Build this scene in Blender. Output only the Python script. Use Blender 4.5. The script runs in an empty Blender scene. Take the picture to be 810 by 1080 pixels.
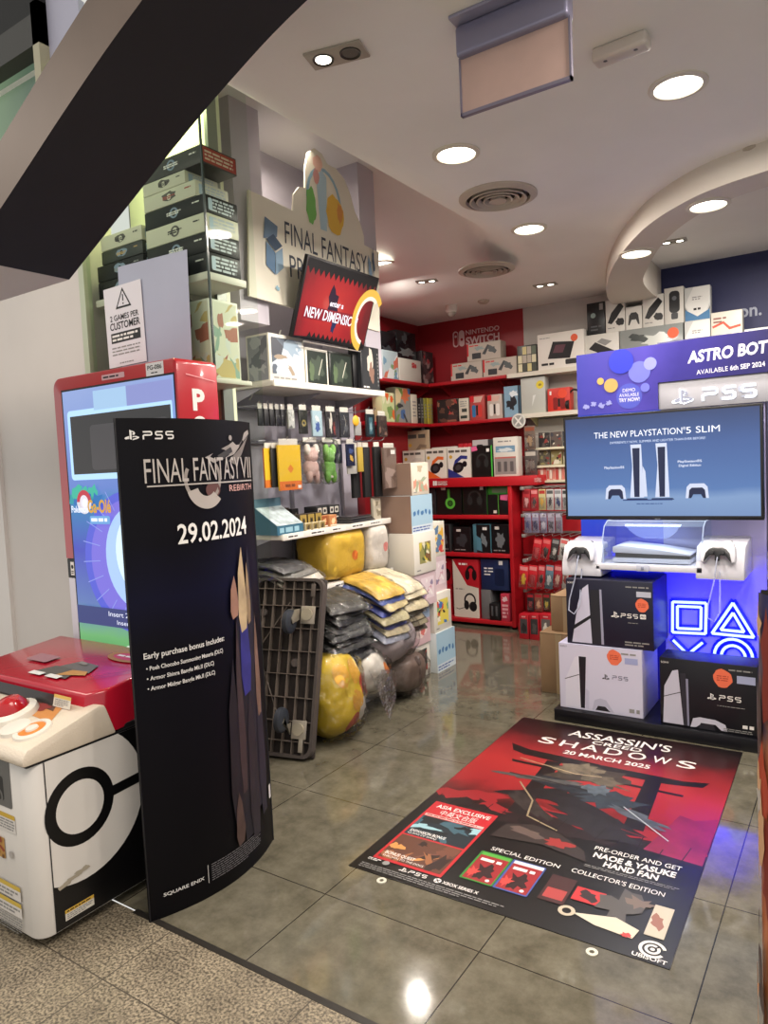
import bpy, bmesh, math, random
from math import sin, cos, pi, radians as RD
from mathutils import Vector, Matrix, noise as NZ
scene = bpy.context.scene
COL = scene.collection
# ------------------------------------------------------------------ camera (solved from the vanishing points of the shop)
YAW, PITCH, ROLL, FPX, CAMH = RD(33.86506), RD(3.76809), RD(-2.68386), 755.35, 1.5
_f0 = Vector((-sin(YAW), cos(YAW), 0)); _r0 = Vector((cos(YAW), sin(YAW), 0)); _u0 = Vector((0, 0, 1))
_f = _f0*cos(PITCH) - _u0*sin(PITCH); _u = _u0*cos(PITCH) + _f0*sin(PITCH)
_r = _r0*cos(ROLL) + _u*sin(ROLL); _u = _u*cos(ROLL) - _r0*sin(ROLL)
CAM = Vector((0, 0, CAMH))
def at(px, py, ax, v):
    """world point where a measured image point meets the real plane ax = v"""
    d = _r*((px-405)/FPX) + _u*(-(py-540)/FPX) + _f
    i = 'xyz'.index(ax)
    return CAM + d*((v-CAM[i])/d[i])
cd = bpy.data.cameras.new('camera'); cam = bpy.data.objects.new('camera', cd); COL.objects.link(cam)
cd.sensor_fit = 'VERTICAL'; cd.sensor_height = 36; cd.sensor_width = 27; cd.lens = FPX/1080*36; cd.clip_start = .02
cam.matrix_world = Matrix(((_r.x, _u.x, -_f.x, 0), (_r.y, _u.y, -_f.y, 0), (_r.z, _u.z, -_f.z, CAMH), (0, 0, 0, 1)))
scene.camera = cam
# ------------------------------------------------------------------ materials
def lin(c):
    if isinstance(c, str):
        c = c.lstrip('#'); c = [int(c[i:i+2], 16)/255 for i in (0, 2, 4)]
    return [x/12.92 if x <= .04045 else ((x+.055)/1.055)**2.4 for x in c]
MATS = {}
def _new(key):
    m = bpy.data.materials.new(key); m.use_nodes = True
    nt = m.node_tree; nt.nodes.clear()
    o = nt.nodes.new('ShaderNodeOutputMaterial'); p = nt.nodes.new('ShaderNodeBsdfPrincipled')
    nt.links.new(p.outputs[0], o.inputs[0])
    return m, nt, p, o
def M(c, rough=.5, metal=0, emit=0, coat=0, var=0, vs=30, bump=0, bs=60, spec=.5, alpha=1):
    """flat or slightly noisy surface; cached"""
    key = 'm_%s_%s' % (c, '_'.join('%g' % x for x in (rough, metal, emit, coat, var, vs, bump, bs, spec, alpha)))
    if key in MATS: return MATS[key]
    m, nt, p, o = _new(key[:60])
    L = lin(c)
    p.inputs['Base Color'].default_value = (*L, 1); p.inputs['Roughness'].default_value = rough
    p.inputs['Metallic'].default_value = metal; p.inputs['Coat Weight'].default_value = coat; p.inputs['Coat Roughness'].default_value = .08
    p.inputs['Specular IOR Level'].default_value = spec
    if emit:
        p.inputs['Emission Color'].default_value = (*L, 1); p.inputs['Emission Strength'].default_value = emit
        p.inputs['Base Color'].default_value = (*[x*.3 for x in L], 1)
    if var or bump:
        tc = nt.nodes.new('ShaderNodeTexCoord'); n = nt.nodes.new('ShaderNodeTexNoise'); n.inputs['Scale'].default_value = vs
        n.inputs['Detail'].default_value = 5
        nt.links.new(tc.outputs['Object'], n.inputs['Vector'])
        if var:
            r = nt.nodes.new('ShaderNodeValToRGB'); r.color_ramp.elements[0].position = .3; r.color_ramp.elements[1].position = .7
            r.color_ramp.elements[0].color = (*[x*(1-var) for x in L], 1); r.color_ramp.elements[1].color = (*[min(1, x*(1+var)) for x in L], 1)
            nt.links.new(n.outputs['Fac'], r.inputs[0]); nt.links.new(r.outputs[0], p.inputs['Base Color'])
        if bump:
            n2 = nt.nodes.new('ShaderNodeTexNoise'); n2.inputs['Scale'].default_value = bs; nt.links.new(tc.outputs['Object'], n2.inputs['Vector'])
            b = nt.nodes.new('ShaderNodeBump'); b.inputs['Strength'].default_value = bump; b.inputs['Distance'].default_value = .02
            nt.links.new(n2.outputs['Fac'], b.inputs['Height']); nt.links.new(b.outputs[0], p.inputs['Normal'])
            if coat: nt.links.new(b.outputs[0], p.inputs['Coat Normal'])
    MATS[key] = m
    return m
def GM(key, axis, lo, hi, stops, nz=0, ns=4, rough=.4, emit=0, radial=None, coat=0, spec=.5):
    """gradient along a local axis (or radial about a local point) with noise; optionally glowing (screens)"""
    if key in MATS: return MATS[key]
    m, nt, p, o = _new(key)
    tc = nt.nodes.new('ShaderNodeTexCoord'); src = tc.outputs['Object']
    if radial:
        vm = nt.nodes.new('ShaderNodeVectorMath'); vm.operation = 'DISTANCE'; vm.inputs[1].default_value = radial
        nt.links.new(src, vm.inputs[0]); val = vm.outputs['Value']
    else:
        sp = nt.nodes.new('ShaderNodeSeparateXYZ'); nt.links.new(src, sp.inputs[0]); val = sp.outputs['XYZ'.index(axis.upper())]
    mr = nt.nodes.new('ShaderNodeMapRange'); mr.inputs[1].default_value = lo; mr.inputs[2].default_value = hi
    nt.links.new(val, mr.inputs[0]); fac = mr.outputs[0]
    if nz:
        n = nt.nodes.new('ShaderNodeTexNoise'); n.inputs['Scale'].default_value = ns; n.inputs['Detail'].default_value = 4; nt.links.new(src, n.inputs['Vector'])
        a = nt.nodes.new('ShaderNodeMath'); a.operation = 'MULTIPLY_ADD'; a.inputs[1].default_value = nz; a.inputs[2].default_value = -nz/2
        nt.links.new(n.outputs['Fac'], a.inputs[0])
        b = nt.nodes.new('ShaderNodeMath'); b.operation = 'ADD'; nt.links.new(fac, b.inputs[0]); nt.links.new(a.outputs[0], b.inputs[1]); fac = b.outputs[0]
    r = nt.nodes.new('ShaderNodeValToRGB'); cr = r.color_ramp
    while len(cr.elements) < len(stops): cr.elements.new(.5)
    for e, (q, c) in zip(cr.elements, stops): e.position = q; e.color = (*lin(c), 1)
    nt.links.new(fac, r.inputs[0]); nt.links.new(r.outputs[0], p.inputs['Base Color'])
    p.inputs['Roughness'].default_value = rough; p.inputs['Coat Weight'].default_value = coat; p.inputs['Specular IOR Level'].default_value = spec
    if emit:
        nt.links.new(r.outputs[0], p.inputs['Emission Color']); p.inputs['Emission Strength'].default_value = emit
        nt.links.remove(p.inputs['Base Color'].links[0]); p.inputs['Base Color'].default_value = (.01, .01, .01, 1)
    MATS[key] = m
    return m
def GLASS(key, tint='ffffff', refl=.08, rough=.02, bump=0, fk=.5):
    if key in MATS: return MATS[key]
    m, nt, p, o = _new(key); nt.nodes.remove(p)
    t = nt.nodes.new('ShaderNodeBsdfTransparent'); t.inputs[0].default_value = (*lin(tint), 1)
    g = nt.nodes.new('ShaderNodeBsdfGlossy'); g.inputs['Roughness'].default_value = rough
    lw = nt.nodes.new('ShaderNodeLayerWeight'); lw.inputs['Blend'].default_value = .25
    mt = nt.nodes.new('ShaderNodeMath'); mt.operation = 'MULTIPLY_ADD'; mt.inputs[1].default_value = fk; mt.inputs[2].default_value = refl
    mx = nt.nodes.new('ShaderNodeMixShader')
    nt.links.new(lw.outputs['Fresnel'], mt.inputs[0]); nt.links.new(mt.outputs[0], mx.inputs[0])
    nt.links.new(t.outputs[0], mx.inputs[1]); nt.links.new(g.outputs[0], mx.inputs[2]); nt.links.new(mx.outputs[0], o.inputs[0])
    if bump:
        n = nt.nodes.new('ShaderNodeTexNoise'); n.inputs['Scale'].default_value = 22; n.inputs['Detail'].default_value = 3
        tc = nt.nodes.new('ShaderNodeTexCoord'); nt.links.new(tc.outputs['Object'], n.inputs['Vector'])
        b = nt.nodes.new('ShaderNodeBump'); b.inputs['Strength'].default_value = bump; b.inputs['Distance'].default_value = .03
        nt.links.new(n.outputs['Fac'], b.inputs['Height']); nt.links.new(b.outputs[0], g.inputs['Normal'])
    MATS[key] = m
    return m
# ------------------------------------------------------------------ mesh building
class MB:
    def __init__(s): s.v = []; s.f = []; s.m = []; s.mats = []
    def mi(s, m):
        if m not in s.mats: s.mats.append(m)
        return s.mats.index(m)
    def add(s, vs, fs, m, T=None):
        o = len(s.v); k = s.mi(m)
        s.v += [tuple(T @ Vector(v)) if T else tuple(v) for v in vs]
        s.f += [tuple(i+o for i in f) for f in fs]; s.m += [k]*len(fs)
        return s
    def box(s, x0, x1, y0, y1, z0, z1, m, bev=0, seg=2, T=None):
        bm = bmesh.new(); bmesh.ops.create_cube(bm, size=1)
        for v in bm.verts: v.co = Vector(((x0+x1)/2+v.co.x*(x1-x0), (y0+y1)/2+v.co.y*(y1-y0), (z0+z1)/2+v.co.z*(z1-z0)))
        if bev: bmesh.ops.bevel(bm, geom=bm.edges[:], offset=bev, segments=seg, profile=.5, affect='EDGES')
        return s.bm(bm, m, T)
    def bm(s, bm, m, T=None):
        bm.verts.index_update(); s.add([v.co.copy() for v in bm.verts], [[v.index for v in f.verts] for f in bm.faces], m, T); bm.free(); return s
    def cyl(s, p0, p1, r0, m, r1=None, n=16, caps=True):
        p0 = Vector(p0); p1 = Vector(p1); r1 = r0 if r1 is None else r1
        d = (p1-p0).normalized(); a = d.orthogonal().normalized(); b = d.cross(a)
        vs = []
        for p, r in ((p0, r0), (p1, r1)): vs += [p+a*(r*cos(2*pi*i/n))+b*(r*sin(2*pi*i/n)) for i in range(n)]
        fs = [(i, (i+1) % n, n+(i+1) % n, n+i) for i in range(n)]
        if caps: fs += [tuple(range(n-1, -1, -1)), tuple(range(n, 2*n))]
        return s.add(vs, fs, m)
    def tube(s, pts, r, m, n=8):
        pts = [Vector(p) for p in pts]; vs = []; a = None
        for i, p in enumerate(pts):
            d = (pts[min(i+1, len(pts)-1)]-pts[max(i-1, 0)]).normalized()
            a = d.orthogonal().normalized() if a is None else (a-d*a.dot(d)).normalized()
            b = d.cross(a); vs += [p+a*(r*cos(2*pi*k/n))+b*(r*sin(2*pi*k/n)) for k in range(n)]
        fs = [(j*n+k, j*n+(k+1) % n, (j+1)*n+(k+1) % n, (j+1)*n+k) for j in range(len(pts)-1) for k in range(n)]
        fs += [tuple(range(n-1, -1, -1)), tuple(range((len(pts)-1)*n, len(pts)*n))]
        return s.add(vs, fs, m)
    def lathe(s, prof, m, n=24, T=None):
        vs = [(r*cos(2*pi*k/n), r*sin(2*pi*k/n), z) for r, z in prof for k in range(n)]
        fs = [(j*n+k, j*n+(k+1) % n, (j+1)*n+(k+1) % n, (j+1)*n+k) for j in range(len(prof)-1) for k in range(n)]
        return s.add(vs, fs, m, T)
    def prism(s, poly, a, b, m, axis='y', bev=0, T=None):
        """poly in the plane across axis: y->(x,z)  x->(y,z)  z->(x,y)"""
        def P(u, v, w): return {'y': (u, w, v), 'x': (w, u, v), 'z': (u, v, w)}[axis]
        n = len(poly)
        vs = [P(u, v, a) for u, v in poly]+[P(u, v, b) for u, v in poly]
        fs = [tuple(range(n)), tuple(range(2*n-1, n-1, -1))]+[(i, n+i, n+(i+1) % n, (i+1) % n) for i in range(n)]
        bm = bmesh.new(); bv = [bm.verts.new(v) for v in vs]
        for f in fs: bm.faces.new([bv[i] for i in f])
        bmesh.ops.recalc_face_normals(bm, faces=bm.faces[:])
        if bev:
            es = [e for e in bm.edges if len(e.link_faces) == 2 and e.calc_face_angle(0) > .5]
            bmesh.ops.bevel(bm, geom=es, offset=bev, segments=2, profile=.5, affect='EDGES', clamp_overlap=True)
        return s.bm(bm, m, T)
    def build(s, name, parent=None, loc=None, rot=None, smooth=True, angle=.6):
        me = bpy.data.meshes.new(name); me.from_pydata([tuple(v) for v in s.v], [], s.f)
        for m in s.mats: me.materials.append(m)
        me.polygons.foreach_set('material_index', s.m)
        if smooth:
            me.polygons.foreach_set('use_smooth', [True]*len(s.f)); me.set_sharp_from_angle(angle=angle)
        me.update()
        o = bpy.data.objects.new(name, me); COL.objects.link(o)
        if parent: o.parent = parent
        if loc: o.location = loc
        if rot: o.rotation_euler = rot
        return o
LABELS = {}
def tag(o, label, cat, group=None):
    o['label'] = label; o['category'] = cat
    if group: o['group'] = group
    LABELS.setdefault(label, []).append(o.name)
    return o
def thing(name, label, cat, loc=(0, 0, 0), rz=0, group=None):
    o = bpy.data.objects.new(name, None); o.empty_display_size = .1; COL.objects.link(o)
    o.location = loc; o.rotation_euler = (0, 0, rz)
    return tag(o, label, cat, group)
def struct(o): o['kind'] = 'structure'; return o
def rebase(o, p):
    """move a mesh's origin to p without moving the mesh"""
    p = Vector(p); o.data.transform(Matrix.Translation(-p)); o.location = p
    return o
# ------------------------------------------------------------------ print (flat artwork and lettering)
_TX = {}
def text_geo(t, bold=0):
    k = (t, bold)
    if k in _TX: return _TX[k]
    c = bpy.data.curves.new('lettering', 'FONT'); c.body = t; c.size = 1; c.offset = bold; c.resolution_u = 3; c.fill_mode = 'FRONT'
    o = bpy.data.objects.new('lettering', c); COL.objects.link(o)
    bpy.context.view_layer.update()
    me = o.to_mesh(); vs = [(v.co.x, v.co.y) for v in me.vertices]; fs = [tuple(p.vertices) for p in me.polygons]; o.to_mesh_clear()
    bpy.data.objects.remove(o); bpy.data.curves.remove(c)
    if not vs: vs = [(0, 0)]; fs = []
    x0 = min(v[0] for v in vs); x1 = max(v[0] for v in vs)
    _TX[k] = ([((x-x0)/.73, y/.73) for x, y in vs], fs, (x1-x0)/.73)
    return _TX[k]
def clip(poly, u0, v0, u1, v1):
    for ax, lim, sgn in ((0, u0, 1), (0, u1, -1), (1, v0, 1), (1, v1, -1)):
        out = []
        for i in range(len(poly)):
            a = poly[i-1]; b = poly[i]; da = (a[ax]-lim)*sgn; db = (b[ax]-lim)*sgn
            if (da >= 0) != (db >= 0):
                t = da/(da-db); out.append((a[0]+(b[0]-a[0])*t, a[1]+(b[1]-a[1])*t))
            if db >= 0: out.append(b)
        poly = out
        if len(poly) < 3: return []
    return poly
class Pr:
    """flat print in local (x, z), facing -y; every shape lies a hair above the last"""
    def __init__(s, step=.00005, box=None): s.p = []; s.k = 1; s.step = step; s.box = box; s.nu = 1
    def raw(s, vs, fs, m): s.p.append((vs, fs, m, s.k)); s.k += 1; return s
    def poly(s, pts, m):
        if s.box: pts = clip(pts, *s.box)
        if len(pts) >= 3:
            if sum(pts[i-1][0]*pts[i][1]-pts[i][0]*pts[i-1][1] for i in range(len(pts))) < 0: pts = pts[::-1]
            s.raw(pts, [tuple(range(len(pts)))], m)
        return s
    def rect(s, u0, v0, u1, v1, m):
        if s.nu > 1:
            n = max(1, int(abs(u1-u0)*s.nu)); vs = []; fs = []
            for i in range(n+1): u = u0+(u1-u0)*i/n; vs += [(u, v0), (u, v1)]
            return s.raw(vs, [(2*i, 2*i+2, 2*i+3, 2*i+1) for i in range(n)], m)
        return s.poly([(u0, v0), (u1, v0), (u1, v1), (u0, v1)], m)
    def rrect(s, u0, v0, u1, v1, r, m, n=5):
        pts = []
        for cx, cy, a in ((u1-r, v1-r, 0), (u0+r, v1-r, 90), (u0+r, v0+r, 180), (u1-r, v0+r, 270)):
            pts += [(cx+r*cos(RD(a+90*i/n)), cy+r*sin(RD(a+90*i/n))) for i in range(n+1)]
        return s.poly(pts, m)
    def disc(s, u, v, r, m, ry=None, n=24, rot=0):
        ry = ry or r
        return s.poly([(u+r*cos(2*pi*i/n)*cos(rot)-ry*sin(2*pi*i/n)*sin(rot), v+r*cos(2*pi*i/n)*sin(rot)+ry*sin(2*pi*i/n)*cos(rot)) for i in range(n)], m)
    def arc(s, u, v, r0, r1, m, a0=0, a1=360, n=28, sy=1):
        vs = []
        for i in range(n+1):
            a = RD(a0+(a1-a0)*i/n); vs += [(u+r0*cos(a), v+r0*sin(a)*sy), (u+r1*cos(a), v+r1*sin(a)*sy)]
        return s.raw(vs, [(2*i, 2*i+1, 2*i+3, 2*i+2) for i in range(n)], m)
    def line(s, pts, w, m):
        vs = []; n = len(pts)
        for i, p in enumerate(pts):
            a = Vector(pts[max(i-1, 0)]); b = Vector(pts[min(i+1, n-1)]); d = (b-a).normalized(); q = Vector((-d.y, d.x))
            k = 1
            if 0 < i < n-1:
                d1 = (Vector(p)-a).normalized(); k = 1/max(.35, abs(d1.dot(d)))
            vs += [(p[0]-q.x*w/2*k, p[1]-q.y*w/2*k), (p[0]+q.x*w/2*k, p[1]+q.y*w/2*k)]
        return s.raw(vs, [(2*i, 2*i+2, 2*i+3, 2*i+1) for i in range(n-1)], m)
    def text(s, t, u, v, h, m, al='l', w=None, bold=0, shear=0, rot=0):
        vs, fs, W = text_geo(t, bold)
        sx = w/W if w else h
        ox = {'l': 0, 'c': -W*sx/2, 'r': -W*sx}[al]
        out = []
        for x, y in vs:
            a = ox+x*sx+y*h*shear; b = y*h
            out.append((u+a*cos(rot)-b*sin(rot), v+a*sin(rot)+b*cos(rot)))
        return s.raw(out, fs, m)
    def greek(s, u0, v0, u1, v1, rows, m, seed=1, fill=.5):
        """print too small to read: rows of word-long bars"""
        rg = random.Random(seed); H = (v1-v0)/rows
        for r in range(rows):
            u = u0; end = u1-(rg.random()*.35*(u1-u0) if r == rows-1 else rg.random()*.06*(u1-u0))
            while u < end:
                l = min(end, u+H*rg.uniform(.8, 3.2))
                s.poly([(u, v1-(r+1)*H+H*(1-fill)/2), (l, v1-(r+1)*H+H*(1-fill)/2), (l, v1-r*H-H*(1-fill)/2), (u, v1-r*H-H*(1-fill)/2)], m); s.k -= 1
                u = l+H*.4
            s.k += 0
        s.k += 1
        return s
    def blob(s, u, v, ru, rv, m, seed=0, jag=.35, n=18, rot=0):
        rg = random.Random(seed); pts = []
        for i in range(n):
            a = 2*pi*i/n; k = 1+rg.uniform(-jag, jag); x = ru*k*cos(a); y = rv*k*sin(a)
            pts.append((u+x*cos(rot)-y*sin(rot), v+x*sin(rot)+y*cos(rot)))
        return s.poly(pts, m)
    def art(s, u0, v0, u1, v1, bg, cols, seed=0, n=10):
        """busy abstract picture"""
        rg = random.Random(seed); keep = s.box
        s.rect(u0, v0, u1, v1, bg); s.box = (u0, v0, u1, v1)
        for i in range(n):
            s.blob(rg.uniform(u0, u1), rg.uniform(v0, v1), (u1-u0)*rg.uniform(.05, .28), (v1-v0)*rg.uniform(.05, .22), cols[i % len(cols)], rg.random(), .45, 12, rg.uniform(0, 3))
        s.box = keep
        return s
    def build(s, name, parent, loc=(0, 0, 0), rot=(0, 0, 0), fn=None):
        b = MB()
        for vs, fs, m, k in s.p:
            l = k*s.step
            b.add([fn(u, v, l) if fn else (u, -l, v) for u, v in vs], fs, m)
        return b.build(name, parent, loc, rot, smooth=False)
def ps_logo(P, u, v, h, m):
    """upright P with a lying S, about 1.25h wide"""
    k = h
    P.poly([(u+.42*k, v+.1*k), (u+.58*k, v+.05*k), (u+.58*k, v+.86*k), (u+.42*k, v+.95*k)], m)
    P.poly([(u+.58*k, v+.86*k), (u+.8*k, v+.78*k), (u+.88*k, v+.62*k), (u+.8*k, v+.48*k), (u+.64*k, v+.5*k), (u+.64*k, v+.58*k), (u+.73*k, v+.62*k), (u+.7*k, v+.72*k), (u+.58*k, v+.76*k)], m)
    P.poly([(u+.38*k, v+.38*k), (u+.05*k, v+.26*k), (u, v+.15*k), (u+.12*k, v+.08*k), (u+.38*k, v+.14*k), (u+.38*k, v+.24*k), (u+.18*k, v+.18*k), (u+.38*k, v+.27*k)], m)
    P.poly([(u+.64*k, v+.36*k), (u+.95*k, v+.38*k), (u+1.2*k, v+.28*k), (u+1.16*k, v+.17*k), (u+.64*k, v), (u+.64*k, v+.11*k), (u+1.0*k, v+.23*k), (u+.82*k, v+.29*k), (u+.64*k, v+.26*k)], m)
def slab(sx, sy, sz, m, seed, n=26, wr=.35, droop=.0):
    """a folded, slightly crumpled flat bundle"""
    top = []; bot = []
    for i in range(n+1):
        for j in range(n+1):
            u = -1+2*i/n; v = -1+2*j/n; q = Vector((u*1.6+seed*3.1, v*1.6, seed*.7))
            k = 1+.05*NZ.noise(q*1.3)
            r = min(1, max(0, 1-abs(u)**7))**.4*min(1, max(0, 1-abs(v)**9))**.4
            x = sx/2*u*k*(1-.04*abs(v)**6); y = sy/2*v*k*(1-.03*abs(u)**6); w = NZ.noise(q*2.2)*wr+NZ.noise(q*5)*wr*.35; d = -droop*max(0, u)**2
            top.append((x, y, sz/2*r*(1+w)+d)); bot.append((x, y, -sz/2*r*(1+.6*NZ.noise(q*2+Vector((9, 0, 0)))*wr)+d))
    N = n+1; o = N*N; fs = []
    for i in range(n):
        for j in range(n):
            a = i*N+j; fs += [(a, a+N, a+N+1, a+1), (o+a, o+a+1, o+a+N+1, o+a+N)]
    for i in range(n):
        for a, b in ((i, i+1), ((i+1)*1+n*N, i+n*N), ((i+1)*N, i*N), (i*N+n, (i+1)*N+n)): fs.append((a, b, o+b, o+a))
    return MB().add(top+bot, fs, m)
def ps5_word(P, u, v, h, m, w=.17):
    """PS5 in wide, squared strokes; about 3.9h long"""
    t = h*w
    def S(pts): P.line([(u+a*h, v+b*h) for a, b in pts], t, m)
    S([(.08, .0), (.08, .45), (.2, .52), (.95, .52), (1.05, .6), (1.05, .84), (.95, .92), (.05, .92)])
    S([(2.4, .92), (1.65, .92), (1.55, .84), (1.55, .6), (1.65, .52), (2.2, .52), (2.3, .44), (2.3, .16), (2.2, .08), (1.4, .08)])
    S([(3.75, .92), (2.9, .92), (2.82, .84), (2.82, .56), (2.9, .52), (3.6, .52), (3.7, .44), (3.7, .16), (3.6, .08), (3.0, .08)])
# ------------------------------------------------------------------ boxed goods
def carton(name, label, cat, x0, x1, y0, y1, z0, z1, m, pr=None, face='-y', group=None, bev=.003, rz=0, side=None, top=None, pr2=None):
    cx, cy = (x0+x1)/2, (y0+y1)/2; a, b, h = (x1-x0)/2, (y1-y0)/2, z1-z0
    o = MB().box(-a, a, -b, b, 0, h, m, bev).build(name, None, (cx, cy, z0), (0, 0, rz))
    tag(o, label, cat, group)
    def put(fn, fc):
        P = Pr(); g = .0006
        if fc == '-y':
            fn(P, 2*a, h); P.build('front_print', o, (-a, -b-g, 0))
        elif fc == '+x':
            fn(P, 2*b, h); P.build('side_print', o, (a+g, -b, 0), (0, 0, pi/2))
        else:
            fn(P, 2*a, 2*b); P.build('top_print', o, (-a, -b, h+g), (-pi/2, 0, 0))
    if pr: put(pr, face)
    if pr2: put(pr2, '+x' if face == '-y' else '-y')
    if top: put(top, 'top')
    return o
def ycarton(name, label, cat, rect, Y, z0, depth, m, pr=None, ztop=None, **k):
    """carton facing the entrance, its front on the plane y = Y, measured left/top/right/bottom"""
    l, t, r, b = rect; c = (t+b)/2
    z1 = ztop or at((l+r)/2, t, 'y', Y).z
    return carton(name, label, cat, at(l, c, 'y', Y).x, at(r, c, 'y', Y).x, Y, Y+depth, z0, z1, m, pr, '-y', **k)
def xcarton(name, label, cat, rect, X, z0, depth, m, pr=None, ztop=None, **k):
    """carton facing the aisle, its front on the plane x = X"""
    l, t, r, b = rect; c = (t+b)/2
    z1 = ztop or at((l+r)/2, t, 'x', X).z
    return carton(name, label, cat, X-depth, X, at(l, c, 'x', X).y, at(r, c, 'x', X).y, z0, z1, m, pr, '+x', **k)
# ------------------------------------------------------------------ soft goods
class Lump:
    def __init__(s, a, b, c, n=2.6, amp=.08, fr=2.5, seed=0, fine=0): s.d = (a, b, c, n, amp, fr, seed, fine)
    def surf(s, d, k=1):
        a, b, c, n, amp, fr, seed, fine = s.d
        d = Vector(d).normalized()
        r = (abs(d.x/a)**n+abs(d.y/b)**n+abs(d.z/c)**n)**(-1/n)
        q = d*fr+Vector((seed*7.3, seed*1.7, seed*3.1))
        r *= 1+amp*NZ.noise(q)+fine*NZ.noise(q*4.3)+fine*.6*(1-abs(NZ.noise(q*2.7)))-fine*.3
        return d*(r*k)
    def mesh(s, m, nu=40, nv=24):
        vs = [s.surf((0, 0, -1))]
        for j in range(1, nv):
            ph = -pi/2+pi*j/nv
            vs += [s.surf((cos(ph)*cos(2*pi*i/nu), cos(ph)*sin(2*pi*i/nu), sin(ph)*1.0)) for i in range(nu)]
        vs.append(s.surf((0, 0, 1))); fs = []
        for i in range(nu):
            fs.append((0, 1+(i+1) % nu, 1+i)); fs.append((len(vs)-1, 1+(nv-2)*nu+i, 1+(nv-2)*nu+(i+1) % nu))
            for j in range(nv-2): fs.append((1+j*nu+i, 1+j*nu+(i+1) % nu, 1+(j+1)*nu+(i+1) % nu, 1+(j+1)*nu+i))
        return MB().add(vs, fs, m)
    def patch(s, d, ru, rv, m, k=1.012, rings=4, n=20, rot=0, up=(0, 0, 1)):
        d = Vector(d).normalized(); e = Vector(up).cross(d).normalized(); g = d.cross(e)
        vs = [s.surf(d, k)]; fs = []
        for j in range(1, rings+1):
            for i in range(n):
                t = 2*pi*i/n; x = ru*j/rings*cos(t); y = rv*j/rings*sin(t)
                x, y = x*cos(rot)-y*sin(rot), x*sin(rot)+y*cos(rot)
                vs.append(s.surf(d+e*x+g*y, k))
        for i in range(n):
            fs.append((0, 1+i, 1+(i+1) % n))
            for j in range(rings-1): fs.append((1+j*n+i, 1+(j+1)*n+i, 1+(j+1)*n+(i+1) % n, 1+j*n+(i+1) % n))
        return MB().add(vs, fs, m)
# ================================================================== SETTING
def floor_mat(key, c1, c2, joint, rough, ns, sp=.6, ox=-.98, oy=3.67, speck=0, coat=0):
    m, nt, p, o = _new(key); L = nt.links.new
    tc = nt.nodes.new('ShaderNodeTexCoord'); s = nt.nodes.new('ShaderNodeSeparateXYZ'); L(tc.outputs['Object'], s.inputs[0])
    def mth(op, a, b=None):
        n = nt.nodes.new('ShaderNodeMath'); n.operation = op
        for i, x in enumerate((a, b)):
            if x is None: continue
            if isinstance(x, (int, float)): n.inputs[i].default_value = x
            else: L(x, n.inputs[i])
        return n.outputs[0]
    ds = []
    for ax, off in ((0, ox), (1, oy)):
        q = mth('DIVIDE', mth('SUBTRACT', s.outputs[ax], off), sp)
        ds.append(mth('ABSOLUTE', mth('SUBTRACT', q, mth('ROUND', q))))
    j = mth('LESS_THAN', mth('MINIMUM', ds[0], ds[1]), .0035)
    n = nt.nodes.new('ShaderNodeTexNoise'); n.inputs['Scale'].default_value = ns; n.inputs['Detail'].default_value = 8; n.inputs['Roughness'].default_value = .7
    L(tc.outputs['Object'], n.inputs['Vector'])
    r = nt.nodes.new('ShaderNodeValToRGB'); r.color_ramp.elements[0].position = .32; r.color_ramp.elements[1].position = .68
    r.color_ramp.elements[0].color = (*lin(c1), 1); r.color_ramp.elements[1].color = (*lin(c2), 1); L(n.outputs['Fac'], r.inputs[0])
    col = r.outputs[0]
    if speck:
        v = nt.nodes.new('ShaderNodeTexNoise'); v.inputs['Scale'].default_value = 120; v.inputs['Detail'].default_value = 2; L(tc.outputs['Object'], v.inputs['Vector'])
        r2 = nt.nodes.new('ShaderNodeValToRGB'); r2.color_ramp.elements[0].position = .38; r2.color_ramp.elements[1].position = .62
        r2.color_ramp.elements[0].color = (.25, .25, .25, 1); r2.color_ramp.elements[1].color = (1.5, 1.5, 1.45, 1); L(v.outputs['Fac'], r2.inputs[0])
        mm = nt.nodes.new('ShaderNodeMix'); mm.data_type = 'RGBA'; mm.blend_type = 'MULTIPLY'; mm.inputs[0].default_value = speck
        L(col, mm.inputs[6]); L(r2.outputs[0], mm.inputs[7]); col = mm.outputs[2]
    mx = nt.nodes.new('ShaderNodeMix'); mx.data_type = 'RGBA'; L(j, mx.inputs[0]); L(col, mx.inputs[6]); mx.inputs[7].default_value = (*lin(joint), 1)
    L(mx.outputs[2], p.inputs['Base Color'])
    rr = mth('MULTIPLY_ADD', n.outputs['Fac'], .12); rr.node.inputs[2].default_value = rough-.05; L(rr, p.inputs['Roughness'])
    p.inputs['Coat Weight'].default_value = coat; p.inputs['Coat Roughness'].default_value = .05
    return m
def flat(name, poly, z, m, down=False):
    vs = [(x, y, z) for x, y in poly]
    return struct(MB().add(vs, [tuple(range(len(vs)))[::-1] if down else tuple(range(len(vs)))], m).build(name, smooth=False))
WHITE_WALL = M('cfc9c4', .7, var=.03, vs=3); CEIL = M('f0efec', .85, var=.05, vs=1.3)
LAV = M('bdb9c6', .6, var=.03, vs=3); RED = M('8c131d', .5, var=.06, vs=2); REDM = M('b51823', .4)
flat('floor', [(-6, 1.47), (3, 1.47), (3, 6.4), (-6, 6.4)], 0, floor_mat('polished_stone', '514d40', '706b5c', '2b2822', .08, 9, coat=.3))
flat('floor.001', [(-6, -2), (3, -2), (3, 1.465), (-6, 1.465)], 0, floor_mat('speckled_granite', '6d6456', '8f8471', '453f36', .4, 7, ox=-1.3, oy=1.2, speck=.85))
struct(MB().box(-2.1, 3, 1.455, 1.478, -.02, .0012, M('26231f', .4)).build('trim_1'))
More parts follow.
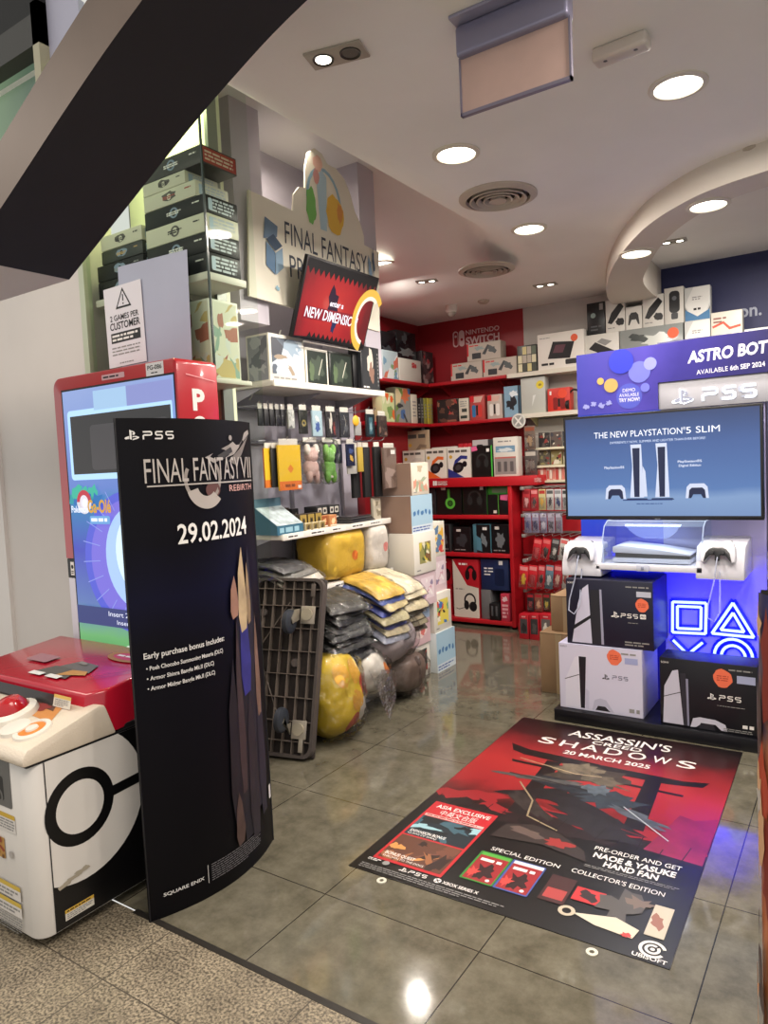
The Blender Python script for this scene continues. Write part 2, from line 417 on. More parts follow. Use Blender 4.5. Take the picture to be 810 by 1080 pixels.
oc = [(3, 3.62), (.5, 3.6), (0, 3.63), (-.34, 3.69), (-.64, 3.80), (-.92, 4.06), (-1.15, 4.42), (-1.36, 4.85), (-1.53, 5.3), (-1.66, 5.76), (-1.74, 6.4)]
ic = [(3, 3.98), (.2, 3.9), (-.2, 3.9), (-.42, 3.93), (-.64, 4.05), (-.85, 4.3), (-1.02, 4.62), (-1.17, 5.0), (-1.29, 5.35), (-1.34, 5.7), (-1.36, 6.4)]
def smooth_curve(p, n=6):
    out = []
    for i in range(len(p)-1):
        a, b, c, d = (Vector(p[max(0, min(len(p)-1, i+k))]) for k in (-1, 0, 1, 2))
        for j in range(n):
            t = j/n; out.append(tuple(.5*((2*b)+(c-a)*t+(2*a-5*b+4*c-d)*t*t+(3*b-a-3*c+d)*t**3)))
    return out+[p[-1]]
oc = smooth_curve(oc); ic = smooth_curve(ic)
def ceil_h(x, y):
    """flat ceiling that sweeps up over the left-hand showcase and shelving"""
    t = min(1, max(0, (5.4-y)/1.4)); t = t*t*(3-2*t)
    d = min(1, max(0, (-1.74-x)/.92)); d = d*d*(3-2*d)
    return 2.85+.6*d*t
flat('ceiling', [(-1.72, 1.47), (3, 1.47)]+oc[:-1]+[(-1.72, 6.4)], 2.85, CEIL, True)
b = MB(); gx = [-1.72-.06*i for i in range(0, 35)]; gy = [1.47+.12*i for i in range(42)]
b.add([(x, y, ceil_h(max(x, -3.76), y)) for x in gx for y in gy], [(i*42+j, i*42+j+1, (i+1)*42+j+1, (i+1)*42+j) for i in range(len(gx)-1) for j in range(41) if gx[i] > -2.45 or gy[j] > 2.05], CEIL)
struct(b.build('ceiling.002', angle=1))
def ceil_at(px, py):
    z = 2.85
    for _ in range(30): q = at(px, py, 'z', z); z = .5*z+.5*ceil_h(q.x, q.y)
    return at(px, py, 'z', z)
flat('ceiling.001', [(3, 6.4)]+[(3, 3.5)]+ic, 2.97, CEIL, True)
b = MB(); n = len(oc)
vs = [(x, y, 2.72) for x, y in oc]+[(x, y, 2.72) for x, y in ic]+[(x, y, 2.86) for x, y in oc]+[(x, y, 2.98) for x, y in ic]
fs = []
for i in range(n-1): fs += [(i, i+1, n+i+1, n+i), (i, 2*n+i, 2*n+i+1, i+1), (n+i, n+i+1, 3*n+i+1, 3*n+i)]
bk = b.add(vs, fs, M('d5cec4', .8, var=.03, vs=2)).build('trim_2', angle=.5); struct(bk)
# back wall: red, white and navy fields
struct(MB().box(-3.75, -2.55, 6.2, 6.3, 0, 2.86, RED).build('wall_back', smooth=False))
struct(MB().box(-2.55, -1.5, 6.2, 6.3, 0, 2.98, M('b9b4ae', .7, var=.03, vs=2)).build('wall_back.001', smooth=False))
struct(MB().box(-1.5, 3, 6.2, 6.3, 0, 2.98, M('1d2350', .55, var=.05, vs=2)).build('wall_back.002', smooth=False))
struct(MB().box(-3.75, -3.65, 4.3, 6.3, 0, 2.85, RED).build('wall_left', smooth=False))
struct(MB().box(-3.75, -3.65, 4.3, 6.3, 2.85, 3.9, M('b5aca4', .7)).build('wall_left.006', smooth=False))
struct(MB().box(-3.65, -3.05, 4.22, 4.3, 0, 2.85, M('7d111a', .5)).build('wall_left.001', smooth=False))
struct(MB().box(-3.15, -3.06, 2.46, 4.22, 0, 3.9, LAV).build('wall_left.002', smooth=False))
struct(MB().box(3, 3.1, 1.47, 6.3, 0, 2.98, WHITE_WALL).build('wall_right', smooth=False))
# white pilasters
for i, (x0, x1, y0, y1) in enumerate(((-3.06, -2.73, 2.80, 3.02), (-3.06, -2.7, 3.9, 4.08))):
    struct(MB().box(x0, x1, y0, y1, 2.08 if i else 2.3, 3.9, M('bfbac4', .6, var=.03, vs=3)).build('wall_left.%03d' % (3+i), smooth=False))
struct(MB().box(-2.46, -2.44, 2.36, 2.42, 1, 3.9, M('8f938c', .3, .6)).build('trim_3', smooth=False))
# entrance column and the arch over it
struct(MB().box(-3.93, -3.09, 2.12, 2.3, 0, 2.95, WHITE_WALL).build('wall_front', smooth=False))
struct(MB().box(-4.1, -3.93, 2.1, 2.7, 0, 2.95, M('ddd8d4', .6)).build('wall_front.001', smooth=False))
ar = smooth_curve([(-2.214, 2.169), (-1.9, 2.326), (-1.66, 2.446), (-1.43, 2.552), (-1.156, 2.655), (-.7, 2.77), (0, 2.86), (1.2, 2.88), (3, 2.8)])
Y1, Y2, AT = 1.14, 1.47, .15
b = MB(); n = len(ar); vs = []
for x, z in ar: vs += [(x, Y1, z), (x, Y2, z), (x-.03, Y1, z+AT), (x-.03, Y2, z+AT)]
dark = M('1f1d22', .75, var=.1, vs=6); face = M('54463c', .55, .1, var=.1, vs=5)
b.add(vs, [(4*i, 4*i+1, 4*i+5, 4*i+4) for i in range(n-1)], dark)
b.add(vs, [(4*i, 4*i+4, 4*i+6, 4*i+2) for i in range(n-1)], face)
b.add(vs, [(4*i+1, 4*i+3, 4*i+7, 4*i+5) for i in range(n-1)]+[(4*i+2, 4*i+6, 4*i+7, 4*i+3) for i in range(n-1)], dark)
struct(b.build('trim_4', angle=.5))
struct(MB().box(-4.6, -2.216, Y1, Y2, 2.169, 2.3, M('d8d2cc', .7)).build('trim_5', smooth=False))
# neighbouring unit up beyond the arch
b = MB()
b.add([(-6, 2.1, 3.07), (-3.19, 2.1, 3.07), (-3.19, 2.1, 3.51), (-6, 2.1, 3.51)], [(0, 1, 2, 3)], GM('green_panel', 'x', -4.6, -3.1, [(0, '8fae7a'), (.45, 'a9c79a'), (1, '4f6a5c')], .3, 2, emit=.5))
b.box(-6, -3.14, 2.02, 2.1, 3.51, 3.65, M('38352f', .5)); b.box(-6, -3.14, 2.02, 2.1, 3.65, 4.6, M('15130f', .7)); b.box(-6, -3.14, 2.05, 2.1, 2.95, 3.09, M('a8a58a', .5))
b.box(-3.19, -3.14, 2.02, 2.1, 3.07, 3.7, M('b0a88c', .4)); b.box(-3.14, -2.9, 2.07, 2.1, 3.4, 4.6, M('b9b6c6', .6))
struct(b.build('wall_front.002', smooth=False))
struct(MB().box(-6, -5.9, 2, 6.4, 0, 3.2, M('8f8a80', .7)).build('wall_left.005', smooth=False))
# glass front of the corner showcase
GL = GLASS('shop_glass', 'eef6ee', .006, fk=.1)
GX, GY = -2.235, 2.12
fr = MB().box(-3.09, -3.05, 2.1, 2.14, 0, 3.9, M('b8bfa8', .35, .3)).build('window_1', smooth=False); struct(fr)
MB().add([(-3.05, GY, 1), (GX, GY, 1), (GX, GY, 3.9), (-3.05, GY, 3.9)], [(0, 1, 2, 3)], GL).build('pane', fr)
MB().add([(GX, GY+.002, 1), (GX, 2.4, 1), (GX, 2.4, 3.9), (GX, GY+.002, 3.9)], [(0, 1, 2, 3)], GL).build('pane', fr)
MB().box(GX-.004, GX+.004, GY-.003, GY+.005, 1, 3.9, M('24372f', .2)).build('frame', fr)
struct(MB().box(-3.09, -2.46, 2.42, 2.46, 1, 3.9, M('e6e8cc', .7)).build('wall_back.003', smooth=False))
struct(MB().box(-3.09, -2.47, GY+.01, 2.4, 0, 1, M('c9c6c2', .6)).build('wall_front.003', smooth=False))
# ------------------------------------------------------------------ lights
W = bpy.data.worlds.new('mall'); scene.world = W; W.use_nodes = True
W.node_tree.nodes['Background'].inputs[0].default_value = (*lin('b2b1ae'), 1); W.node_tree.nodes['Background'].inputs[1].default_value = 1.75
def lamp(kind, loc, power, col='fff4e8', size=.2, rot=(0, 0, 0), **k):
    l = bpy.data.lights.new('lamp', kind); l.energy = power; l.color = lin(col)
    if kind == 'AREA': l.shape = 'DISK'; l.size = size
    for a, v in k.items(): setattr(l, a, v)
    o = bpy.data.objects.new('lamp', l); COL.objects.link(o); o.location = loc; o.rotation_euler = rot
    return o
RIM = M('d8d2c4', .4); GLOW = M('fff6e2', .5, emit=9)
spots = [((715, 90), 2.85, 'round white ceiling downlight beside the rectangular emergency fitting'), ((481, 162), 2.85, 'round white ceiling downlight just in front of the nearer air vent'),
         ((558, 241), 2.85, 'round white ceiling downlight between the two air vents on their right'), ((404, 278), 2.85, 'round ceiling downlight half hidden behind the white cloud-topped sign'),
         ((747, 216), 2.72, 'round downlight in the curved bulkhead, the larger nearer one'), ((671, 267), 2.72, 'round downlight at the far curved end of the bulkhead')]
for (px, py), z, lab in spots:
    q = ceil_at(px, py) if z == 2.85 else at(px, py, 'z', z); z = q.z; t = thing('ceiling_downlight', lab, 'ceiling light', (q.x, q.y, z), group='round ceiling downlights')
    MB().lathe([(.105, 0), (.105, -.006), (.085, -.01), (.082, -.003)], RIM, 32).build('rim', t)
    MB().lathe([(.083, -.004), (.05, -.0045), (.0005, -.005)], GLOW, 32).build('diffuser', t)
    lamp('AREA', (q.x, q.y, z-.03 if z < 2.86 else z-.1), 20 if z < 2.86 else 14, size=.16)
for x, y in ((-1.75, 3.3), (-.15, 2.0), (.6, 2.9), (.5, 5), (-.6, 5.2)):   # first added to light the sign; others downlights out of view or hidden
    lamp('AREA', (x, y, 2.82 if y < 3.5 or x < -1.5 else 2.9), 21, size=.16)
lamp('AREA', (-.2, .4, 3.2), 60, 'fff0e0', 1.6)     # mall ceiling light in front of the shop
lamp('AREA', (-3.2, .2, 3.1), 32, 'ffeedd', 1.2)
lamp('AREA', (-2.7, 2.27, 3.3), 9, 'eef2b0', .15)      # inside the showcase
lamp('AREA', (-2.75, 3.3, 3.36), 3.5, 'fff0dc', .25)  # added fill to brighten the wall behind the sign
# twin spots
for (px, py), z, s, lab, rz in (((355, 57), 2.85, 1.0, 'recessed twin spotlight nearest the arch, one eye lit', .25), ((710, 254), 2.97, .9, 'small recessed twin spotlight inside the bulkhead recess', .1),
                            ((575, 300), 2.85, .9, 'small recessed twin spotlight above the white back shelf', .1), ((450, 296), 2.85, .8, 'small recessed twin spotlight above the red shelves, left of the others', .3)):
    q = at(px, py, 'z', z); t = thing('twin_spotlight', lab, 'ceiling light', (q.x, q.y, z), rz, 'recessed twin spotlights')
    MB().box(-.1*s, .1*s, -.05*s, .05*s, -.008, 0, M('a9a296', .4), .003).build('plate', t)
    for k, sx in enumerate((-1, 1)):
        e = MB().lathe([(.036*s, -.008), (.034*s, -.012), (.026*s, -.0085)], M('3b3834', .3, .7), 20, Matrix.Translation((sx*.048*s, 0, 0))).build('ring', t)
        MB().lathe([(.027*s, -.0086), (.0005, -.009)], GLOW if (k == 0 or z != 2.85 or s < 1) else M('4a4640', .3), 20, Matrix.Translation((sx*.048*s, 0, 0))).build('lens', e)
# air vents
for (px, py), s, lab in (((525, 207), 1.0, 'round multi-ring ceiling air vent, the nearer larger one'), ((513, 284), 1.0, 'round multi-ring ceiling air vent further back, nearer the red wall')):
    q = at(px, py, 'z', 2.85); t = thing('air_vent', lab, 'air vent', (q.x, q.y, 2.85), group='round ceiling air vents')
    vm = M('b9aea2', .5)
    MB().lathe([(.2, 0), (.2, -.008), (.165, -.02), (.16, -.004)], vm, 40).build('rim', t)
    MB().lathe([(.161, -.002), (.0005, -.002)], M('37312c', .8), 40).build('throat', t)
    for r in (.135, .1, .065):
        MB().lathe([(r, -.004), (r+.012, -.024), (r+.004, -.026), (r-.012, -.006)], vm, 40).build('ring', t)
    MB().lathe([(.035, -.004), (.045, -.028), (.0005, -.03)], vm, 30).build('cone', t)
# emergency light, sprinklers, camera, sensor
q = at(655, 45, 'z', 2.85); t = thing('emergency_light', 'white rectangular emergency fitting with two black dots on the ceiling', 'emergency light', (q.x, q.y, 2.85), -.05)
MB().box(-.09, .09, -.035, .035, -.045, 0, M('cfc8c0', .5), .012, 3).build('housing', t)
for sx in (-.05, .05): MB().lathe([(.007, -.0452), (.0005, -.0462)], M('17130f', .3), 14, Matrix.Translation((sx, -.01, 0))).build('lens', t)
for px, py, z, lab in ((794, 157, 2.85, 'flat round ceiling detector at the edge of the curved bulkhead'), (787, 240, 2.97, None), (510, 317, 2.85, 'small round ceiling detector beside the camera near the red wall')):
    if lab:
        q = at(px, py, 'z', z); t = thing('ceiling_detector', lab, 'detector', (q.x, q.y, z))
        MB().lathe([(.05, 0), (.05, -.01), (.03, -.025), (.0005, -.027)], M('b2a79a', .5), 24).build('body', t)
q = at(476, 322, 'z', 2.85); t = thing('security_camera', 'small white dome camera under the ceiling above the red wall', 'camera', (q.x, q.y, 2.85))
MB().lathe([(.05, 0), (.05, -.05), (.04, -.06), (.0005, -.06)], M('d9d4cc', .5), 20).build('base', t)
MB().lathe([(.037, -.06), (.033, -.08), (.018, -.095), (.0005, -.1)], M('9d958c', .2), 20).build('dome', t)
# hanging blank exit sign
t = thing('hanging_sign_holder', 'blank pinkish rectangular panel hanging from a metal housing on the ceiling', 'sign', (-.867, 2.1, 2.85))
hs = .178
MB().box(-hs, hs, -.07, .07, -.012, 0, M('9a98b0', .4, .3), .004).build('ceiling_plate', t)
MB().box(-hs, hs, -.03, .03, -.105, -.012, M('8f8da6', .35, .4), .012, 3).build('housing', t)
MB().box(-hs+.004, hs-.004, -.005, .005, -.265, -.1, M('c9aa9f', .6, var=.06, vs=8), 0).build('panel', t)
f_ = MB()
for a, b_, c, d in ((-hs, hs, -.275, -.265), (-hs, -hs+.006, -.275, -.1), (hs-.006, hs, -.275, -.1)): f_.box(a, b_, -.008, .008, c, d, M('8d8799', .4, .4))
f_.build('frame', t)
# ================================================================== LEFT: SHOWCASE, ARCADE MACHINE, STANDEE, TROLLEY
WH = M('e6e3de', .5); BK = M('0d0d10', .5); INK = M('1a1a1c', .6); DK = M('17181b', .45); GREY = M('8b8a88', .5)
CARDW = M('d9d6cc', .5); GOLD = M('caa25a', .4); ORG = M('e0622a', .5); STK = M('e8735a', .5)
# --- game boxes in the showcase
def gb(label, z0, z1, x0, x1, m, ink, seed, y0=2.17, y1=2.36, dark=True):
    ink2 = M('7d8fa6', .5) if dark else M('54504a', .5)
    def fr(P, w, h):
        P.disc(w*.5, h*.5, h*.36, ink2, h*.3) if seed % 2 else P.blob(w*.5, h*.55, w*.13, h*.3, ink2, seed, .2, 14)
        P.disc(w*.5, h*.5, h*.2, m); P.greek(w*.38, h*.38, w*.62, h*.6, 2, ink, seed, .7); P.greek(w*.8, h*.6, w*.93, h*.75, 1, ink, seed)
    def sd(P, w, h):
        P.greek(w*.12, h*.12, w*.9, h*.88, 4, M('aeb6bf', .5), seed, .6); P.rect(w*.1, h*.2, w*.22, h*.8, M('9fb3c4', .5))
    return carton('game_box', label, 'game box', x0, x1, y0, y1, z0, z1, m, fr, '-y', 'big boxes piled in the corner showcase', .003, 0, pr2=sd)
DB = M('0e0f12', .45, spec=.25); WB = M('cfccb8', .5)
X1_, X0_ = -2.285, -2.672
gb('black game box at the bottom of the taller pile in the glass showcase', 2.343, 2.43, X0_, X1_, DB, WH, 1)
gb('black game box second from the bottom of the taller showcase pile', 2.431, 2.512, X0_, X1_, DB, WH, 3)
gb('white game box with a dark crest, under the black ring-crest box', 2.513, 2.592, X0_, X1_, WB, INK, 5, dark=False)
gb('black game box with a blue ring crest, mid-height in the taller pile', 2.593, 2.668, X0_, X1_, DB, WH, 7)
gb('white game box with small red print directly over the blue ring-crest box', 2.67, 2.737, X0_, X1_-.05, WB, M('a23a35', .5), 8, dark=False)
gb('white game box with a dark emblem just below the topmost box', 2.738, 2.792, X0_, X1_-.11, WB, INK, 2, dark=False)
o = gb('black game box with a red side panel, topmost of the taller pile', 2.793, 2.868, X0_, X1_, M('2a2723', .4), WH, 9, y1=2.37)
P = Pr(); P.rect(.005, .006, .195, .068, M('a8352c', .5)); P.greek(.015, .014, .185, .06, 3, M('e0c9b8', .5), 5, .55); P.build('side_print', o, (.1942, -.1, 0), (0, 0, pi/2))
gb('white game box on top of the lower pile in the glass showcase', 2.566, 2.632, -3.0, -2.7, WB, INK, 4, dark=False)
gb('black game box with a green-blue streak under the white one of the lower pile', 2.505, 2.564, -3.0, -2.7, M('1c211f', .4), GOLD, 6)
gb('long black game box near the base of the lower showcase pile', 2.43, 2.503, -3.04, -2.7, DB, GREY, 10)
gb('long black game box at the base of the lower showcase pile', 2.345, 2.428, -3.04, -2.7, DB, GREY, 12)
t = thing('showcase_shelf', 'white shelf carrying the piled game boxes behind the glass', 'shelf', (-2.65, 2.28, 2.33))
MB().box(-.39, .375, -.13, .1, -.02, .0125, M('cdc9bd', .5), .003).build('board', t)
for x in (.05, .12): MB().prism([(-.1, -.02), (.1, -.02), (.1, -.07)], x-.006, x+.006, M('a9a79c', .4, .4), 'x').build('bracket', t)
t = thing('showcase_shelf', 'lower white shelf inside the glass showcase carrying a printed box', 'shelf', (-2.65, 2.28, 1.9))
MB().box(-.39, .375, -.13, .1, -.02, -.0005, M('cdc9bd', .5), .003).build('board', t)
def sb(P, w, h): P.art(.01, .01, w-.01, h-.01, M('c9cbb6', .5), [M('7f9d8c', .5), M('b7a46a', .5), M('9c5d4a', .5), M('c3c9c0', .5)], 4, 14)
carton('printed_box', 'pale box with scattered little colourful pictures on the lower showcase shelf', 'box', -2.5, -2.3, 2.17, 2.34, 1.9, 2.24, M('cfd0c0', .5), sb, pr2=sb)
def sb2(P, w, h): P.art(.01, .01, w-.01, h-.01, M('56504a', .4), [M('77706a', .4), M('a8a29a', .4), M('3d3833', .4)], 8, 9)
carton('printed_box', 'dim grey-brown box beside the left edge of the glass showcase', 'box', -3.0, -2.82, 2.17, 2.34, 1.9, 2.26, M('4f4a46', .5), sb2)
# --- sheets stuck on the glass
t = MB().add([(-2.83, 2.114, 1.955), (-2.36, 2.114, 1.955), (-2.348, 2.114, 2.437), (-2.81, 2.114, 2.451)], [(0, 1, 2, 3)], M('a9adc0', .35, var=.05, vs=3)).build('blank_poster', smooth=False)
tag(rebase(t, (-2.6, 2.114, 1.955)), 'large blank bluish grey poster taped inside the glass behind the notice', 'poster')
t = MB().box(0, .268, 0, .002, 0, .36, M('dcd9df', .6), 0).build('notice_sheet', None, (-2.913, 2.108, 2.005), (0, RD(-1), 0)); tag(t, 'white purchase limit notice with a warning triangle taped to the glass', 'notice')
P = Pr(); w = .268
P.poly([(w*.3, .27), (w*.72, .27), (w*.51, .36)], INK); P.poly([(w*.355, .279), (w*.665, .279), (w*.51, .346)], M('dcd9df', .6)); P.rect(w*.495, .3, w*.525, .33, INK); P.rect(w*.495, .285, w*.525, .293, INK)
P.text('2 GAMES PER', w*.51, .22, .026, INK, 'c', w*.76, .015); P.text('CUSTOMER', w*.51, .18, .033, INK, 'c', w*.8, .02)
P.rect(w*.12, .12, w*.9, .165, INK); P.greek(w*.15, .125, w*.87, .16, 2, WH, 2, .55); P.greek(w*.12, .06, w*.88, .105, 3, GREY, 3, .4); P.greek(w*.3, .022, w*.7, .032, 1, GREY, 4)
P.build('front_print', t, (0, -.0006, -.012))
# --- arcade machine
ML = Vector((-2.6, 1.55, 0)); mach = thing('arcade_machine', 'red and white children\'s arcade machine with a tall lit screen', 'arcade machine', ML)
def mp(b, name, par=None, **k): return b.build(name, par or mach, -ML, **k)
WP = M('dedad5', .35, var=.03, vs=4, coat=.2); CREAM = M('dfd2c0', .35, coat=.2, bump=.15, bs=180)
def rplan(x0, x1, y0, y1, r, corners='abcd', n=6):
    pts = []
    for c, cx, cy, a in (('a', x1-r, y1-r, 0), ('b', x0+r, y1-r, 90), ('c', x0+r, y0+r, 180), ('d', x1-r, y0+r, 270)):
        pts += [(cx+r*cos(RD(a+90*i/n)), cy+r*sin(RD(a+90*i/n))) for i in range(n+1)] if c in corners else [(x1 if c in 'ad' else x0, y1 if c in 'ab' else y0)]
    return pts
mp(MB().prism(rplan(-3.03, -2.172, 1.17, 1.87, .05, 'cd'), .035, .607, WP, 'z', .006), 'lower_cabinet')
b = MB()
for x in (-2.95, -2.25):
    for y in (1.26, 1.8): b.cyl((x, y, 0), (x, y, .04), .028, BK)
mp(b, 'foot')
P = Pr(.0003, (0, 0, .645, .565)); P.rect(0, 0, .645, .565, M('0c0b0d', .3))
P.disc(.113, .373, .25, WP, n=48); P.arc(.113, .373, .088, .127, M('08080a', .35), n=40); P.line([(.236, .375), (.37, .382)], .036, M('08080a', .35))
P.rect(.03, .02, .135, .056, M('d8d3c8', .5)); P.rect(.03, .044, .135, .056, M('d0a83c', .5)); P.greek(.036, .023, .13, .042, 3, GREY, 4); P.greek(.036, .046, .13, .054, 1, INK, 4)
for k in range(5): P.blob(.03+.02*k, .14+.006*k, .02, .008, M('a89f8e', .6), k, .5, 9)
P.build('side_panel', mach, Vector((-2.1712, 1.226, .04))-ML, (0, 0, pi/2))
P = Pr(.0003)   # front: coin slot, stickers
MET = M('8d8f92', .3, .8)
P.rrect(0, .42, .165, .58, .01, MET); P.rrect(.05, .44, .12, .52, .01, M('3d3f42', .35, .6)); P.arc(.085, .45, .018, .028, MET, 0, 360)
P.rect(.02, .34, .175, .4, M('d9d4cf', .5)); P.rect(.02, .385, .175, .4, M('c9a63c', .5)); P.greek(.03, .345, .17, .382, 4, GREY, 5)
P.art(0, .24, .1, .31, M('b78a4a', .5), [M('6d4a2a', .5), M('d8c08a', .5), M('8f3d2a', .5)], 3, 8); P.disc(.14, .265, .012, M('c9c6c4', .3, .5))
for k, (a, z) in enumerate(((.04, .16), (.04, .105))): P.rect(.02, a+z-.045-.04+.0, .18, a+z-.035, M('d9d4cf', .5)); P.rect(.02, a+z-.05, .18, a+z-.035, M('cdb04a', .5)); P.greek(.03, a+z-.08, .17, a+z-.055, 2, GREY, k)
P.greek(.02, .0, .18, .055, 6, GREY, 7, .4)
P.build('front_panel', mach, Vector((-2.44, 1.1692, .03))-ML)
mp(MB().prism([(1.155, .612), (1.15, .64), (1.17, .664), (1.2, .672), (1.43, .728), (1.455, .722), (1.492, .612)], -3.04, -2.163, CREAM, 'x', .01), 'control_deck')
P = Pr(.0004)   # artwork lying on the sloping deck; u along x, v up the slope
dO = M('d98436', .4); dW = M('e3ddd2', .35)
P.poly([(.45, .12), (.78, .1), (.72, .2), (.5, .22)], M('cf8a4a', .45)); P.poly([(.5, .17), (.72, .15), (.66, .22), (.52, .22)], M('5f3a2c', .5)); P.poly([(.3, .17), (.56, .17), (.56, .235), (.3, .235)], M('23201d', .4))
P.blob(.64, .16, .035, .022, M('8e2f2a', .5), 2); P.blob(.56, .13, .02, .014, M('d9b27c', .5), 5)
P.build('deck_artwork', mach, Vector((-3.03, 1.205, .6742))-ML, (-pi/2+RD(13.7), 0, 0))
dn = Vector((0, -.237, .971))
def deckpt(x, y): return Vector((x, y, .672+(y-1.2)*.2435))-ML
def ring(c, prof, m, name): return MB().lathe(prof, m, 36, Matrix.Translation(c) @ Matrix.Rotation(RD(13.7), 4, 'X')).build(name, mach)
c = deckpt(-2.265, 1.25)
d_ = ring(c, [(.062, 0), (.06, .008), (.045, .011), (.043, .007)], dW, 'dial'); 
MB().lathe([(.043, .0075), (.02, .0085)], dO, 36, Matrix.Translation(c) @ Matrix.Rotation(RD(13.7), 4, 'X')).build('dial_ring', d_)
MB().lathe([(.021, .008), (.019, .014), (.0005, .015)], dW, 24, Matrix.Translation(c) @ Matrix.Rotation(RD(13.7), 4, 'X')).build('dial_cap', d_)
c = deckpt(-2.45, 1.29)
ring(c, [(.085, 0), (.08, .02), (.06, .03), (.055, .018)], dW, 'button_collar')
ring(c, [(.055, .012), (.053, .04), (.036, .062), (.0005, .07)], M('b5161f', .2, coat=.5), 'push_button')
c = deckpt(-2.34, 1.235)
ring(c, [(.05, 0), (.048, .012), (.03, .016), (.0005, .016)], dW, 'slot_rim')
mp(MB().box(-3.032, -2.1705, 1.168, 1.872, .606, .6125, BK), 'deck_seam')
P = Pr(.0003); P.rect(0, 0, .004, .565, BK); P.build('side_seam', mach, Vector((-2.1705, 1.222, .04))-ML, (0, 0, pi/2))
# red hood
pl = [(-3.0, 1.375), (-2.215, 1.385), (-2.18, 1.43), (-2.172, 1.5), (-2.185, 1.6), (-2.22, 1.69), (-2.29, 1.76), (-2.4, 1.8), (-2.55, 1.82), (-3.0, 1.82)]
n = len(pl); RDH = M('b3142c', .25, coat=.5)
bm = bmesh.new(); lo = [bm.verts.new((x, y, .62)) for x, y in pl]; hi = [bm.verts.new((x, y+(.03 if i < 3 else 0), .766+max(0, y-1.385)*.09)) for i, (x, y) in enumerate(pl)]
for i in range(n): bm.faces.new((lo[i], lo[(i+1) % n], hi[(i+1) % n], hi[i]))
bm.faces.new(hi); bm.faces.new(lo[::-1]); bmesh.ops.recalc_face_normals(bm, faces=bm.faces[:])
bmesh.ops.bevel(bm, geom=[e for e in bm.edges if all(v.co.z > .7 for v in e.verts)], offset=.012, segments=3, profile=.5, affect='EDGES')
hood = mp(MB().bm(bm, RDH), 'card_hood')
P = Pr(.0004); hs_ = RD(9)   # on top of the hood
P.poly([(.36, .05), (.58, .05), (.55, .13), (.4, .13)], M('56524c', .4)); P.poly([(.42, .13), (.62, .12), (.58, .19), (.46, .2)], M('6b6660', .5)); P.poly([(.5, .06), (.63, .1), (.6, .13), (.52, .12)], M('c08a4a', .5))
P.rect(.36, .035, .44, .062, WH); P.rect(.47, .035, .55, .062, WH); P.disc(.62, .3, .12, M('a8753e', .45), .05); P.disc(.62, .3, .09, M('c2365a', .4), .032); P.greek(.55, .29, .7, .31, 1, WH, 3, .7)
P.rrect(.18, .13, .32, .2, .01, M('a8777c', .45)); P.blob(.5, .18, .03, .012, M('8c867c', .5), 4); P.line([(.66, .08), (.78, .2), (.78, .3)], .004, M('8a0f22', .3))
P.build('hood_artwork', mach, Vector((-3.0, 1.42, .773))-ML, (-pi/2+RD(4.5), 0, 0))
P = Pr(.0004)   # front strip of the hood
P.rect(.2, .004, .66, .04, M('2a2628', .3)); P.rect(.655, .002, .755, .043, M('d9d2c4', .5)); P.rect(.655, .032, .755, .043, M('d6b45c', .5)); P.greek(.665, .006, .745, .03, 4, GREY, 1)
P.rect(.12, .002, .22, .043, M('d9d2c4', .5)); P.rect(.12, .032, .22, .043, M('d6b45c', .5)); P.greek(.13, .006, .21, .03, 4, GREY, 2)
P.build('hood_front', mach, Vector((-3.0, 1.372, .716))-ML, (RD(-14), 0, 0))
mp(MB().box(-3.0, -2.175, 1.825, 1.9, .6, .735, M('1b1a1c', .4), .012), 'screen_base')
mp(MB().box(-3.0, -2.176, 1.5, 1.87, .6, .63, M('141315', .4), .004), 'hinge_tray')
# screen tower
REDP = M('b51827', .3, coat=.4)
def frontpoly(x0, x1, z0, z1, r):
    return [(x0, z0), (x1, z0), (x1, z1-.015), (x1-.015, z1)]+[(x0+r-r*sin(RD(90*i/6)), z1-r+r*cos(RD(90*i/6))) for i in range(7)]
mp(MB().prism(frontpoly(-2.985, -2.17, 1.146, 1.945, .05), 1.862, 2.07, REDP, 'y', .006), 'upper_frame')
mp(MB().box(-2.98, -2.172, 1.864, 2.06, 1.06, 1.146, BK, .003), 'frame_joint')
mp(MB().box(-2.98, -2.172, 1.864, 2.06, .64, 1.06, M('d3d0da', .35), .006), 'lower_frame')
SCR = GM('arcade_screen', 'z', .0, 1.22, [(0, '5fae6a'), (.12, '7cc47e'), (.24, '6a86c8'), (.42, '4d55cc'), (.6, '3c8fc6'), (.66, '6f8fe0'), (1, '9fb6ee')], .12, 3, emit=.85)
P = Pr(.0003); e_ = lambda c, s=.85: M(c, .5, emit=s)
P.rect(0, 0, .745, 1.225, BK); P.rect(.008, .008, .737, 1.217, SCR)
P.disc(.42, .48, .33, e_('5a63d8'), .3, 40); P.disc(.42, .48, .285, e_('7d74e0'), .265, 40); P.disc(.44, .5, .2, e_('a8c8f2', .95), .215, 40); P.disc(.46, .52, .15, e_('d3ecff', 1), .17, 36)
for k in range(11): a = RD(100+k*17); P.line([(.42+.22*cos(a), .5+.22*sin(a)), (.42+.34*cos(a), .5+.31*sin(a))], .004, e_('93a0ea'))
for k in range(9): P.blob(.05+.02*k, .75+.03*sin(k*2), .04, .03, e_(['2f9aa6', '3fb8a0', '2b72b8'][k % 3]), k, .5, 10)
P.rrect(.045, .83, .73, 1.13, .02, e_('b4dcff', 1)); P.rect(.065, .855, .72, 1.105, M('3a3a3e', .2)); P.rrect(.2, .87, .7, 1.06, .02, M('55545a', .2)); P.disc(.5, 1.0, .05, M('232327', .2)); P.disc(.49, .92, .045, M('2a2a2f', .2))  # grey shapes in the dark window paint a reflection into it
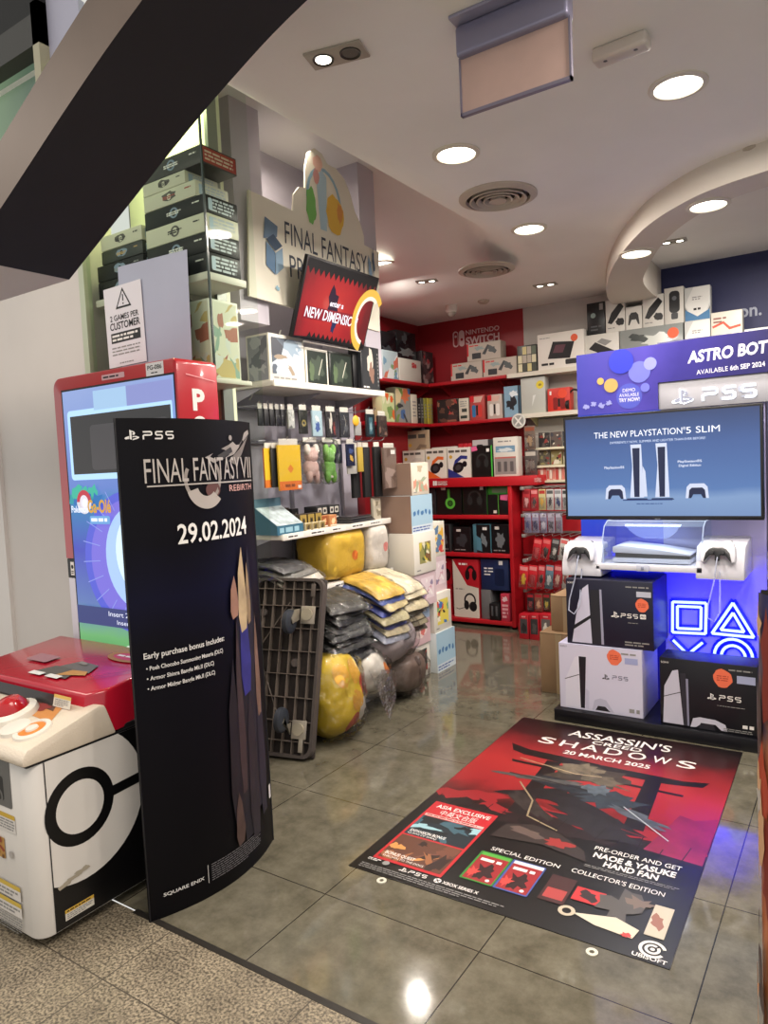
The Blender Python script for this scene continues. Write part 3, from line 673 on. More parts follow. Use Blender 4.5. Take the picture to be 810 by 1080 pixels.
P.rect(.24, 1.12, .46, 1.2, e_('a9cdf0')); P.rect(.46, 1.12, .737, 1.2, e_('8e97d2'))
P.disc(.125, .735, .052, e_('c23a4a')); P.disc(.125, .735, .03, e_('e8e4f0')); P.arc(.125, .735, .03, .052, e_('d9d9e4'), 180, 360); P.disc(.13, .73, .018, e_('e9efff', 1))
P.text('Pokémon', .03, .69, .03, e_('e9f0ff', 1), 'l', .12, .02); P.text('Ga-Olé', .15, .69, .055, e_('d9a23a'), 'l', .16, .03); P.rrect(.16, .64, .3, .675, .01, e_('6fa8e0')); P.greek(.17, .648, .29, .668, 1, e_('e9f0ff', 1), 3, .7)
P.rect(.02, .2, .737, .28, e_('44508e', .6)); P.text('Insert 2 Coins', .37, .246, .022, e_('e6ecff', 1), 'c', .25); P.text('Insert Coins', .4, .213, .02, e_('e6ecff', 1), 'c', .2); P.rrect(.34, .06, .5, .13, .03, e_('d4ecd8', .9))
P.build('screen', mach, Vector((-2.925, 1.8615, .665))-ML)
P = Pr(.0003); P.rect(.555, .005, .66, .055, M('e4e0e0', .5)); P.text('PG-086', .607, .028, .018, INK, 'c', .085, .02); P.greek(.585, .011, .63, .02, 1, INK, 3); P.build('serial_label', mach, Vector((-2.9, 1.8615, 1.885))-ML)
P = Pr(.0003); P.rrect(.27, .018, .42, .04, .004, M('d6a8ae', .5)); P.greek(.28, .022, .41, .036, 1, INK, 5); P.build('warning_label', mach, Vector((-2.9, 1.8615, 1.885))-ML)
P = Pr(.0003)   # lettering down the red side
P.text('P', .1, .6, .082, WH, 'c', .062, .04); P.disc(.1, .535, .04, WH); P.disc(.1, .535, .018, M('b51827', .3)); P.rect(.06, .53, .085, .54, M('b51827', .3)); P.rect(.115, .53, .14, .54, M('b51827', .3))
for k, ch in enumerate('KéMON'): P.text(ch, .1, .4-.095*k, .075, WH, 'c', .06, .04)
P.line([(.04, .735), (.19, .715)], .004, M('e6a0a4', .4))
P.build('side_lettering', mach, Vector((-2.1692, 1.864, 1.15))-ML, (0, 0, pi/2))
P = Pr(.0003); P.rect(0, 0, .026, .06, WH); P.disc(.013, .038, .009, INK); P.greek(.004, .006, .022, .022, 2, INK, 3); P.build('frame_label', mach, Vector((-2.955, 1.8632, 1.072))-ML)
# --- curved promotional standee
SL = Vector((-2.0, 1.755, 0)); SW, SH = .61, 1.69
def arcpt(t, s, off=0): return Vector((SL.x+s*.078*4*t*(1-t)+off, 1.45+SW*t, 0))-SL
st = thing('standee', 'tall black curved cardboard game standee dated 29.02.2024', 'standee', SL)
N = 24
SM = GM('standee_black', 'z', 0, 1.7, [(0, '0b0a0c'), (.5, '0d0c14'), (.62, '101024'), (.75, '0c0b12'), (1, '0d0c10')], .25, 1.5, rough=.42, spec=.12)
for nm, s, m in (('front_panel', 1, SM), ('back_panel', -1, M('141316', .6))):
    b = MB(); vs = []
    for i in range(N+1):
        p = arcpt(i/N, s); q = arcpt(i/N, s, -.004*s); vs += [(p.x, p.y, 0), (p.x, p.y, SH), (q.x, q.y, 0), (q.x, q.y, SH)]
    fs = []
    for i in range(N): a = 4*i; c = a+4; fs += [(a, c, c+1, a+1), (a+2, a+3, c+3, c+2), (a+1, c+1, c+3, a+3), (a, a+2, c+2, c)]
    fs += [(0, 1, 3, 2), (4*N, 4*N+2, 4*N+3, 4*N+1)]
    b.add(vs, fs, m).build(nm, st)
def stfn(u, v, l):
    p = arcpt(u/SW, 1); t = u/SW; nrm = Vector((1, -.078*4*(1-2*t)/SW, 0)).normalized()
    p = p+nrm*(.0008+l); return (p.x, p.y, v)
P = Pr(.0002); P.nu = 60
S_ = M('d9d7d4', .5); SIL = M('b9b2ac', .45, .3)
ps_logo(P, .025, 1.618, .036, S_); ps5_word(P, .078, 1.62, .027, S_)
# title with its emblem
P.arc(.29, 1.48, .07, .083, M('8f8781', .5), 150, 400, 40); P.disc(.33, 1.44, .035, M('5d3a36', .5), .028); P.arc(.3, 1.46, .04, .085, M('a8a09a', .5), 195, 320, 30)
P.poly([(.3, 1.555), (.43, 1.6), (.585, 1.66), (.59, 1.645), (.46, 1.565), (.34, 1.535)], M('8d8682', .5)); P.poly([(.42, 1.54), (.5, 1.585), (.58, 1.637), (.52, 1.57), (.47, 1.525)], M('6d6662', .5)); P.poly([(.36, 1.56), (.44, 1.592), (.45, 1.575), (.38, 1.545)], M('2a2727', .5)); P.disc(.44, 1.625, .01, M('8d8682', .5))
P.text('FINAL FANTASY', .075, 1.475, .085, SIL, 'l', .415, 0); P.text('VII', .5, 1.475, .085, SIL, 'l', .085, 0); P.rect(.08, 1.462, .59, 1.467, SIL); P.text('REBIRTH', .415, 1.43, .024, M('c79a94', .5), 'l', .165, .005)
P.text('29.02.2024', .17, 1.265, .068, M('e4e2de', .5), 'l', .345, .018)
bw = M('d2d0ce', .5)
P.text('Early purchase bonus includes:', .035, .895, .02, bw, 'l', .3, .02)
for k, tx in enumerate(('• Posh Chocobo Summoning Materia (DLC)', '• Armor Shinra Bangle Mk.II (DLC)', '• Armor Midgar Bangle Mk.II (DLC)')): P.text(tx, .04, .855-.034*k, .0145, bw, 'l', (.285, .24, .242)[k], .02)
P.text('SQUARE ENIX', .045, .075, .012, bw, 'l', .14, .02); P.rect(.2, .055, .202, .12, bw); P.greek(.215, .055, .48, .12, 8, M('77757a', .5), 6, .3); P.rrect(.575, .19, .592, .245, .004, bw)
# plain abstract art in place of the printed figure: a cluster of tall shards in its colours
rg = random.Random(11)
for k, (u, v, w_, h_, c) in enumerate(((.42, .12, .1, .95, '15121a'), (.5, .2, .09, 1.02, '1d1a26'), (.36, .2, .07, .62, '1a151c'), (.46, .1, .07, .6, '241d24'), (.53, .16, .06, .7, '201c2c'), (.4, .3, .04, .66, '3a2c2e'),
        (.45, .66, .07, .42, '2b2a70'), (.53, .55, .04, .4, '6c5348'), (.4, .96, .05, .16, '8f6a58'), (.45, .9, .06, .32, 'b09a78'), (.49, .92, .03, .24, '8a7458'), (.36, .12, .05, .2, '4a3833'))):
    P.poly([(u-w_/2, v+h_*.2), (u-w_*.3, v), (u+w_*.3, v+.01), (u+w_/2, v+h_*.3), (u+w_*.25, v+h_*.8), (u+w_*rg.uniform(-.1, .2), v+h_), (u-w_*.35, v+h_*.7)], M(c, .5, var=.25, vs=12))
P.build('front_print', st, fn=stfn)
# --- platform trolley stood on end
br = Vector((-2.345, 2.72, .015)); e1 = Vector((.975, .22, 0)).normalized(); e2 = Vector((-.1, .25, .9)); e2 = (e2-e1*e2.dot(e1)).normalized(); e3 = e1.cross(e2)
TM = Matrix((e1, -e3, e2)).transposed().to_4x4(); TM.translation = br
tr = thing('platform_trolley', 'dark platform trolley stood on end against the shelving, casters facing out', 'trolley'); tr.matrix_world = TM
TW, TH = .42, .93; TP = M('4a4340', .6, var=.1, vs=20); TD = M('2a2320', .7, var=.2, vs=8); RB = M('6a6058', .55)
# local: x right (deck spans -TW..0), -y toward the viewer, z up
MB().box(-TW, 0, .03, .055, 0, TH, TD, .012, 3).build('deck', tr)
b = MB(); outl = []
for cx, cz, a in ((-.05, TH-.05, 0), (-TW+.05, TH-.05, 90), (-TW+.05, .05, 180), (-.05, .05, 270)): outl += [(cx+.05*cos(RD(a+15*i)), 0, cz+.05*sin(RD(a+15*i))) for i in range(7)]
ins = [(x+(-TW/2-x)*.07, 0, z+(TH/2-z)*.035) for x, _, z in outl]; n = len(outl)
vs = [(x, -.006, z) for x, _, z in outl]+[(x, -.006, z) for x, _, z in ins]+[(x, .045, z) for x, _, z in outl]+[(x, .045, z) for x, _, z in ins]
for i in range(n): j = (i+1) % n; b.add([], [], TP); 
b.add(vs, sum([[(i, (i+1) % n, n+(i+1) % n, n+i), (2*n+i, 2*n+(i+1) % n, (i+1) % n, i), (n+i, n+(i+1) % n, 3*n+(i+1) % n, 3*n+i)] for i in range(n)], []), TP).build('deck_rim', tr)
b = MB()
for x in (-.36, -.3, -.24, -.18, -.12, -.06): b.box(x-.002, x+.002, 0, .03, .01, TH-.01, RB)
for z in (.08, .18, .3, .42, .54, .66, .78, .87): b.box(-TW+.01, -.01, 0, .03, z-.002, z+.002, RB)
b.tube([(-.4, .012, .5), (-.2, .012, .8)], .003, RB, 6); b.tube([(-.36, .012, .5), (-.22, .012, .2)], .003, RB, 6)
for x, z in ((-.36, .74), (-.14, .48)): b.cyl((x, .004, z), (x, .03, z), .022, TP)
b.build('rib_grid', tr)
for z, s in ((.735, 1), (.145, -1)):
    cst = MB().box(-.12, -.035, -.012, -.004, z-.05, z+.045, M('b9b2a4', .35, .6), .004).build('caster', tr)
    b = MB(); 
    for dx in (-.05, -.012): b.prism([(-.014, z+.03), (-.014, z-.03), (-.085, z-.055*s), (-.1, z-.03*s), (-.07, z+.02)], -.115+dx, -.111+dx, M('a8a296', .3, .7), 'x')
    b.cyl((-.08, -.02, z), (-.08, -.004, z), .032, M('c4bda8', .3, .6)); b.build('fork', cst)
    w_ = MB().lathe([(.014, -.018), (.05, -.018), (.062, -.012), (.064, 0), (.062, .012), (.05, .018), (.014, .018)], M('2b3038', .5), 28, Matrix.Translation((-.146, -.082, z-.045*s)) @ Matrix.Rotation(pi/2, 4, 'Y')).build('wheel', cst)
b = MB().box(-.075, -.05, -.012, -.002, .03, .1, M('b5aea0', .3, .6), .003); b.build('lock_plate', tr)
MB().box(-.07, -.045, -.01, -.002, .83, .9, M('5a524c', .5), .003).build('strap_plate', tr)
# ================================================================== WHITE SHELVING AND ITS GOODS
UL = Vector((-2.85, 3.48, 0)); unit = thing('shelving_unit', 'tall white retail shelving with three bracketed shelves along the left wall', 'shelving', UL)
def up(b, name, par=None, **k): return b.build(name, par or unit, None if par else -UL, **k)
PAN = M('b3b0bf', .5, var=.03, vs=3); SHW = M('d0ccc6', .45); SY0, SY1, SXB, SXF = 2.93, 4.02, -3.05, -2.65
b = MB().box(SXB-.005, SXB+.01, SY0, SY1, .1, 2.1, PAN)
up(b, 'back_panel')
for y in (2.94, 3.47, 4.0): up(MB().box(SXB+.01, SXB+.03, y-.012, y+.012, .1, 2.3, M('8d8b94', .4, .4)), 'upright')
up(MB().box(SXB, SXF+.03, SY0, SY1, 0, .1, M('c9c6cc', .5), .004), 'plinth')
for z, lx in ((1.985, 0), (1.14, 1), (.80, 1), (.44, 0)):
    s = up(MB().box(SXB+.01, SXF, SY0, SY1, z-.028, z, SHW, .003), 'shelf')
    up(MB().box(SXF-.004, SXF+.006, SY0+.005, SY1, z-.032, z+.004, M('dedad2', .4), .002), 'label_strip', s)
    if lx:
        P = Pr()
        for k in range(5): P.rect(.03+.2*k, .006, .17+.2*k, .03, WH); P.greek(.04+.2*k, .01, .16+.2*k, .026, 1, INK, k)
        P.build('price_labels', s, (SXF+.0065, SY0+.01, z-.032), (0, 0, pi/2))
    for y in (2.96, 3.47, 3.99): up(MB().prism([(SXB+.01, z-.03), (SXF-.1, z-.03), (SXB+.02, z-.12)], y-.003, y+.003, M('a9a6b2', .4, .4), 'y'), 'bracket', s)
HK = M('b9b9bd', .25, .9)
for z in (1.872, 1.672): up(MB().box(SXB+.02, SXB+.035, SY0, SY1, z-.012, z+.012, M('a6a4ae', .35, .6), .003), 'hook_rail')
def hook(y, z, x1): up(MB().tube([(SXB+.03, y, z), (x1-.02, y, z), (x1, y, z+.006), (x1+.008, y, z+.02)], .003, HK, 6), 'hook')
# plain cloud-topped sign
SX = -2.69
sg = MB().prism([(2.87, 2.979), (3.226, 2.965)]+[(3.226, 2.976), (3.24, 3.06), (3.29, 3.115), (3.347, 3.126), (3.355, 3.24), (3.39, 3.34), (3.45, 3.383), (3.52, 3.375), (3.57, 3.33), (3.654, 3.33), (3.74, 3.29), (3.80, 3.21), (3.835, 3.12), (3.89, 3.06), (3.924, 2.99), (3.924, 2.93)]+[(4.09, 2.917), (4.06, 2.39), (2.83, 2.422)], SX-.012, SX, M('e2dece', .6), 'x').build('cloud_topped_sign', None, smooth=False)
rebase(sg, (SX, 3.48, 2.42)); tag(sg, 'white board with a cloud-shaped top above the shelving, tall thin lettering', 'sign')
P = Pr(.0004); o_ = 3.48
def U(y): return y-2.83
INB = M('3a4250', .6); SKY = M('8fb2c4', .6)
P.text('FINAL FANTASY', U(3.14), .345, .13, INB, 'l', .8, 0, 0, -.03); P.text('PREMIUM', U(3.17), .165, .13, INB, 'l', .5)
# plain pastel shapes where the board shows characters
P.line([(U(3.52)+.03*cos(a/10*pi)*0+.16*cos(RD(180-a*16)), .66+.2*sin(RD(180-a*16))) for a in range(12)], .022, SKY); P.poly([(U(3.47), .5), (U(3.53), .5), (U(3.55), .82), (U(3.5), .86), (U(3.45), .78)], M('a9c3cf', .6))
P.blob(U(3.39), .62, .045, .11, M('6fae5a', .6), 3, .15); P.blob(U(3.62), .62, .085, .12, M('e0b64a', .6), 6, .12); P.blob(U(3.67), .64, .03, .06, M('d6934a', .6), 8, .2); P.blob(U(3.47), .88, .045, .045, M('d9b0a0', .6), 5, .12); P.blob(U(3.45), .8, .03, .045, M('c58f8a', .6), 9, .12)
for pts, c in (([(.13, .33), (.24, .36), (.25, .42), (.15, .45)], '6d86a0'), ([(.14, .19), (.21, .15), (.22, .27), (.15, .32)], '5f7f9f'), ([(.215, .15), (.28, .2), (.28, .31), (.222, .27)], '88a5bd'), ([(.15, .33), (.22, .28), (.28, .32), (.21, .37)], '42566e')): P.poly(pts, M(c, .6))
P.blob(.22, .08, .015, .012, SKY, 2); P.blob(U(3.97), .37, .02, .07, M('7d98b2', .6), 4, .4); P.blob(U(4.01), .42, .015, .09, M('55677d', .6), 7, .4)
P.build('front_print', sg, (.0008, 2.83-o_, 0), (0, 0, pi/2))
# tilted screen
a = Vector((-2.5, 3.11, 2.66)); c = Vector((-2.65, 3.11, 2.235)); ez = (a-c); th = ez.length; ez.normalize(); ey = Vector((0, 1, 0)); nx = ey.cross(ez)
TMx = Matrix((ey, -nx, ez)).transposed().to_4x4(); TMx.translation = c
tv = thing('tilted_display', 'tilted screen showing a red advert, hung in front of the white sign', 'screen'); tv.matrix_world = TMx; tw = .692
MB().box(0, tw, .003, .03, 0, th, M('141216', .4), .004).build('housing', tv)
RG = GM('red_advert', 'x', 0, 1, [(0, '5e0a10'), (.3, 'b3121a'), (.5, 'd8352c'), (.75, 'a80f18'), (1, '7d0a12')], 0, 3, emit=.9, radial=None)
P = Pr(.0004); e = lambda c, s=.9: M(c, .5, emit=s)
P.rect(.012, .012, tw-.012, th-.012, GM('red_burst', 'x', 0, .34, [(0, 'f0685a'), (.25, 'd92b28'), (.7, 'c0141f'), (1, '7d0a14')], .5, 7, emit=.85, radial=(.3, 0, .2)))
zig = []
for k in range(15): zig += [(.02+.046*k, th-.055), (.043+.046*k, th-.095)]
P.poly([(.012, th-.012)]+[(.012, th-.06)]+zig+[(tw-.012, th-.06), (tw-.012, th-.012)], BK)
zig = []
for k in range(13): zig += [(.12+.042*k, .02), (.141+.042*k, .05)]
P.poly([(.012, .012)]+zig+[(tw-.012, .03), (tw-.012, .012)], BK)
P.blob(.3, .22, .05, .1, e('2a1030', .6), 4, .4); P.blob(.34, .13, .03, .06, e('1d2a5a', .6), 9, .4)
P.text('enter a', .33, .215, .034, e('e8e4f0'), 'c', .13, .03, .1); P.poly([(.05, .115), (.575, .135), (.58, .2), (.055, .185)], e('8f1a2a', .7)); P.text('NEW DIMENSION', .062, .127, .06, e('eef4ff', 1), 'l', .495, .012, .08)
P.arc(.655, .18, .12, .155, e('e0b44a'), 40, 262, 40, 1.25); P.arc(.655, .18, .1, .12, e('f3ead6'), 60, 262, 40, 1.25); 
P.build('screen', tv, (0, .0025, 0))
MB().box(.3, .4, .03, .06, .1, .3, BK, .004).build('mount_plate', tv); MB().tube([(.35, .05, .2), (.35, .16, .12), (.35, .30, .1)], .014, BK, 8).build('mount_arm', tv)
MB().tube([(.1, .0, -.012), (.66, .0, -.012)], .004, M('c9c6c0', .3, .6), 6).build('light_bar', tv)
MB().tube([(.01, .1, .02), (-.02, .12, -.2), (-.09, .14, -.4)], .005, M('cfccc6', .5), 6).build('cable', tv)
# --- top shelf
T0 = 1.9855
def artp(bg, cols, seed, m=.012, n=10, fl=None):
    def f(P, w, h): P.art(m, m, w-m, h-m, M(bg, .35), [M(c, .4) for c in cols], seed, n)
    return f
def a1(P, w, h):
    P.art(.02, .045, w-.02, h-.02, M('b7c4cf', .3), [M('8fa3b5', .35), M('4f5a68', .35), M('cfd8df', .35), M('3a3f4a', .35), M('9a8a76', .35)], 5, 14); P.greek(.03, .015, w-.06, .035, 1, GREY, 3)
xcarton('figure_box', 'white-framed collector box with a pale blue-grey picture, first on the top shelf', 'box', (284, 354, 321, 402), -2.70, T0, .17, CARDW, a1, pr2=artp('8c9098', ['6a6f78', 'a9adb3'], 2))
def a2(P, w, h): P.rect(.015, .015, w-.015, h-.015, M('1f2a24', .3)); P.blob(w*.5, h*.5, .06, .07, M('3d4a3e', .35), 3); P.line([(w*.55, h*.3), (w*.75, h*.75)], .006, M('c9c7b8', .4)); P.blob(w*.25, h*.4, .02, .06, M('55684a', .4), 6)
xcarton('figure_box', 'white-rimmed dark green collector box second on the top shelf', 'box', (322.5, 368, 346, 404), -2.70, T0, .14, CARDW, a2)
xcarton('figure_box', 'dark green collector box without a rim, third on the top shelf', 'box', (347.5, 372, 371, 406), -2.70, T0, .14, M('1c221f', .35), a2)
xcarton('figure_box', 'narrow plain black box on the top shelf beside the tall grey one', 'box', (372.5, 374, 379, 408), -2.71, T0, .12, M('0f0f12', .4))
def a3(P, w, h): P.rect(.01, .01, w-.01, h-.01, M('2f3236', .35)); P.blob(w*.5, h*.6, .03, .09, M('cfc9bd', .4), 5, .3); P.blob(w*.55, h*.42, .025, .06, M('8a6a5c', .4), 2); P.greek(w*.88, .03, w*.94, h-.03, 9, GREY, 4); P.greek(.02, .015, .1, .035, 1, WH, 4)
xcarton('figure_box', 'tall dark grey collector box with a pale feather shape ending the top shelf', 'box', (381, 366, 400, 411), -2.68, T0, .1, M('222428', .35), a3)
# --- hanging packs
FILM = GLASS('clear_film', 'ffffff', .03, .18, .6); FILM2 = GLASS('crinkled_film', 'f6f6f6', .05, .2, 1.0)
def pack(label, y, ztop, w, h, x, m, pr=None, hz=None, th=.012, group=None, rz=0, film=True, head=.03):
    """card or pouch hanging on a hook, its face to the aisle"""
    t = thing('hanging_pack', label, 'hanging pack', (x, y, ztop-h), rz, group)
    b = MB().box(-th, 0, -w/2, w/2, 0, h-head, m, min(.003, th/3)).build('pouch', t)
    hd = MB().box(-th*.5-.001, -th*.5+.001, -w*.42, w*.42, h-head-.002, h, M('cfccc2', .4)).build('header_card', t)
    if pr:
        P = Pr(); pr(P, w, h-head); P.build('front_print', t, (.0006, -w/2, 0), (0, 0, pi/2))
    if film:
        MB().add([(.003, -w/2-.006, -.008), (.003, w/2+.006, -.008), (.003, w/2+.004, h+.004), (.003, -w/2-.004, h+.004)], [(0, 1, 2, 3)], FILM).build('clear_sleeve', t)
    return t
R1, R2 = 1.872, 1.672
for y, x in ((2.95, -2.78), (3.02, -2.78), (3.07, -2.78), (3.16, -2.74), (3.26, -2.72), (3.38, -2.72), (3.51, -2.72), (3.66, -2.72), (3.78, -2.72), (3.9, -2.7), (4.0, -2.72)): hook(y, R1-.008, x-.004)
for k in range(5): pack('thin black pack hanging edge-on in the close row at the upper hook rail', 2.945+.042*k, R1, .036, .125, -2.765+.004*k, DK, None, group='thin black packs at the upper rail', film=(k > 2))
def pW(P, w, h): P.art(.004, .004, w-.004, h-.004, M('b9bdb8', .3), [M('8c918d', .4), M('5a5f5c', .4), M('d6d6cf', .4)], 3, 6)
pack('small clear pack with a whitish charm, next to the thin black packs', 3.16, R1, .055, .14, -2.73, M('9a9d98', .4), pW)
def pG(P, w, h): P.rect(.006, .006, w-.006, h-.006, M('23261f', .3)); P.disc(w/2, h*.45, w*.26, M('8d8048', .4)); P.disc(w/2, h*.45, w*.13, M('23261f', .3))
pack('dark pack with a round gold badge at the upper rail', 3.25, R1, .075, .17, -2.715, M('2f312c', .4), pG)
def pB(P, w, h): P.rect(.004, .004, w-.004, h-.004, M('a9c4cf', .3)); P.blob(w*.5, h*.38, w*.22, h*.2, M('3f5a9a', .4), 3); P.blob(w*.5, h*.68, w*.2, h*.12, M('d6dfe0', .4), 4)
pack('pale blue pack with a dark blue shape at the upper rail', 3.37, R1, .095, .185, -2.71, M('9fb8c4', .4), pB)
def pD(P, w, h): P.rect(.004, .004, w-.004, h-.004, M('2c2b2d', .3)); P.blob(w*.45, h*.5, w*.12, h*.36, M('c9c5ba', .4), 5, .5); P.blob(w*.75, h*.35, w*.08, h*.2, M('8f3a35', .4), 2, .5)
pack('black pack with a jagged white streak, right of the pale blue one', 3.505, R1, .1, .19, -2.71, M('2a2a2c', .4), pD)
def pE(P, w, h): P.rect(.004, .004, w-.004, h-.004, M('33353a', .3)); P.line([(w*.3, .02), (w*.6, h*.6), (w*.4, h-.02)], .004, M('a9a79f', .4)); P.blob(w*.6, h*.35, w*.2, h*.14, M('55585e', .4), 5)
pack('dark grey pack with a thin pale curve at the upper rail', 3.645, R1, .1, .19, -2.71, M('2f3034', .4), pE)
t = thing('hanging_charm', 'round yellow charm hanging between dark packs at the upper rail', 'charm', (-2.705, 3.755, 1.79)); Lump(.012, .035, .035, 2, 0).mesh(M('d9a62f', .45), 20, 12).build('disc', t); MB().tube([(0, 0, .035), (0, 0, .09)], .0015, HK, 5).build('loop', t)
pack('pale grey backing card below the round yellow charm', 3.80, R1-.055, .07, .12, -2.72, M('a8a7a6', .5))
def pT(P, w, h): P.rect(.004, .004, w-.004, h-.004, M('1f2a30', .3)); P.rect(w*.3, h*.12, w*.72, h*.85, M('41636f', .3)); P.blob(w*.5, h*.45, w*.12, h*.2, M('86a3aa', .4), 3)
pack('dark pack with a tall teal window at the upper rail', 3.9, R1-.005, .1, .18, -2.69, M('1a2024', .4), pT)
def pN(P, w, h): P.art(.004, .004, w-.004, h-.004, M('3b302c', .3), [M('55463f', .4), M('7a5a4e', .4), M('241d1b', .4)], 9, 8)
pack('dark brown pack last on the upper rail', 4.0, R1-.015, .1, .17, -2.66, M('2f2825', .4), pN, th=.02)
# lower rail
for y, x in ((3.08, -2.7), (3.29, -2.72), (3.45, -2.72), (3.57, -2.72), (3.66, -2.7), (3.72, -2.7), (3.8, -2.7), (3.9, -2.68), (4.0, -2.66)): hook(y, R2-.008, x-.004)
def pY(P, w, h):
    P.rect(0, 0, w, h*.2, M('d9742a', .45)); P.rect(0, h*.2, w, h, M('e2bb2c', .4)); P.poly([(w*.38, h*.47), (w*.52, h*.37), (w*.66, h*.47), (w*.52, h*.57)], M('d9832f', .4)); P.greek(w*.25, h*.06, w*.72, h*.14, 1, M('8a4a20', .5), 3, .8); P.rect(w*.82, h*.03, w*.97, h*.1, WH)
pack('orange booklet pack half hidden behind the yellow one', 3.01, R2-.02, .16, .25, -2.745, M('c4622a', .5), pY, film=False)
pack('dark booklet pack just behind the front yellow one', 3.05, R2-.02, .16, .25, -2.728, M('23262a', .5), film=False)
pack('bright yellow booklet pack with an orange band, in front at the lower rail', 3.09, R2, .19, .29, -2.70, M('dcb42a', .45), pY, film=True, head=.035)
def plush(label, y, cols, seed, w=.13, h=.2):
    t = thing('bagged_plush', label, 'plush toy', (-2.72, y, R2-h-.01)); rg = random.Random(seed)
    b = Lump(.035, w*.36, h*.22, 2.4, .12, 3, seed).mesh(cols[0], 24, 14).build('body', t, (0, 0, h*.32))
    Lump(.036, w*.3, h*.2, 2.2, .1, 3, seed+1).mesh(cols[0], 24, 14).build('head', t, (.004, 0, h*.64))
    for s in (-1, 1):
        Lump(.018, .022, .035, 2.2, .1, 3, seed+2).mesh(cols[1], 14, 10).build('ear', t, (.01, s*w*.26, h*.78)); Lump(.02, .02, .04, 2.2, .1, 3, seed+3).mesh(cols[0], 14, 10).build('leg', t, (.012, s*w*.22, h*.13))
    MB().box(.02, .023, -.02, .02, h*.1, h*.26, cols[2], .001).build('tag', t)
    Lump(.052, w*.52, h*.54, 4, .1, 5, seed+5, .06).mesh(FILM2, 30, 20).build('clear_bag', t, (.004, 0, h*.5)); MB().box(-.002, 0, -w*.4, w*.4, h*.97, h+.02, M('cfcdc4', .4)).build('header_card', t)
    return t
plush('pink and white plush toy in a clear bag at the lower rail', 3.3, (M('c9a9a0', .7, bump=.3), M('d9cfc6', .7), M('6b4a44', .5)), 3, .15, .24)
plush('bright green plush toy in a clear bag at the lower rail', 3.47, (M('6aa544', .7, bump=.3), M('82bb58', .7), M('dcdccc', .5)), 8, .13, .25)
def pV(P, w, h): P.rect(.003, .003, w-.003, h-.003, M('1c2340', .3)); P.blob(w*.55, h*.35, w*.2, h*.15, M('d0aa4a', .4), 4); P.blob(w*.5, h*.68, w*.25, h*.12, M('48598c', .4), 6)
pack('plain navy pack beside the green plush at the lower rail', 3.57, R2, .075, .15, -2.715, M('171b2c', .4))
pack('navy pack with a gold mark at the lower rail', 3.665, R2, .085, .17, -2.69, M('1f2748', .4), pV)
pack('white backing card hanging behind the navy pack with a gold mark', 3.71, R2-.02, .1, .2, -2.715, M('c9c7c0', .5))
pack('narrow yellow pack between the white card and the long black scarves', 3.785, R2-.02, .055, .19, -2.70, M('cdb04a', .5))
for k, (y, x) in enumerate(((3.8, -2.75), (3.87, -2.71), (3.94, -2.67))): pack('long black scarf hanging at the end of the lower rail', y, R2-.02, .075, .36, x, M('100f12', .75, var=.3, vs=60), None, th=.025, group='long black scarves', film=False)
def pR(P, w, h): P.art(.004, .004, w-.004, h-.004, M('7d6a60', .35), [M('93807a', .4), M('6a564d', .4), M('a08d84', .4)], 2, 6); P.rect(w*.55, h*.84, w*.9, h*.94, WH)
pack('large pinkish brown pouch last on the lower rail', 4.0, R2-.03, .15, .3, -2.615, M('75625a', .4), pR, th=.02)
# --- second shelf: little boxes
Z2 = 1.1405
t = thing('display_box', 'sloping blue-grey open display box at the front corner of the second shelf', 'display box', (-2.73, 3.02, Z2))
MB().prism([(-.09, 0), (.07, 0), (.07, .05), (-.09, .15)], -.11, .11, M('35657d', .5), 'y').build('tray', t)
P = Pr(); P.blob(.11, .09, .1, .05, M('9fb4bd', .5), 3); P.blob(.13, .1, .06, .04, M('c4cfd3', .5), 8); P.build('top_print', t, (-.088, 0, .151), (-pi/2, 0, 0)) if False else None
P = Pr(); P.greek(.02, .008, .2, .042, 1, M('8fb7c6', .5), 4, .8); P.build('front_print', t, (.0706, -.11, 0), (0, 0, pi/2))
lid = MB().add([(-.088, -.108, .1515), (.071, -.108, .052), (.071, .108, .052), (-.088, .108, .1515)], [(0, 1, 2, 3)], M('b4c2c6', .4, var=.35, vs=25)).build('sloped_window', t)
lid = MB().box(-.1, -.092, -.11, .11, .0, .2, M('55788a', .5), .002).build('backboard', t)
def fg(c1, c2):
    def f(P, w, h): P.rect(.003, .003, w-.003, h-.003, M(c1, .35)); P.blob(w*.5, h*.48, w*.24, h*.3, M(c2, .4), int(w*1e4), .35); P.rect(.004, .004, w-.004, h*.16, M('d9d2c0', .4))
    return f
YS = [(3.1, .07, .13, -2.87, 'black', '1d1712', '7d6a4a'), (3.2, .07, .13, -2.87, 'dark brown', '2a2018', '8a7a5a'), (3.29, .06, .12, -2.87, 'charcoal', '202020', '6d6a60')]
nm = ['at the back corner', 'in the middle of the back row', 'at the right of the back row']
for k, (y, w, h, x, cn, c1, c2) in enumerate(YS): carton('mini_figure_box', '%s mini figure box %s on the second shelf' % (cn, nm[k]), 'box', x-.07, x, y-w/2+.02, y+w/2+.02, Z2, Z2+h, M(c1, .4), fg(c1, c2), '+x')
for k, (y, lab) in enumerate(((3.17, 'gold-fronted mini figure box beside the sloping blue display box'), (3.24, 'gold-fronted mini figure box second from the sloping blue display box'), (3.31, 'gold-fronted mini figure box next to the orange cube'))):
    carton('mini_figure_box', lab, 'box', -2.76, -2.69, y-.031, y+.031, Z2, Z2+.095, M('3a2f20', .4), fg('9a8444', '2c241a'), '+x', 'gold-fronted mini figure boxes')
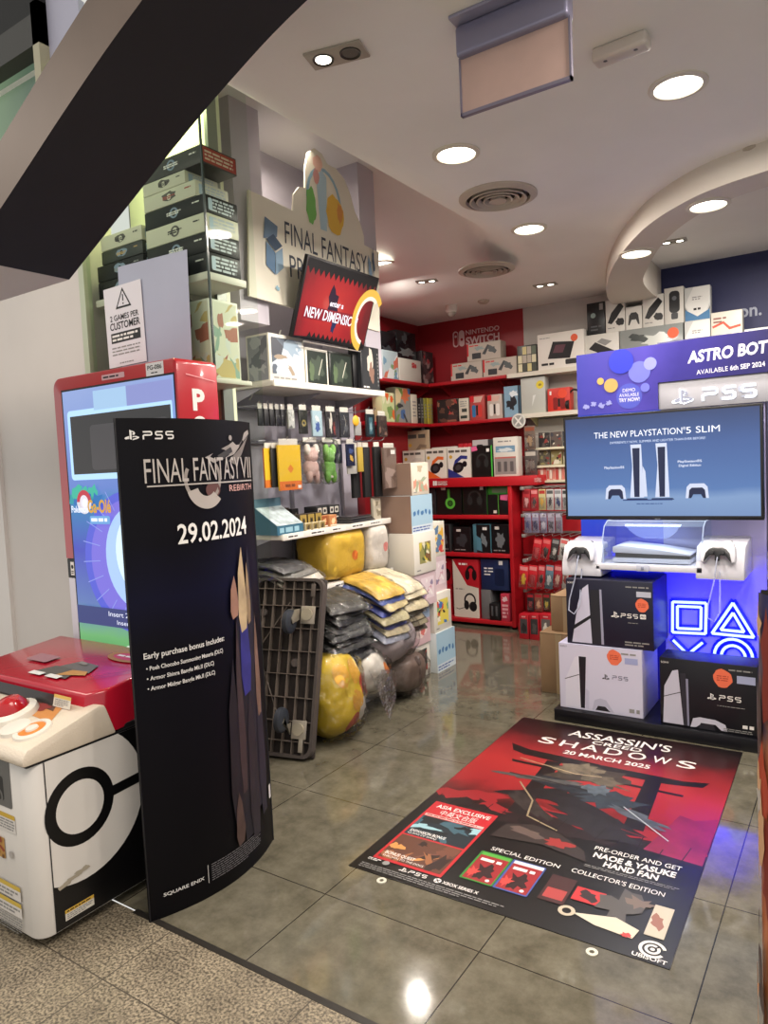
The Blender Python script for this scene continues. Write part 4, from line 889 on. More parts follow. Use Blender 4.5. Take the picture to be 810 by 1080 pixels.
for k, (y, lab) in enumerate(((3.17, 'cream blind box in front, left of three, on the second shelf edge'), (3.235, 'cream blind box in the middle of the front three'), (3.3, 'cream blind box in front, nearest the orange cube'))):
    carton('mini_figure_box', lab, 'box', -2.688, -2.655, y-.025, y+.025, Z2, Z2+.045, M('c9bb9a', .5), fg('8a7a4a', '4a3f2c'), '+x', 'cream blind boxes at the shelf edge')
for k, (y, x, lab) in enumerate(((3.375, -2.70, 'orange-brown cube box with a printed face on the second shelf'), (3.45, -2.69, 'paler orange cube box right of the orange-brown one'))): carton('cube_box', lab, 'box', x-.06, x, y-.034, y+.034, Z2, Z2+.07, M(['a8643a', 'c98f5e'][k], .5), fg(['8a4a2a', 'b5754a'][k], ['d9a878', 'e2bd94'][k]), '+x')
for k, (y, z) in enumerate(((3.46, 0), (3.58, 0), (3.46, .062), (3.58, .062))):
    def tr_(P, w, h): P.rrect(w*.12, h*.2, w*.44, h*.85, .006, M('b9b6ac', .3)); P.rrect(w*.55, h*.2, w*.88, h*.85, .006, M('b9b6ac', .3)); P.disc(w*.28, h*.5, h*.18, DK); P.disc(w*.71, h*.5, h*.18, DK)
    carton('window_box', ('black two-window box at the bottom left of the little stack', 'black two-window box at the bottom right of the little stack', 'black two-window box at the top left of the little stack', 'black two-window box at the top right of the little stack')[k], 'box', -2.88, -2.78, y-.057, y+.057, Z2+z, Z2+z+.06, DK, tr_, '+x', 'black two-window boxes on the second shelf')
for k in range(5):
    o = carton('flat_pack', 'flat dark plastic-wrapped pack lying in a low stack on the second shelf', 'flat pack', -2.78, -2.66, 3.6-.0*k, 3.86-.012*k, Z2+.009*k, Z2+.009*k+.0085, M(['2a2a2d', '3a3b3f', '232326', '4a4a4c', '2f2d30'][k], .25, coat=.5), group='flat dark packs on the second shelf')
def bl(P, w, h): P.art(.004, .004, w-.004, h-.004, M('a9a291', .5), [M('c4bba5', .5), M('7d7460', .5)], 6, 6)
carton('blister_card', 'pale card pack standing at the far end of the second shelf', 'card', -2.72, -2.70, 3.9, 3.99, Z2, Z2+.14, M('b5ae9c', .5), bl, '+x')
# --- third shelf: plush cubes and folded goods
Z3 = .8005
L = Lump(.15, .2, .155, 5, .05, 2, 3, .025); t = thing('plush_cushion', 'plump yellow block-shaped plush cushion wrapped in clear film', 'cushion', (-2.80, 3.55, Z3+.16))
L.mesh(M('dbb33a', .7, var=.08, vs=5, bump=.15, bs=40), 56, 36).build('body', t)
L.patch((1, .32, -.1), .16, .2, M('d9742a', .7), 1.015).build('orange_patch', t)
Lump(.156, .206, .16, 5, .06, 3, 5, .05).mesh(FILM, 48, 30).build('clear_film', t)
L = Lump(.15, .115, .16, 5, .05, 2, 6, .025); t = thing('plush_cushion', 'white block-shaped plush cushion with a pink patch beside the yellow one', 'cushion', (-2.79, 3.885, Z3+.165))
L.mesh(M('ded7cd', .7, bump=.15, bs=40), 56, 36).build('body', t); L.patch((1, .3, -.05), .16, .2, M('d98580', .7), 1.015).build('pink_patch', t); L.patch((.8, -.2, 1), .1, .08, M('c9605a', .7), 1.015).build('red_patch', t)
Lump(.156, .121, .166, 5, .06, 3, 7, .05).mesh(FILM, 48, 30).build('clear_film', t)
def folded(label, x, y, z, sx, sy, sz, m, seed, rz=0, tilt=0, group=None, name='folded_shirt', film=True, rx=0):
    rg = random.Random(seed*7); rz += rg.uniform(-.13, .13); x += rg.uniform(-.025, .025); y += rg.uniform(-.012, .012); rx += rg.uniform(-.05, .05)
    t = thing(name, label, 'bagged clothing', (x, y, z+sz/2), rz, group); t.rotation_euler = (rx, tilt+.06, rz)
    slab(sx, sy*rg.uniform(.9, 1.04), sz*1.04, m, seed, droop=.03).build('cloth', t)
    if film: slab(sx*1.05, sy*1.05, sz*1.16, FILM2, seed+1, 20, .7, .03).build('clear_bag', t)
    return t
for k, (c, lab) in enumerate((('c4b7a5', 'folded cream bagged cloth at the bottom of the pile on the third shelf'), ('8c8a86', 'folded grey and black bagged cloth second from the bottom on the third shelf'), ('d5cfc2', 'folded white bagged cloth in the middle of the third shelf pile'), ('77756f', 'folded mid-grey bagged cloth near the top of the third shelf pile'), ('4a4a4c', 'folded charcoal bagged cloth topmost of the third shelf pile'))):
    folded(lab, -2.78+.01*(k % 2), 3.16-.03*k, Z3+.036*k, .25, .42-.03*k, .036, M(c, .5, var=.25, vs=9), 20+k, .05*k-.1, 0, 'folded bags piled on the third shelf')
t = folded('rolled black and grey bagged cloth at the back of the third shelf pile', -2.8, 2.99, Z3, .22, .12, .13, M('2b2a2b', .6, var=.4, vs=14), 33, name='rolled_cloth')
# --- bagged clothing bulging out of the fourth shelf
Z4 = .4405
for k in range(9):
    folded(('lowest', 'second lowest', 'third from the bottom', 'fourth from the bottom', 'middle', 'fourth from the top', 'third from the top', 'second highest', 'topmost')[k]+' of the black bagged shirts stacked behind the trolley', -2.58+.012*(k % 3)-.004*k, 3.24+.012*(k % 2), Z4+.036*k, .36, .38-.008*k, .038, M(['1d1d1f', '2c2b2a', '232322', '3a3936', '1a1a1b', '30302e', '222224', '55534d', '3d3c38'][k], .5, var=.4, vs=16), 40+k, -.06+.03*(k % 4), RD(9), 'black bagged shirts')
cl = [('8b8fa0', 'grey-blue'), ('b9ad8c', 'beige'), ('5a5f9c', 'blue'), ('a9a07c', 'pale green and beige'), ('3d4aa0', 'deep blue'), ('c9b98a', 'cream'), ('4f62a8', 'bright blue'), ('d0a94a', 'yellow')]
for k, (c, cn) in enumerate(cl): folded('%s bagged shirt in the middle coloured stack under the yellow cushion' % cn, -2.50-.006*(k % 3), 3.58+.012*(k % 3), Z4+.046+.038*k, .34, .27, .04, M(c, .5, var=.3, vs=14), 60+k, .06-.03*(k % 4), RD(10), 'coloured bagged shirts')
cl = [('5d5a4c', 'olive'), ('8d8468', 'khaki'), ('b4a888', 'sand'), ('756f5c', 'grey-olive'), ('c4b896', 'cream'), ('a99e80', 'dull beige'), ('d3c8a8', 'pale cream'), ('d9cfb4', 'lightest cream')]
for k, (c, cn) in enumerate(cl): folded('%s bagged shirt in the pale stack beside the picture boxes' % cn, -2.52-.008*(k % 3), 3.86-.01*(k % 3), Z4+.046+.037*k, .36, .26, .039, M(c, .5, var=.25, vs=14), 80+k, -.1+.04*(k % 4), RD(12), 'pale bagged shirts')
# --- heap of film-wrapped cushions on the plinth
def cushion(label, loc, dims, m, seed, rot=(0, 0, 0), patches=(), n=2.6, amp=.12, name='bagged_cushion'):
    t = thing(name, label, 'cushion', loc); t.rotation_euler = rot
    L = Lump(*dims, n, amp, 1.7, seed, .03); L.mesh(m, 48, 30).build('body', t)
    for d, ru, rv, pm, nm_ in patches: L.patch(d, ru, rv, pm, 1.012).build(nm_, t)
    Lump(*[x*1.05 for x in dims], n+.6, amp*1.1, 2.5, seed+1, .09).mesh(FILM2, 44, 28).build('clear_bag', t)
    return t
YW = M('d5b52e', .65, var=.08, vs=5); WC = M('d9d4c9', .7); OR = M('cf7a3a', .65); RB_ = M('b3543c', .65)
pt = [((1, -.35+.28*k, .75-.5*(k % 3)), .3, .36, M(['dca63a', 'e0c244', 'cf9a3a'][k % 3], .65), 'feather_patch') for k in range(4)]
cushion('yellow cushion in a clear bag standing on the floor beside the trolley', (-2.47, 3.06, .24), (.16, .17, .225), YW, 3, (0, RD(-8), 0), pt+[((1, .1, -1.3), .34, .3, RB_, 'russet_patch'), ((.9, 1, .1), .24, .34, M('c9503a', .65), 'red_patch'), ((.8, .9, -.7), .45, .4, WC, 'white_patch')])
cushion('white cushion with an orange spot wedged behind the yellow one', (-2.60, 3.2, .42), (.13, .15, .10), WC, 5, (.2, .3, .1), [((1, .3, .6), .34, .3, OR, 'orange_patch')])
cushion('cone-shaped white cushion with an orange spot, in a clear bag', (-2.47, 3.40, .28), (.13, .17, .13), WC, 8, (-.5, .2, 0), [((1, .3, .6), .34, .3, OR, 'orange_patch')], 2.1)
cushion('lilac grey cushion in crinkled film under the pale shirts', (-2.50, 3.66, .42), (.17, .21, .12), M('a79da0', .65, var=.2, vs=6), 11, (.15, .2, 0), [((.8, -.8, .7), .3, .2, M('8d8388', .65), 'darker_patch')])
cushion('brown cushion in crinkled film low beside the picture boxes', (-2.52, 3.83, .17), (.16, .2, .13), M('75635a', .65, var=.3, vs=6), 14, (-.2, .1, 0), [((1, 0, .6), .25, .2, M('4f413b', .65), 'dark_patch')])
t = MB().add([(-2.36, 3.28, .33), (-2.33, 3.42, .3), (-2.28, 3.36, .01), (-2.3, 3.46, .12), (-2.35, 3.55, .26)], [(0, 1, 3), (0, 3, 2), (1, 4, 3)], FILM2).build('plastic_bag', None); rebase(t, (-2.32, 3.4, .02)); tag(t, 'loose end of clear plastic film hanging onto the floor before the cushions', 'plastic film')
# --- picture boxes stacked at the end of the shelving
PB = M('d6d2c8', .5); BRN = M('8d7466', .6, var=.06, vs=5)
def pic(bg, cols, seed, k=.2, strip=None):
    def f(P, w, h):
        P.art(w*k, h*k, w*(1-k), h*(1-k), M(bg, .4), [M(c, .45) for c in cols], seed, 12)
        if strip: P.rect(0, 0, w, h*.17, M(strip, .5)); P.greek(w*.05, h*.03, w*.9, h*.14, 2, M('4a5f9a', .5), 3)
        P.greek(w*.1, h*.06, w*.35, h*.12, 1, GREY, 2)
    return f
def blu(P, w, h):
    P.rect(0, 0, w, h, M('9fbdd0', .5)); P.rect(0, 0, w, h*.2, M('c7d2da', .5)); P.greek(w*.05, h*.03, w*.9, h*.17, 2, M('41599a', .5), 3)
    for k in range(5): P.blob(w*(.14+.18*k), h*(.52+.02*(k % 2)), w*.06, h*.07, M('3f6fa0', .5), k, .3, 9)
def A_(label, x, y0, y1, z0, z1, m, pr, side=None, d=.28): return carton('picture_box', label, 'box', x-d, x, y0, y1, z0, z1, m, pr, '+x', pr2=side)
def brn(P, w, h): P.rect(.001, .001, w-.001, h-.001, BRN)
A_('white box with a dark green wintry picture, bottom of the nearer box stack', -2.57, 4.07, 4.335, 0, .238, PB, pic('1d2b24', ['2f4a3c', 'b03a35', '0f1713', 'd6d6cc'], 4, .17))
def pinkp(P, w, h): P.rect(0, 0, w, h, M('c9aab0', .5)); P.rect(0, h*.62, w, h, M('9fb4cf', .5)); P.blob(w*.5, h*.4, w*.32, h*.24, M('e0cdc9', .5), 3, .12); P.blob(w*.62, h*.3, w*.1, h*.1, M('cf6f6a', .5), 5); 
A_('pink and blue printed box second up in the nearer box stack', -2.56, 4.07, 4.335, .2385, .52, M('c4a4a8', .5), pinkp)
def pinks(P, w, h): P.rect(0, 0, w, h, M('c9b3b9', .5)); P.art(w*.3, h*.2, w*.9, h*.85, M('d9c9cf', .5), [M('c79aa8', .5), M('8d7f9a', .5), M('e6dfdf', .5)], 7, 9)
A_('pale pink printed box third up in the nearer box stack', -2.5, 4.05, 4.34, .5205, .75, M('c4b0b4', .5), pinks)
A_('white box with a small square garden-coloured picture fourth up in the nearer stack', -2.49, 4.045, 4.34, .7505, 1.03, PB, pic('8d8a55', ['c9b84a', '4a5a35', 'd6d0b5', '7a5a3a'], 6, .24))
A_('light blue printed box with brown wrapped side, fifth up in the nearer stack', -2.5, 4.05, 4.33, 1.0305, 1.285, M('a9b9c4', .5), blu, brn, .33)
A_('cream printed box with brown wrapped side, topmost of the nearer stack', -2.5, 4.07, 4.3, 1.2855, 1.505, M('cfc6b6', .5), pic('d9d2c4', ['b5a58c', 'c98f7a', '9aa58c'], 9, .1), brn, .3)
A_('light blue printed box at the bottom of the further box stack', -2.52, 4.345, 4.62, 0, .285, M('c9d0d2', .5), blu)
A_('white box with a bright cartoon-coloured picture second in the further stack', -2.53, 4.345, 4.6, .2855, .565, PB, pic('d9c95a', ['c9503a', '3f6fb0', '2a2a2c', '5aa06a', 'e6e0d0'], 12, .18))
A_('plain pale box third up in the further box stack', -2.56, 4.36, 4.6, .5655, .82, M('c9c4ba', .5), pinks)
A_('white box with red and yellow print on top of the further stack', -2.56, 4.37, 4.6, .8205, 1.07, PB, pic('d9cfae', ['c9403a', 'd9a83a', '5a7a9a'], 15, .1))
# ================================================================== BACK WALL, RED GONDOLA, HANGING GOODS
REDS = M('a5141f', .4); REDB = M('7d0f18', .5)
def wallshelf(name, label, x0, x1, y0, y1, z, m, brk=True, edge=None):
    t = thing(name, label, 'shelf', ((x0+x1)/2, y1, z)); L = Vector(t.location)
    MB().box(x0, x1, y0, y1, z-.03, z, m, .003).build('board', t, -L)
    if edge == 'y': MB().box(x0, x1, y0-.006, y0, z-.035, z+.002, M('cfcabc', .4)).build('label_strip', t, -L)
    if brk:
        n = max(2, int((x1-x0)/.5))
        if x1-x0 > .4:
            for i in range(n): x = x0+.1+(x1-x0-.2)*i/(n-1); MB().prism([(y1, z-.03), (y0+.05, z-.03), (y1, z-.12)], x-.004, x+.004, m, 'x').build('bracket', t, -L)
        else:
            for i in range(2): y = y0+.1+(y1-y0-.2)*i; MB().prism([(x0, z-.03), (x1-.05, z-.03), (x0, z-.12)], y-.004, y+.004, m, 'y').build('bracket', t, -L)
    return t
RZ1, RZ2 = 2.245, 1.868
wallshelf('wall_shelf', 'upper red shelf on the red back wall below the console lettering', -3.42, -2.625, 5.95, 6.2, RZ1, REDS)
wallshelf('wall_shelf', 'lower red shelf on the red back wall carrying game boxes', -3.42, -2.545, 5.95, 6.2, RZ2, REDS)
wallshelf('wall_shelf', 'upper red shelf along the left red wall, under black boxes', -3.65, -3.42, 4.9, 6.2, RZ1, REDS)
wallshelf('wall_shelf', 'lower red shelf along the left red wall, carrying thin books', -3.65, -3.42, 4.9, 6.2, RZ2, REDS)
wallshelf('wall_shelf', 'long upper white shelf right of the red wall, running behind the purple banner', -2.615, -.1, 5.95, 6.2, RZ1, M('d6d2cb', .45), edge='y')
wallshelf('wall_shelf', 'lower white shelf right of the red wall, with a yellow-lit edge', -2.535, -1.5, 5.95, 6.2, 1.885, M('d9d2a0', .45), edge='y')  # board tinted pale yellow
# raised lettering on the walls
t = thing('wall_lettering', 'white console logo and lettering on the red back wall', 'wall sign', (-3.27, 6.199, 2.59))
P = Pr(.0006); w_ = M('cbb0b0', .5)
P.rrect(0, 0, .058, .15, .028, w_); P.rrect(.012, .012, .052, .138, .02, RED); P.rrect(.066, 0, .124, .15, .028, w_); P.disc(.031, .1, .012, w_); P.disc(.095, .065, .014, RED)
P.text('NINTENDO', .14, .1, .045, w_, 'l', .345, .01); P.text('SWITCH', .14, .01, .07, w_, 'l', .345, .03); P.build('letters', t)
t = thing('wall_lettering', 'grey end of a wordmark on the navy wall, behind the white boxes', 'wall sign', (-.83, 6.199, 2.49))
P = Pr(.0006); P.text('on.', .195, .01, .1, M('9aa0b0', .5), 'r', .155, .02); P.build('letters', t)
def art(bg, cols, seed, n=9, m=.006):
    return lambda P, w, h: P.art(m, m, w-m, h-m, M(bg, .4), [M(c, .45) for c in cols], seed, n)
# --- red back wall, upper shelf
def sw(P, w, h):
    P.rect(.004, .004, w-.004, h-.004, M('b5aca0', .5)); P.rect(0, h*.3, w*.05, h, M('c22a30', .5)); P.rrect(w*.15, h*.12, w*.42, h*.45, .006, M('2b3034', .4)); P.poly([(w*.45, h*.35), (w*.62, h*.85), (w*.68, h*.8), (w*.55, h*.3)], M('3b3f42', .4)); P.blob(w*.75, h*.55, w*.12, h*.22, M('4f5658', .5), 4, .4); P.blob(w*.35, h*.7, w*.16, h*.12, M('8fa0a0', .5), 7, .4); P.greek(w*.08, h*.8, w*.4, h*.93, 1, M('c22a30', .5), 3)
ycarton('console_box', 'beige console box, bottom left of the three stacked on the red shelf', 'box', (475.5, 382, 508.5, 401), 6.0, RZ1+.0005, .12, M('b3a99c', .5), sw, group='beige console boxes on the red shelf', ztop=2.405)
ycarton('console_box', 'beige console box, bottom right of the three stacked on the red shelf', 'box', (509.5, 377, 545, 398), 6.0, RZ1+.0005, .12, M('b3a99c', .5), sw, group='beige console boxes on the red shelf', ztop=2.405)
ycarton('console_box', 'beige console box on top of the other two on the red shelf', 'box', (492.5, 359, 528, 381), 6.0, 2.4055, .12, M('b3a99c', .5), sw, group='beige console boxes on the red shelf', ztop=2.565)
# lower shelf
ycarton('game_box', 'wide black game box with dim red and brown figures on the red shelf', 'box', (461, 421, 483.5, 444), 5.99, RZ2+.0005, .1, M('1a1516', .35), art('231a1a', ['5a3a30', '8a5a48', '3a2a2a', '9a3a35'], 3, 12))
ycarton('game_box', 'narrow cream game box beside the wide black one on the red shelf', 'box', (484, 420, 494, 443), 5.99, RZ2+.0005, .1, M('c9c3b3', .4), lambda P, w, h: (P.rect(w*.15, h*.12, w*.85, h*.25, M('2f3a35', .4)), P.rect(w*.3, h*.4, w*.85, h*.55, M('3a3f3c', .4)), P.greek(w*.15, h*.62, w*.85, h*.9, 3, GREY, 3)))
def joy(c1, c2, bg):
    def f(P, w, h):
        P.poly([(w*.1, h*.95), (w*.9, h*.95), (w*.75, h*.72), (w*.25, h*.72)], M('c9a79a', .45)); P.rrect(w*.15, h*.12, w*.4, h*.62, w*.1, M(c1, .4)); P.rrect(w*.58, h*.12, w*.83, h*.62, w*.1, M(c2, .4)); P.rect(w*.43, h*.2, w*.55, h*.6, M('1a1a1c', .4)); P.rect(.002, h*.75, w*.3, h-.002, M('c4202a', .4))
    return f
ycarton('joystick_pair_box', 'red box with blue and red controllers on the lower red shelf', 'box', (495.5, 417, 511, 441), 5.99, RZ2+.0005, .07, M('a8443f', .45), joy('2f6fa0', 'c43a35', 0))
ycarton('joystick_pair_box', 'red and white box with white and black controllers on the lower red shelf', 'box', (514, 416, 529.5, 440), 5.99, RZ2+.0005, .07, M('b5a9a0', .45), joy('d9d6d0', 'd9d6d0', 0))
ycarton('game_box', 'tall pale blue game box with a black bird shape ending the red shelf', 'box', (531.5, 407, 548, 439), 5.98, RZ2+.0005, .09, M('5f7f95', .4), lambda P, w, h: (P.rect(.004, .004, w-.004, h-.004, M('7d9fb5', .4)), P.blob(w*.5, h*.42, w*.28, h*.2, M('1d2126', .4), 5, .45), P.blob(w*.6, h*.75, w*.3, h*.1, M('d6dfe3', .4), 7), P.rect(w*.9, 0, w, h, M('26303a', .4))))
for k, (x, z) in enumerate(((455, 450), )): pass
# white shelves
def grid(P, w, h):
    rg = random.Random(5)
    for i in range(4):
        for j in range(3): P.rect(w*(.04+.24*i), h*(.05+.31*j), w*(.25+.24*i), h*(.33+.31*j), M(rg.choice(['8d8d6a', 'c9bf8a', '5f6a5a', 'b0a89a', '4a4f48', 'd6d0b0']), .3)) if rg.random() < .9 else None
ycarton('picture_card_box', 'small box of little yellow-green pictures at the left end of the white shelf', 'box', (545.5, 364, 566, 390), 5.99, RZ1+.0005, .1, M('3a3d38', .35), grid)
def con(P, w, h):
    P.poly([(w*.22, h*.3), (w*.7, h*.26), (w*.8, h*.7), (w*.34, h*.76)], M('1d1d20', .35)); P.poly([(w*.33, h*.45), (w*.55, h*.43), (w*.62, h*.65), (w*.4, h*.66)], M('5a3540', .4)); P.disc(w*.8, h*.8, w*.075, M('e2603a', .5)); P.greek(w*.08, h*.11, w*.38, h*.2, 1, INK, 3, .7); P.rrect(w*.6, h*.1, w*.85, h*.24, .01, M('2c2c2e', .4)); P.greek(w*.05, h*.86, w*.3, h*.9, 1, GREY, 3)
ycarton('handheld_console_box', 'big white box with a black handheld and an orange sticker, on the white shelf', 'box', (567, 350, 616, 389), 5.97, RZ1+.0005, .12, M('dcd8d0', .45), con)
ycarton('console_box', 'tall blank pale grey box with a yellow tag on the lower white shelf', 'box', (549.5, 398, 575, 438), 5.98, 1.8855, .1, M('b3b6b0', .4), lambda P, w, h: (P.disc(w*.8, h*.78, w*.16, M('d6c23a', .45)), P.blob(w*.8, h*.78, w*.07, w*.05, M('8a7a2a', .5), 3), P.poly([(w*.5, h*.5), (w*.62, h*.52), (w*.45, h*.2)], M('d3d6d2', .3))))
ycarton('console_box', 'bright red box with two red controllers on the lower white shelf', 'box', (577.5, 409, 601, 434), 5.98, 1.8855, .1, M('c2332a', .45), lambda P, w, h: (P.rrect(w*.25, h*.08, w*.45, h*.6, .012, M('7d1a1a', .4)), P.rrect(w*.58, h*.08, w*.78, h*.6, .012, M('7d1a1a', .4)), P.rect(w*.46, h*.2, w*.57, h*.55, M('1d1517', .4)), P.disc(w*.68, h*.75, w*.2, M('d9482f', .45)), P.rect(w*.1, h*.72, w*.18, h*.88, WH)))
t = thing('headphones', 'black headphones standing at the right end of the lower white shelf', 'headphones', (-2.03, 6.0, 1.8855)); MB().tube([(.055*cos(a/12*pi)*1.0, 0, .09+.085*sin(a/12*pi)) for a in range(13)], .008, BK, 8).build('headband', t)
for s in (-1, 1): MB().cyl((s*.04, 0, .05), (s*.07, 0, .05), .045, BK, .04, 20).build('ear_cup', t)
# --- left red wall goods
XL = -3.45
xcarton('game_box', 'tall glossy black collector box at the near end of the left red shelf', 'box', (399, 350, 418, 399), XL-.04, RZ1+.0005, .1, M('15161a', .15), lambda P, w, h: P.blob(w*.5, h*.6, w*.3, h*.12, M('3a3d42', .15), 3, .4))
xcarton('game_box', 'glossy black box with pale streaks behind the white box on the left red shelf', 'box', (419, 350, 439, 400), XL-.04, RZ1+.0005, .1, M('17191c', .12), lambda P, w, h: (P.blob(w*.5, h*.6, w*.36, h*.08, M('6a6f70', .2), 3, .4), P.blob(w*.4, h*.85, w*.12, h*.1, M('4a4e50', .2), 5, .4)))
xcarton('game_box', 'white and pale blue printed box in front on the left red shelf', 'box', (404, 370, 420, 399), XL+.02, RZ1+.0005, .05, M('a9b8bd', .4), art('b0c2c9', ['6f95b0', 'd6dcdc', 'c9705a', '7a9a6a'], 4, 10))
xcarton('console_box', 'white box with scattered red spots on the left red shelf', 'box', (421.5, 379, 444, 402), XL+.02, RZ1+.0005, .05, M('c9c6bd', .35), lambda P, w, h: [P.blob(w*(.6+.07*(k % 3)), h*(.68+.07*(k//3)), .014, .012, M('b53a3f', .45), k, .4, 9) for k in range(8)])
xcarton('game_box', 'dark red and black patterned box in the corner of the left red shelf', 'box', (445.5, 371, 457, 403), XL, RZ1+.0005, .08, M('2c2023', .4), art('2a2224', ['6a4a4a', '8d7a78', 'a33a3f', '3a3538'], 8, 14))
xcarton('game_box', 'cartoon-coloured box on the lower left red shelf, the larger further one', 'box', (417, 409, 433, 441), XL, RZ2+.0005, .1, M('7a7d6a', .4), art('8d8f8a', ['c9704a', '6f8f4a', '4a6a9a', 'd9c9a0', '3a3a3d'], 5, 14))
xcarton('game_box', 'orange and green box on the lower left red shelf, nearest the hanging packs', 'box', (403, 414, 416, 442), XL+.03, RZ2+.0005, .1, M('c9cda0', .4), art('c4cf9a', ['d9622a', 'e0e0c0', '7a9a5a'], 6, 8))
for k, (c, cn, a, b) in enumerate((('c9c2b2', 'cream', 434, 440), ('1d1b1c', 'black', 440.6, 443.5), ('4a4a46', 'dark grey', 444, 446.8), ('8d8a3a', 'olive', 447.3, 450.4), ('b5a83f', 'yellow', 451, 453.4), ('9c8f4a', 'dull gold', 454, 456.5))):
    xcarton('book', '%s book standing upright in the row on the lower left red shelf' % cn, 'book', (a, 416 if k == 0 else 420, b, 440), XL, RZ2+.0005, .13, M(c, .5), lambda P, w, h: P.greek(w*.2, h*.2, w*.8, h*.8, 5, GREY, 3, .4), group='books on the lower left red shelf')
# --- red gondola
GLc = Vector((-2.95, 5.97, 0)); gon = thing('gondola', 'low red shelf cabinet with a lettered header full of headset boxes', 'display cabinet', GLc)
def gp(b, name, par=None): return b.build(name, par or gon, -GLc)
gx0, gx1 = -3.42, -2.53
hd = gp(MB().box(gx0, -2.285, 5.75, 6.19, 1.268, 1.35, REDM, .004), 'header')
P = Pr(.0004); P.rrect(0, 0, .02, .045, .008, WH); P.rrect(.023, 0, .043, .045, .008, WH); P.text('NINTENDO', .05, .025, .016, WH, 'l', .1, .01); P.text('SWITCH', .05, .002, .019, WH, 'l', .1, .02); P.text('NINTENDO', .99, .03, .013, WH, 'l', .06); P.text('SWITCH', .99, .01, .016, WH, 'l', .06); P.build('header_lettering', hd, (gx0+.12, 5.7492, 1.285))
gp(MB().box(gx1-.035, gx1, 5.76, 6.19, 0.02, 1.268, REDM, .003), 'side_panel'); gp(MB().box(gx0, gx0+.035, 5.76, 6.19, .02, 1.268, REDM, .003), 'side_panel')
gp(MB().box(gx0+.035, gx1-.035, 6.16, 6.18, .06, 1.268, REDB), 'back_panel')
for z in (1.012, .668, .065): gp(MB().box(gx0+.035, gx1-.035, 5.765, 6.16, z-.035, z, REDM, .003), 'shelf')
gp(MB().box(gx0, gx1, 5.8, 6.19, .015, .03, BK), 'base_plate')
for x in (gx0+.06, gx1-.07): gp(MB().cyl((x, 5.82, .0), (x, 5.82, .02), .018, M('6a6a6a', .3, .7)), 'foot')
def hset(c, bgc=None, k=1.0):
    def f(P, w, h):
        if bgc: P.rect(.003, .003, w-.003, h-.003, M(bgc, .4))
        m = M(c, .4); r = w*.26*k
        P.arc(w*.5, h*.52, r*.95, r*1.25, m, -10, 190, 20); P.disc(w*.5-r*1.0, h*.42, r*.5, m, r*.62); P.disc(w*.5+r*1.0, h*.42, r*.5, m, r*.62)
        P.greek(w*.1, h*.86, w*.6, h*.93, 1, GREY, 3)
    return f
def hero(c, acc, bgc, bottom):   # a headset seen from the side, over a coloured band
    def f(P, w, h):
        P.rect(.003, .003, w-.003, h-.003, M(bgc, .4)); P.poly([(.003, .003), (w*.7, .003), (w*.3, h*.2), (.003, h*.32)], M(bottom, .45))
        P.line([(w*.3, h*.35), (w*.38, h*.55), (w*.6, h*.68), (w*.86, h*.66)], w*.13, M(acc, .45)); P.disc(w*.46, h*.34, w*.25, M(c, .35), h*.17, rot=.5); P.disc(w*.46, h*.34, w*.13, M('3a3a3d', .35), h*.09, rot=.5); P.disc(w*.74, h*.45, w*.1, M(c, .35), h*.1); P.greek(w*.06, h*.83, w*.94, h*.93, 1, M('55524c', .5), 3, .8); P.disc(w*.15, h*.7, w*.07, M('c9a03a', .45))
    return f
GZ = 1.3505
HB = 'box'
ycarton('headset_box', 'white headset box with a black headset, leftmost on the gondola top', HB, (425, 475, 448, 505), 5.78, GZ, .09, M('d0cabd', .45), hero('1d1d1f', 'c9c4b8', 'd6d0c2', 'c9c3b5'))
ycarton('headset_box', 'white headset box with an orange-banded headset on the gondola top', HB, (449, 473, 471, 503), 5.78, GZ, .09, M('d0cabd', .45), hero('1b1a1c', 'd9652a', 'd9d4c8', 'd9652a'))
ycarton('headset_box', 'white headset box with a dark blue headset on the gondola top', HB, (472, 472, 496.5, 502), 5.78, GZ, .09, M('d0cabd', .45), hero('15151b', '25307a', 'd9d6ce', '25307a'))
def razer(seed, acc='3fae3a', tag=False):
    def f(P, w, h):
        P.rect(.003, .003, w-.003, h-.003, M('121413', .35)); P.arc(w*.5, h*.55, w*.2, w*.27, M('2d302e', .35), 0, 180, 18); P.disc(w*.3, h*.45, w*.11, M('26292a', .35), h*.14); P.disc(w*.7, h*.45, w*.11, M('2a2d2d', .35), h*.14); P.rect(w*.93, .002, w-.001, h-.002, M(acc, .45))
        P.rect(w*.72, h*.8, w*.86, h*.9, WH)
        if tag: P.poly([(w*.0, h*.82), (w*.3, h*.86), (w*.25, h*.99), (0, h*.98)], M('d9608f', .5))
    return f
ycarton('headset_box', 'black and green headset box with a pink tag on the gondola top', HB, (497.5, 470, 519.5, 501), 5.78, GZ, .12, M('1a1d1b', .35), razer(1, tag=True))
def tanbox(P, w, h): P.rect(w*.1, h*.62, w*.9, h*.78, M('6f93ad', .4)); P.blob(w*.5, h*.68, w*.3, h*.05, M('c9d3d6', .4), 3); P.rect(w*.05, h*.05, w*.92, h*.47, M('8d8582', .45)); [P.rrect(w*(.16+.26*k), h*.12, w*(.3+.26*k), h*.38, .006, M('5a5555', .4)) for k in range(3)]; P.greek(w*.2, h*.86, w*.8, h*.93, 1, GREY, 3); P.rect(w*.05, h*.46, w*.92, h*.5, M('b5605a', .5))
ycarton('accessory_box', 'tall white and grey box with a blue picture on the gondola top', HB, (520.5, 461, 546, 501), 5.78, GZ, .1, M('cfcbc2', .45), tanbox)
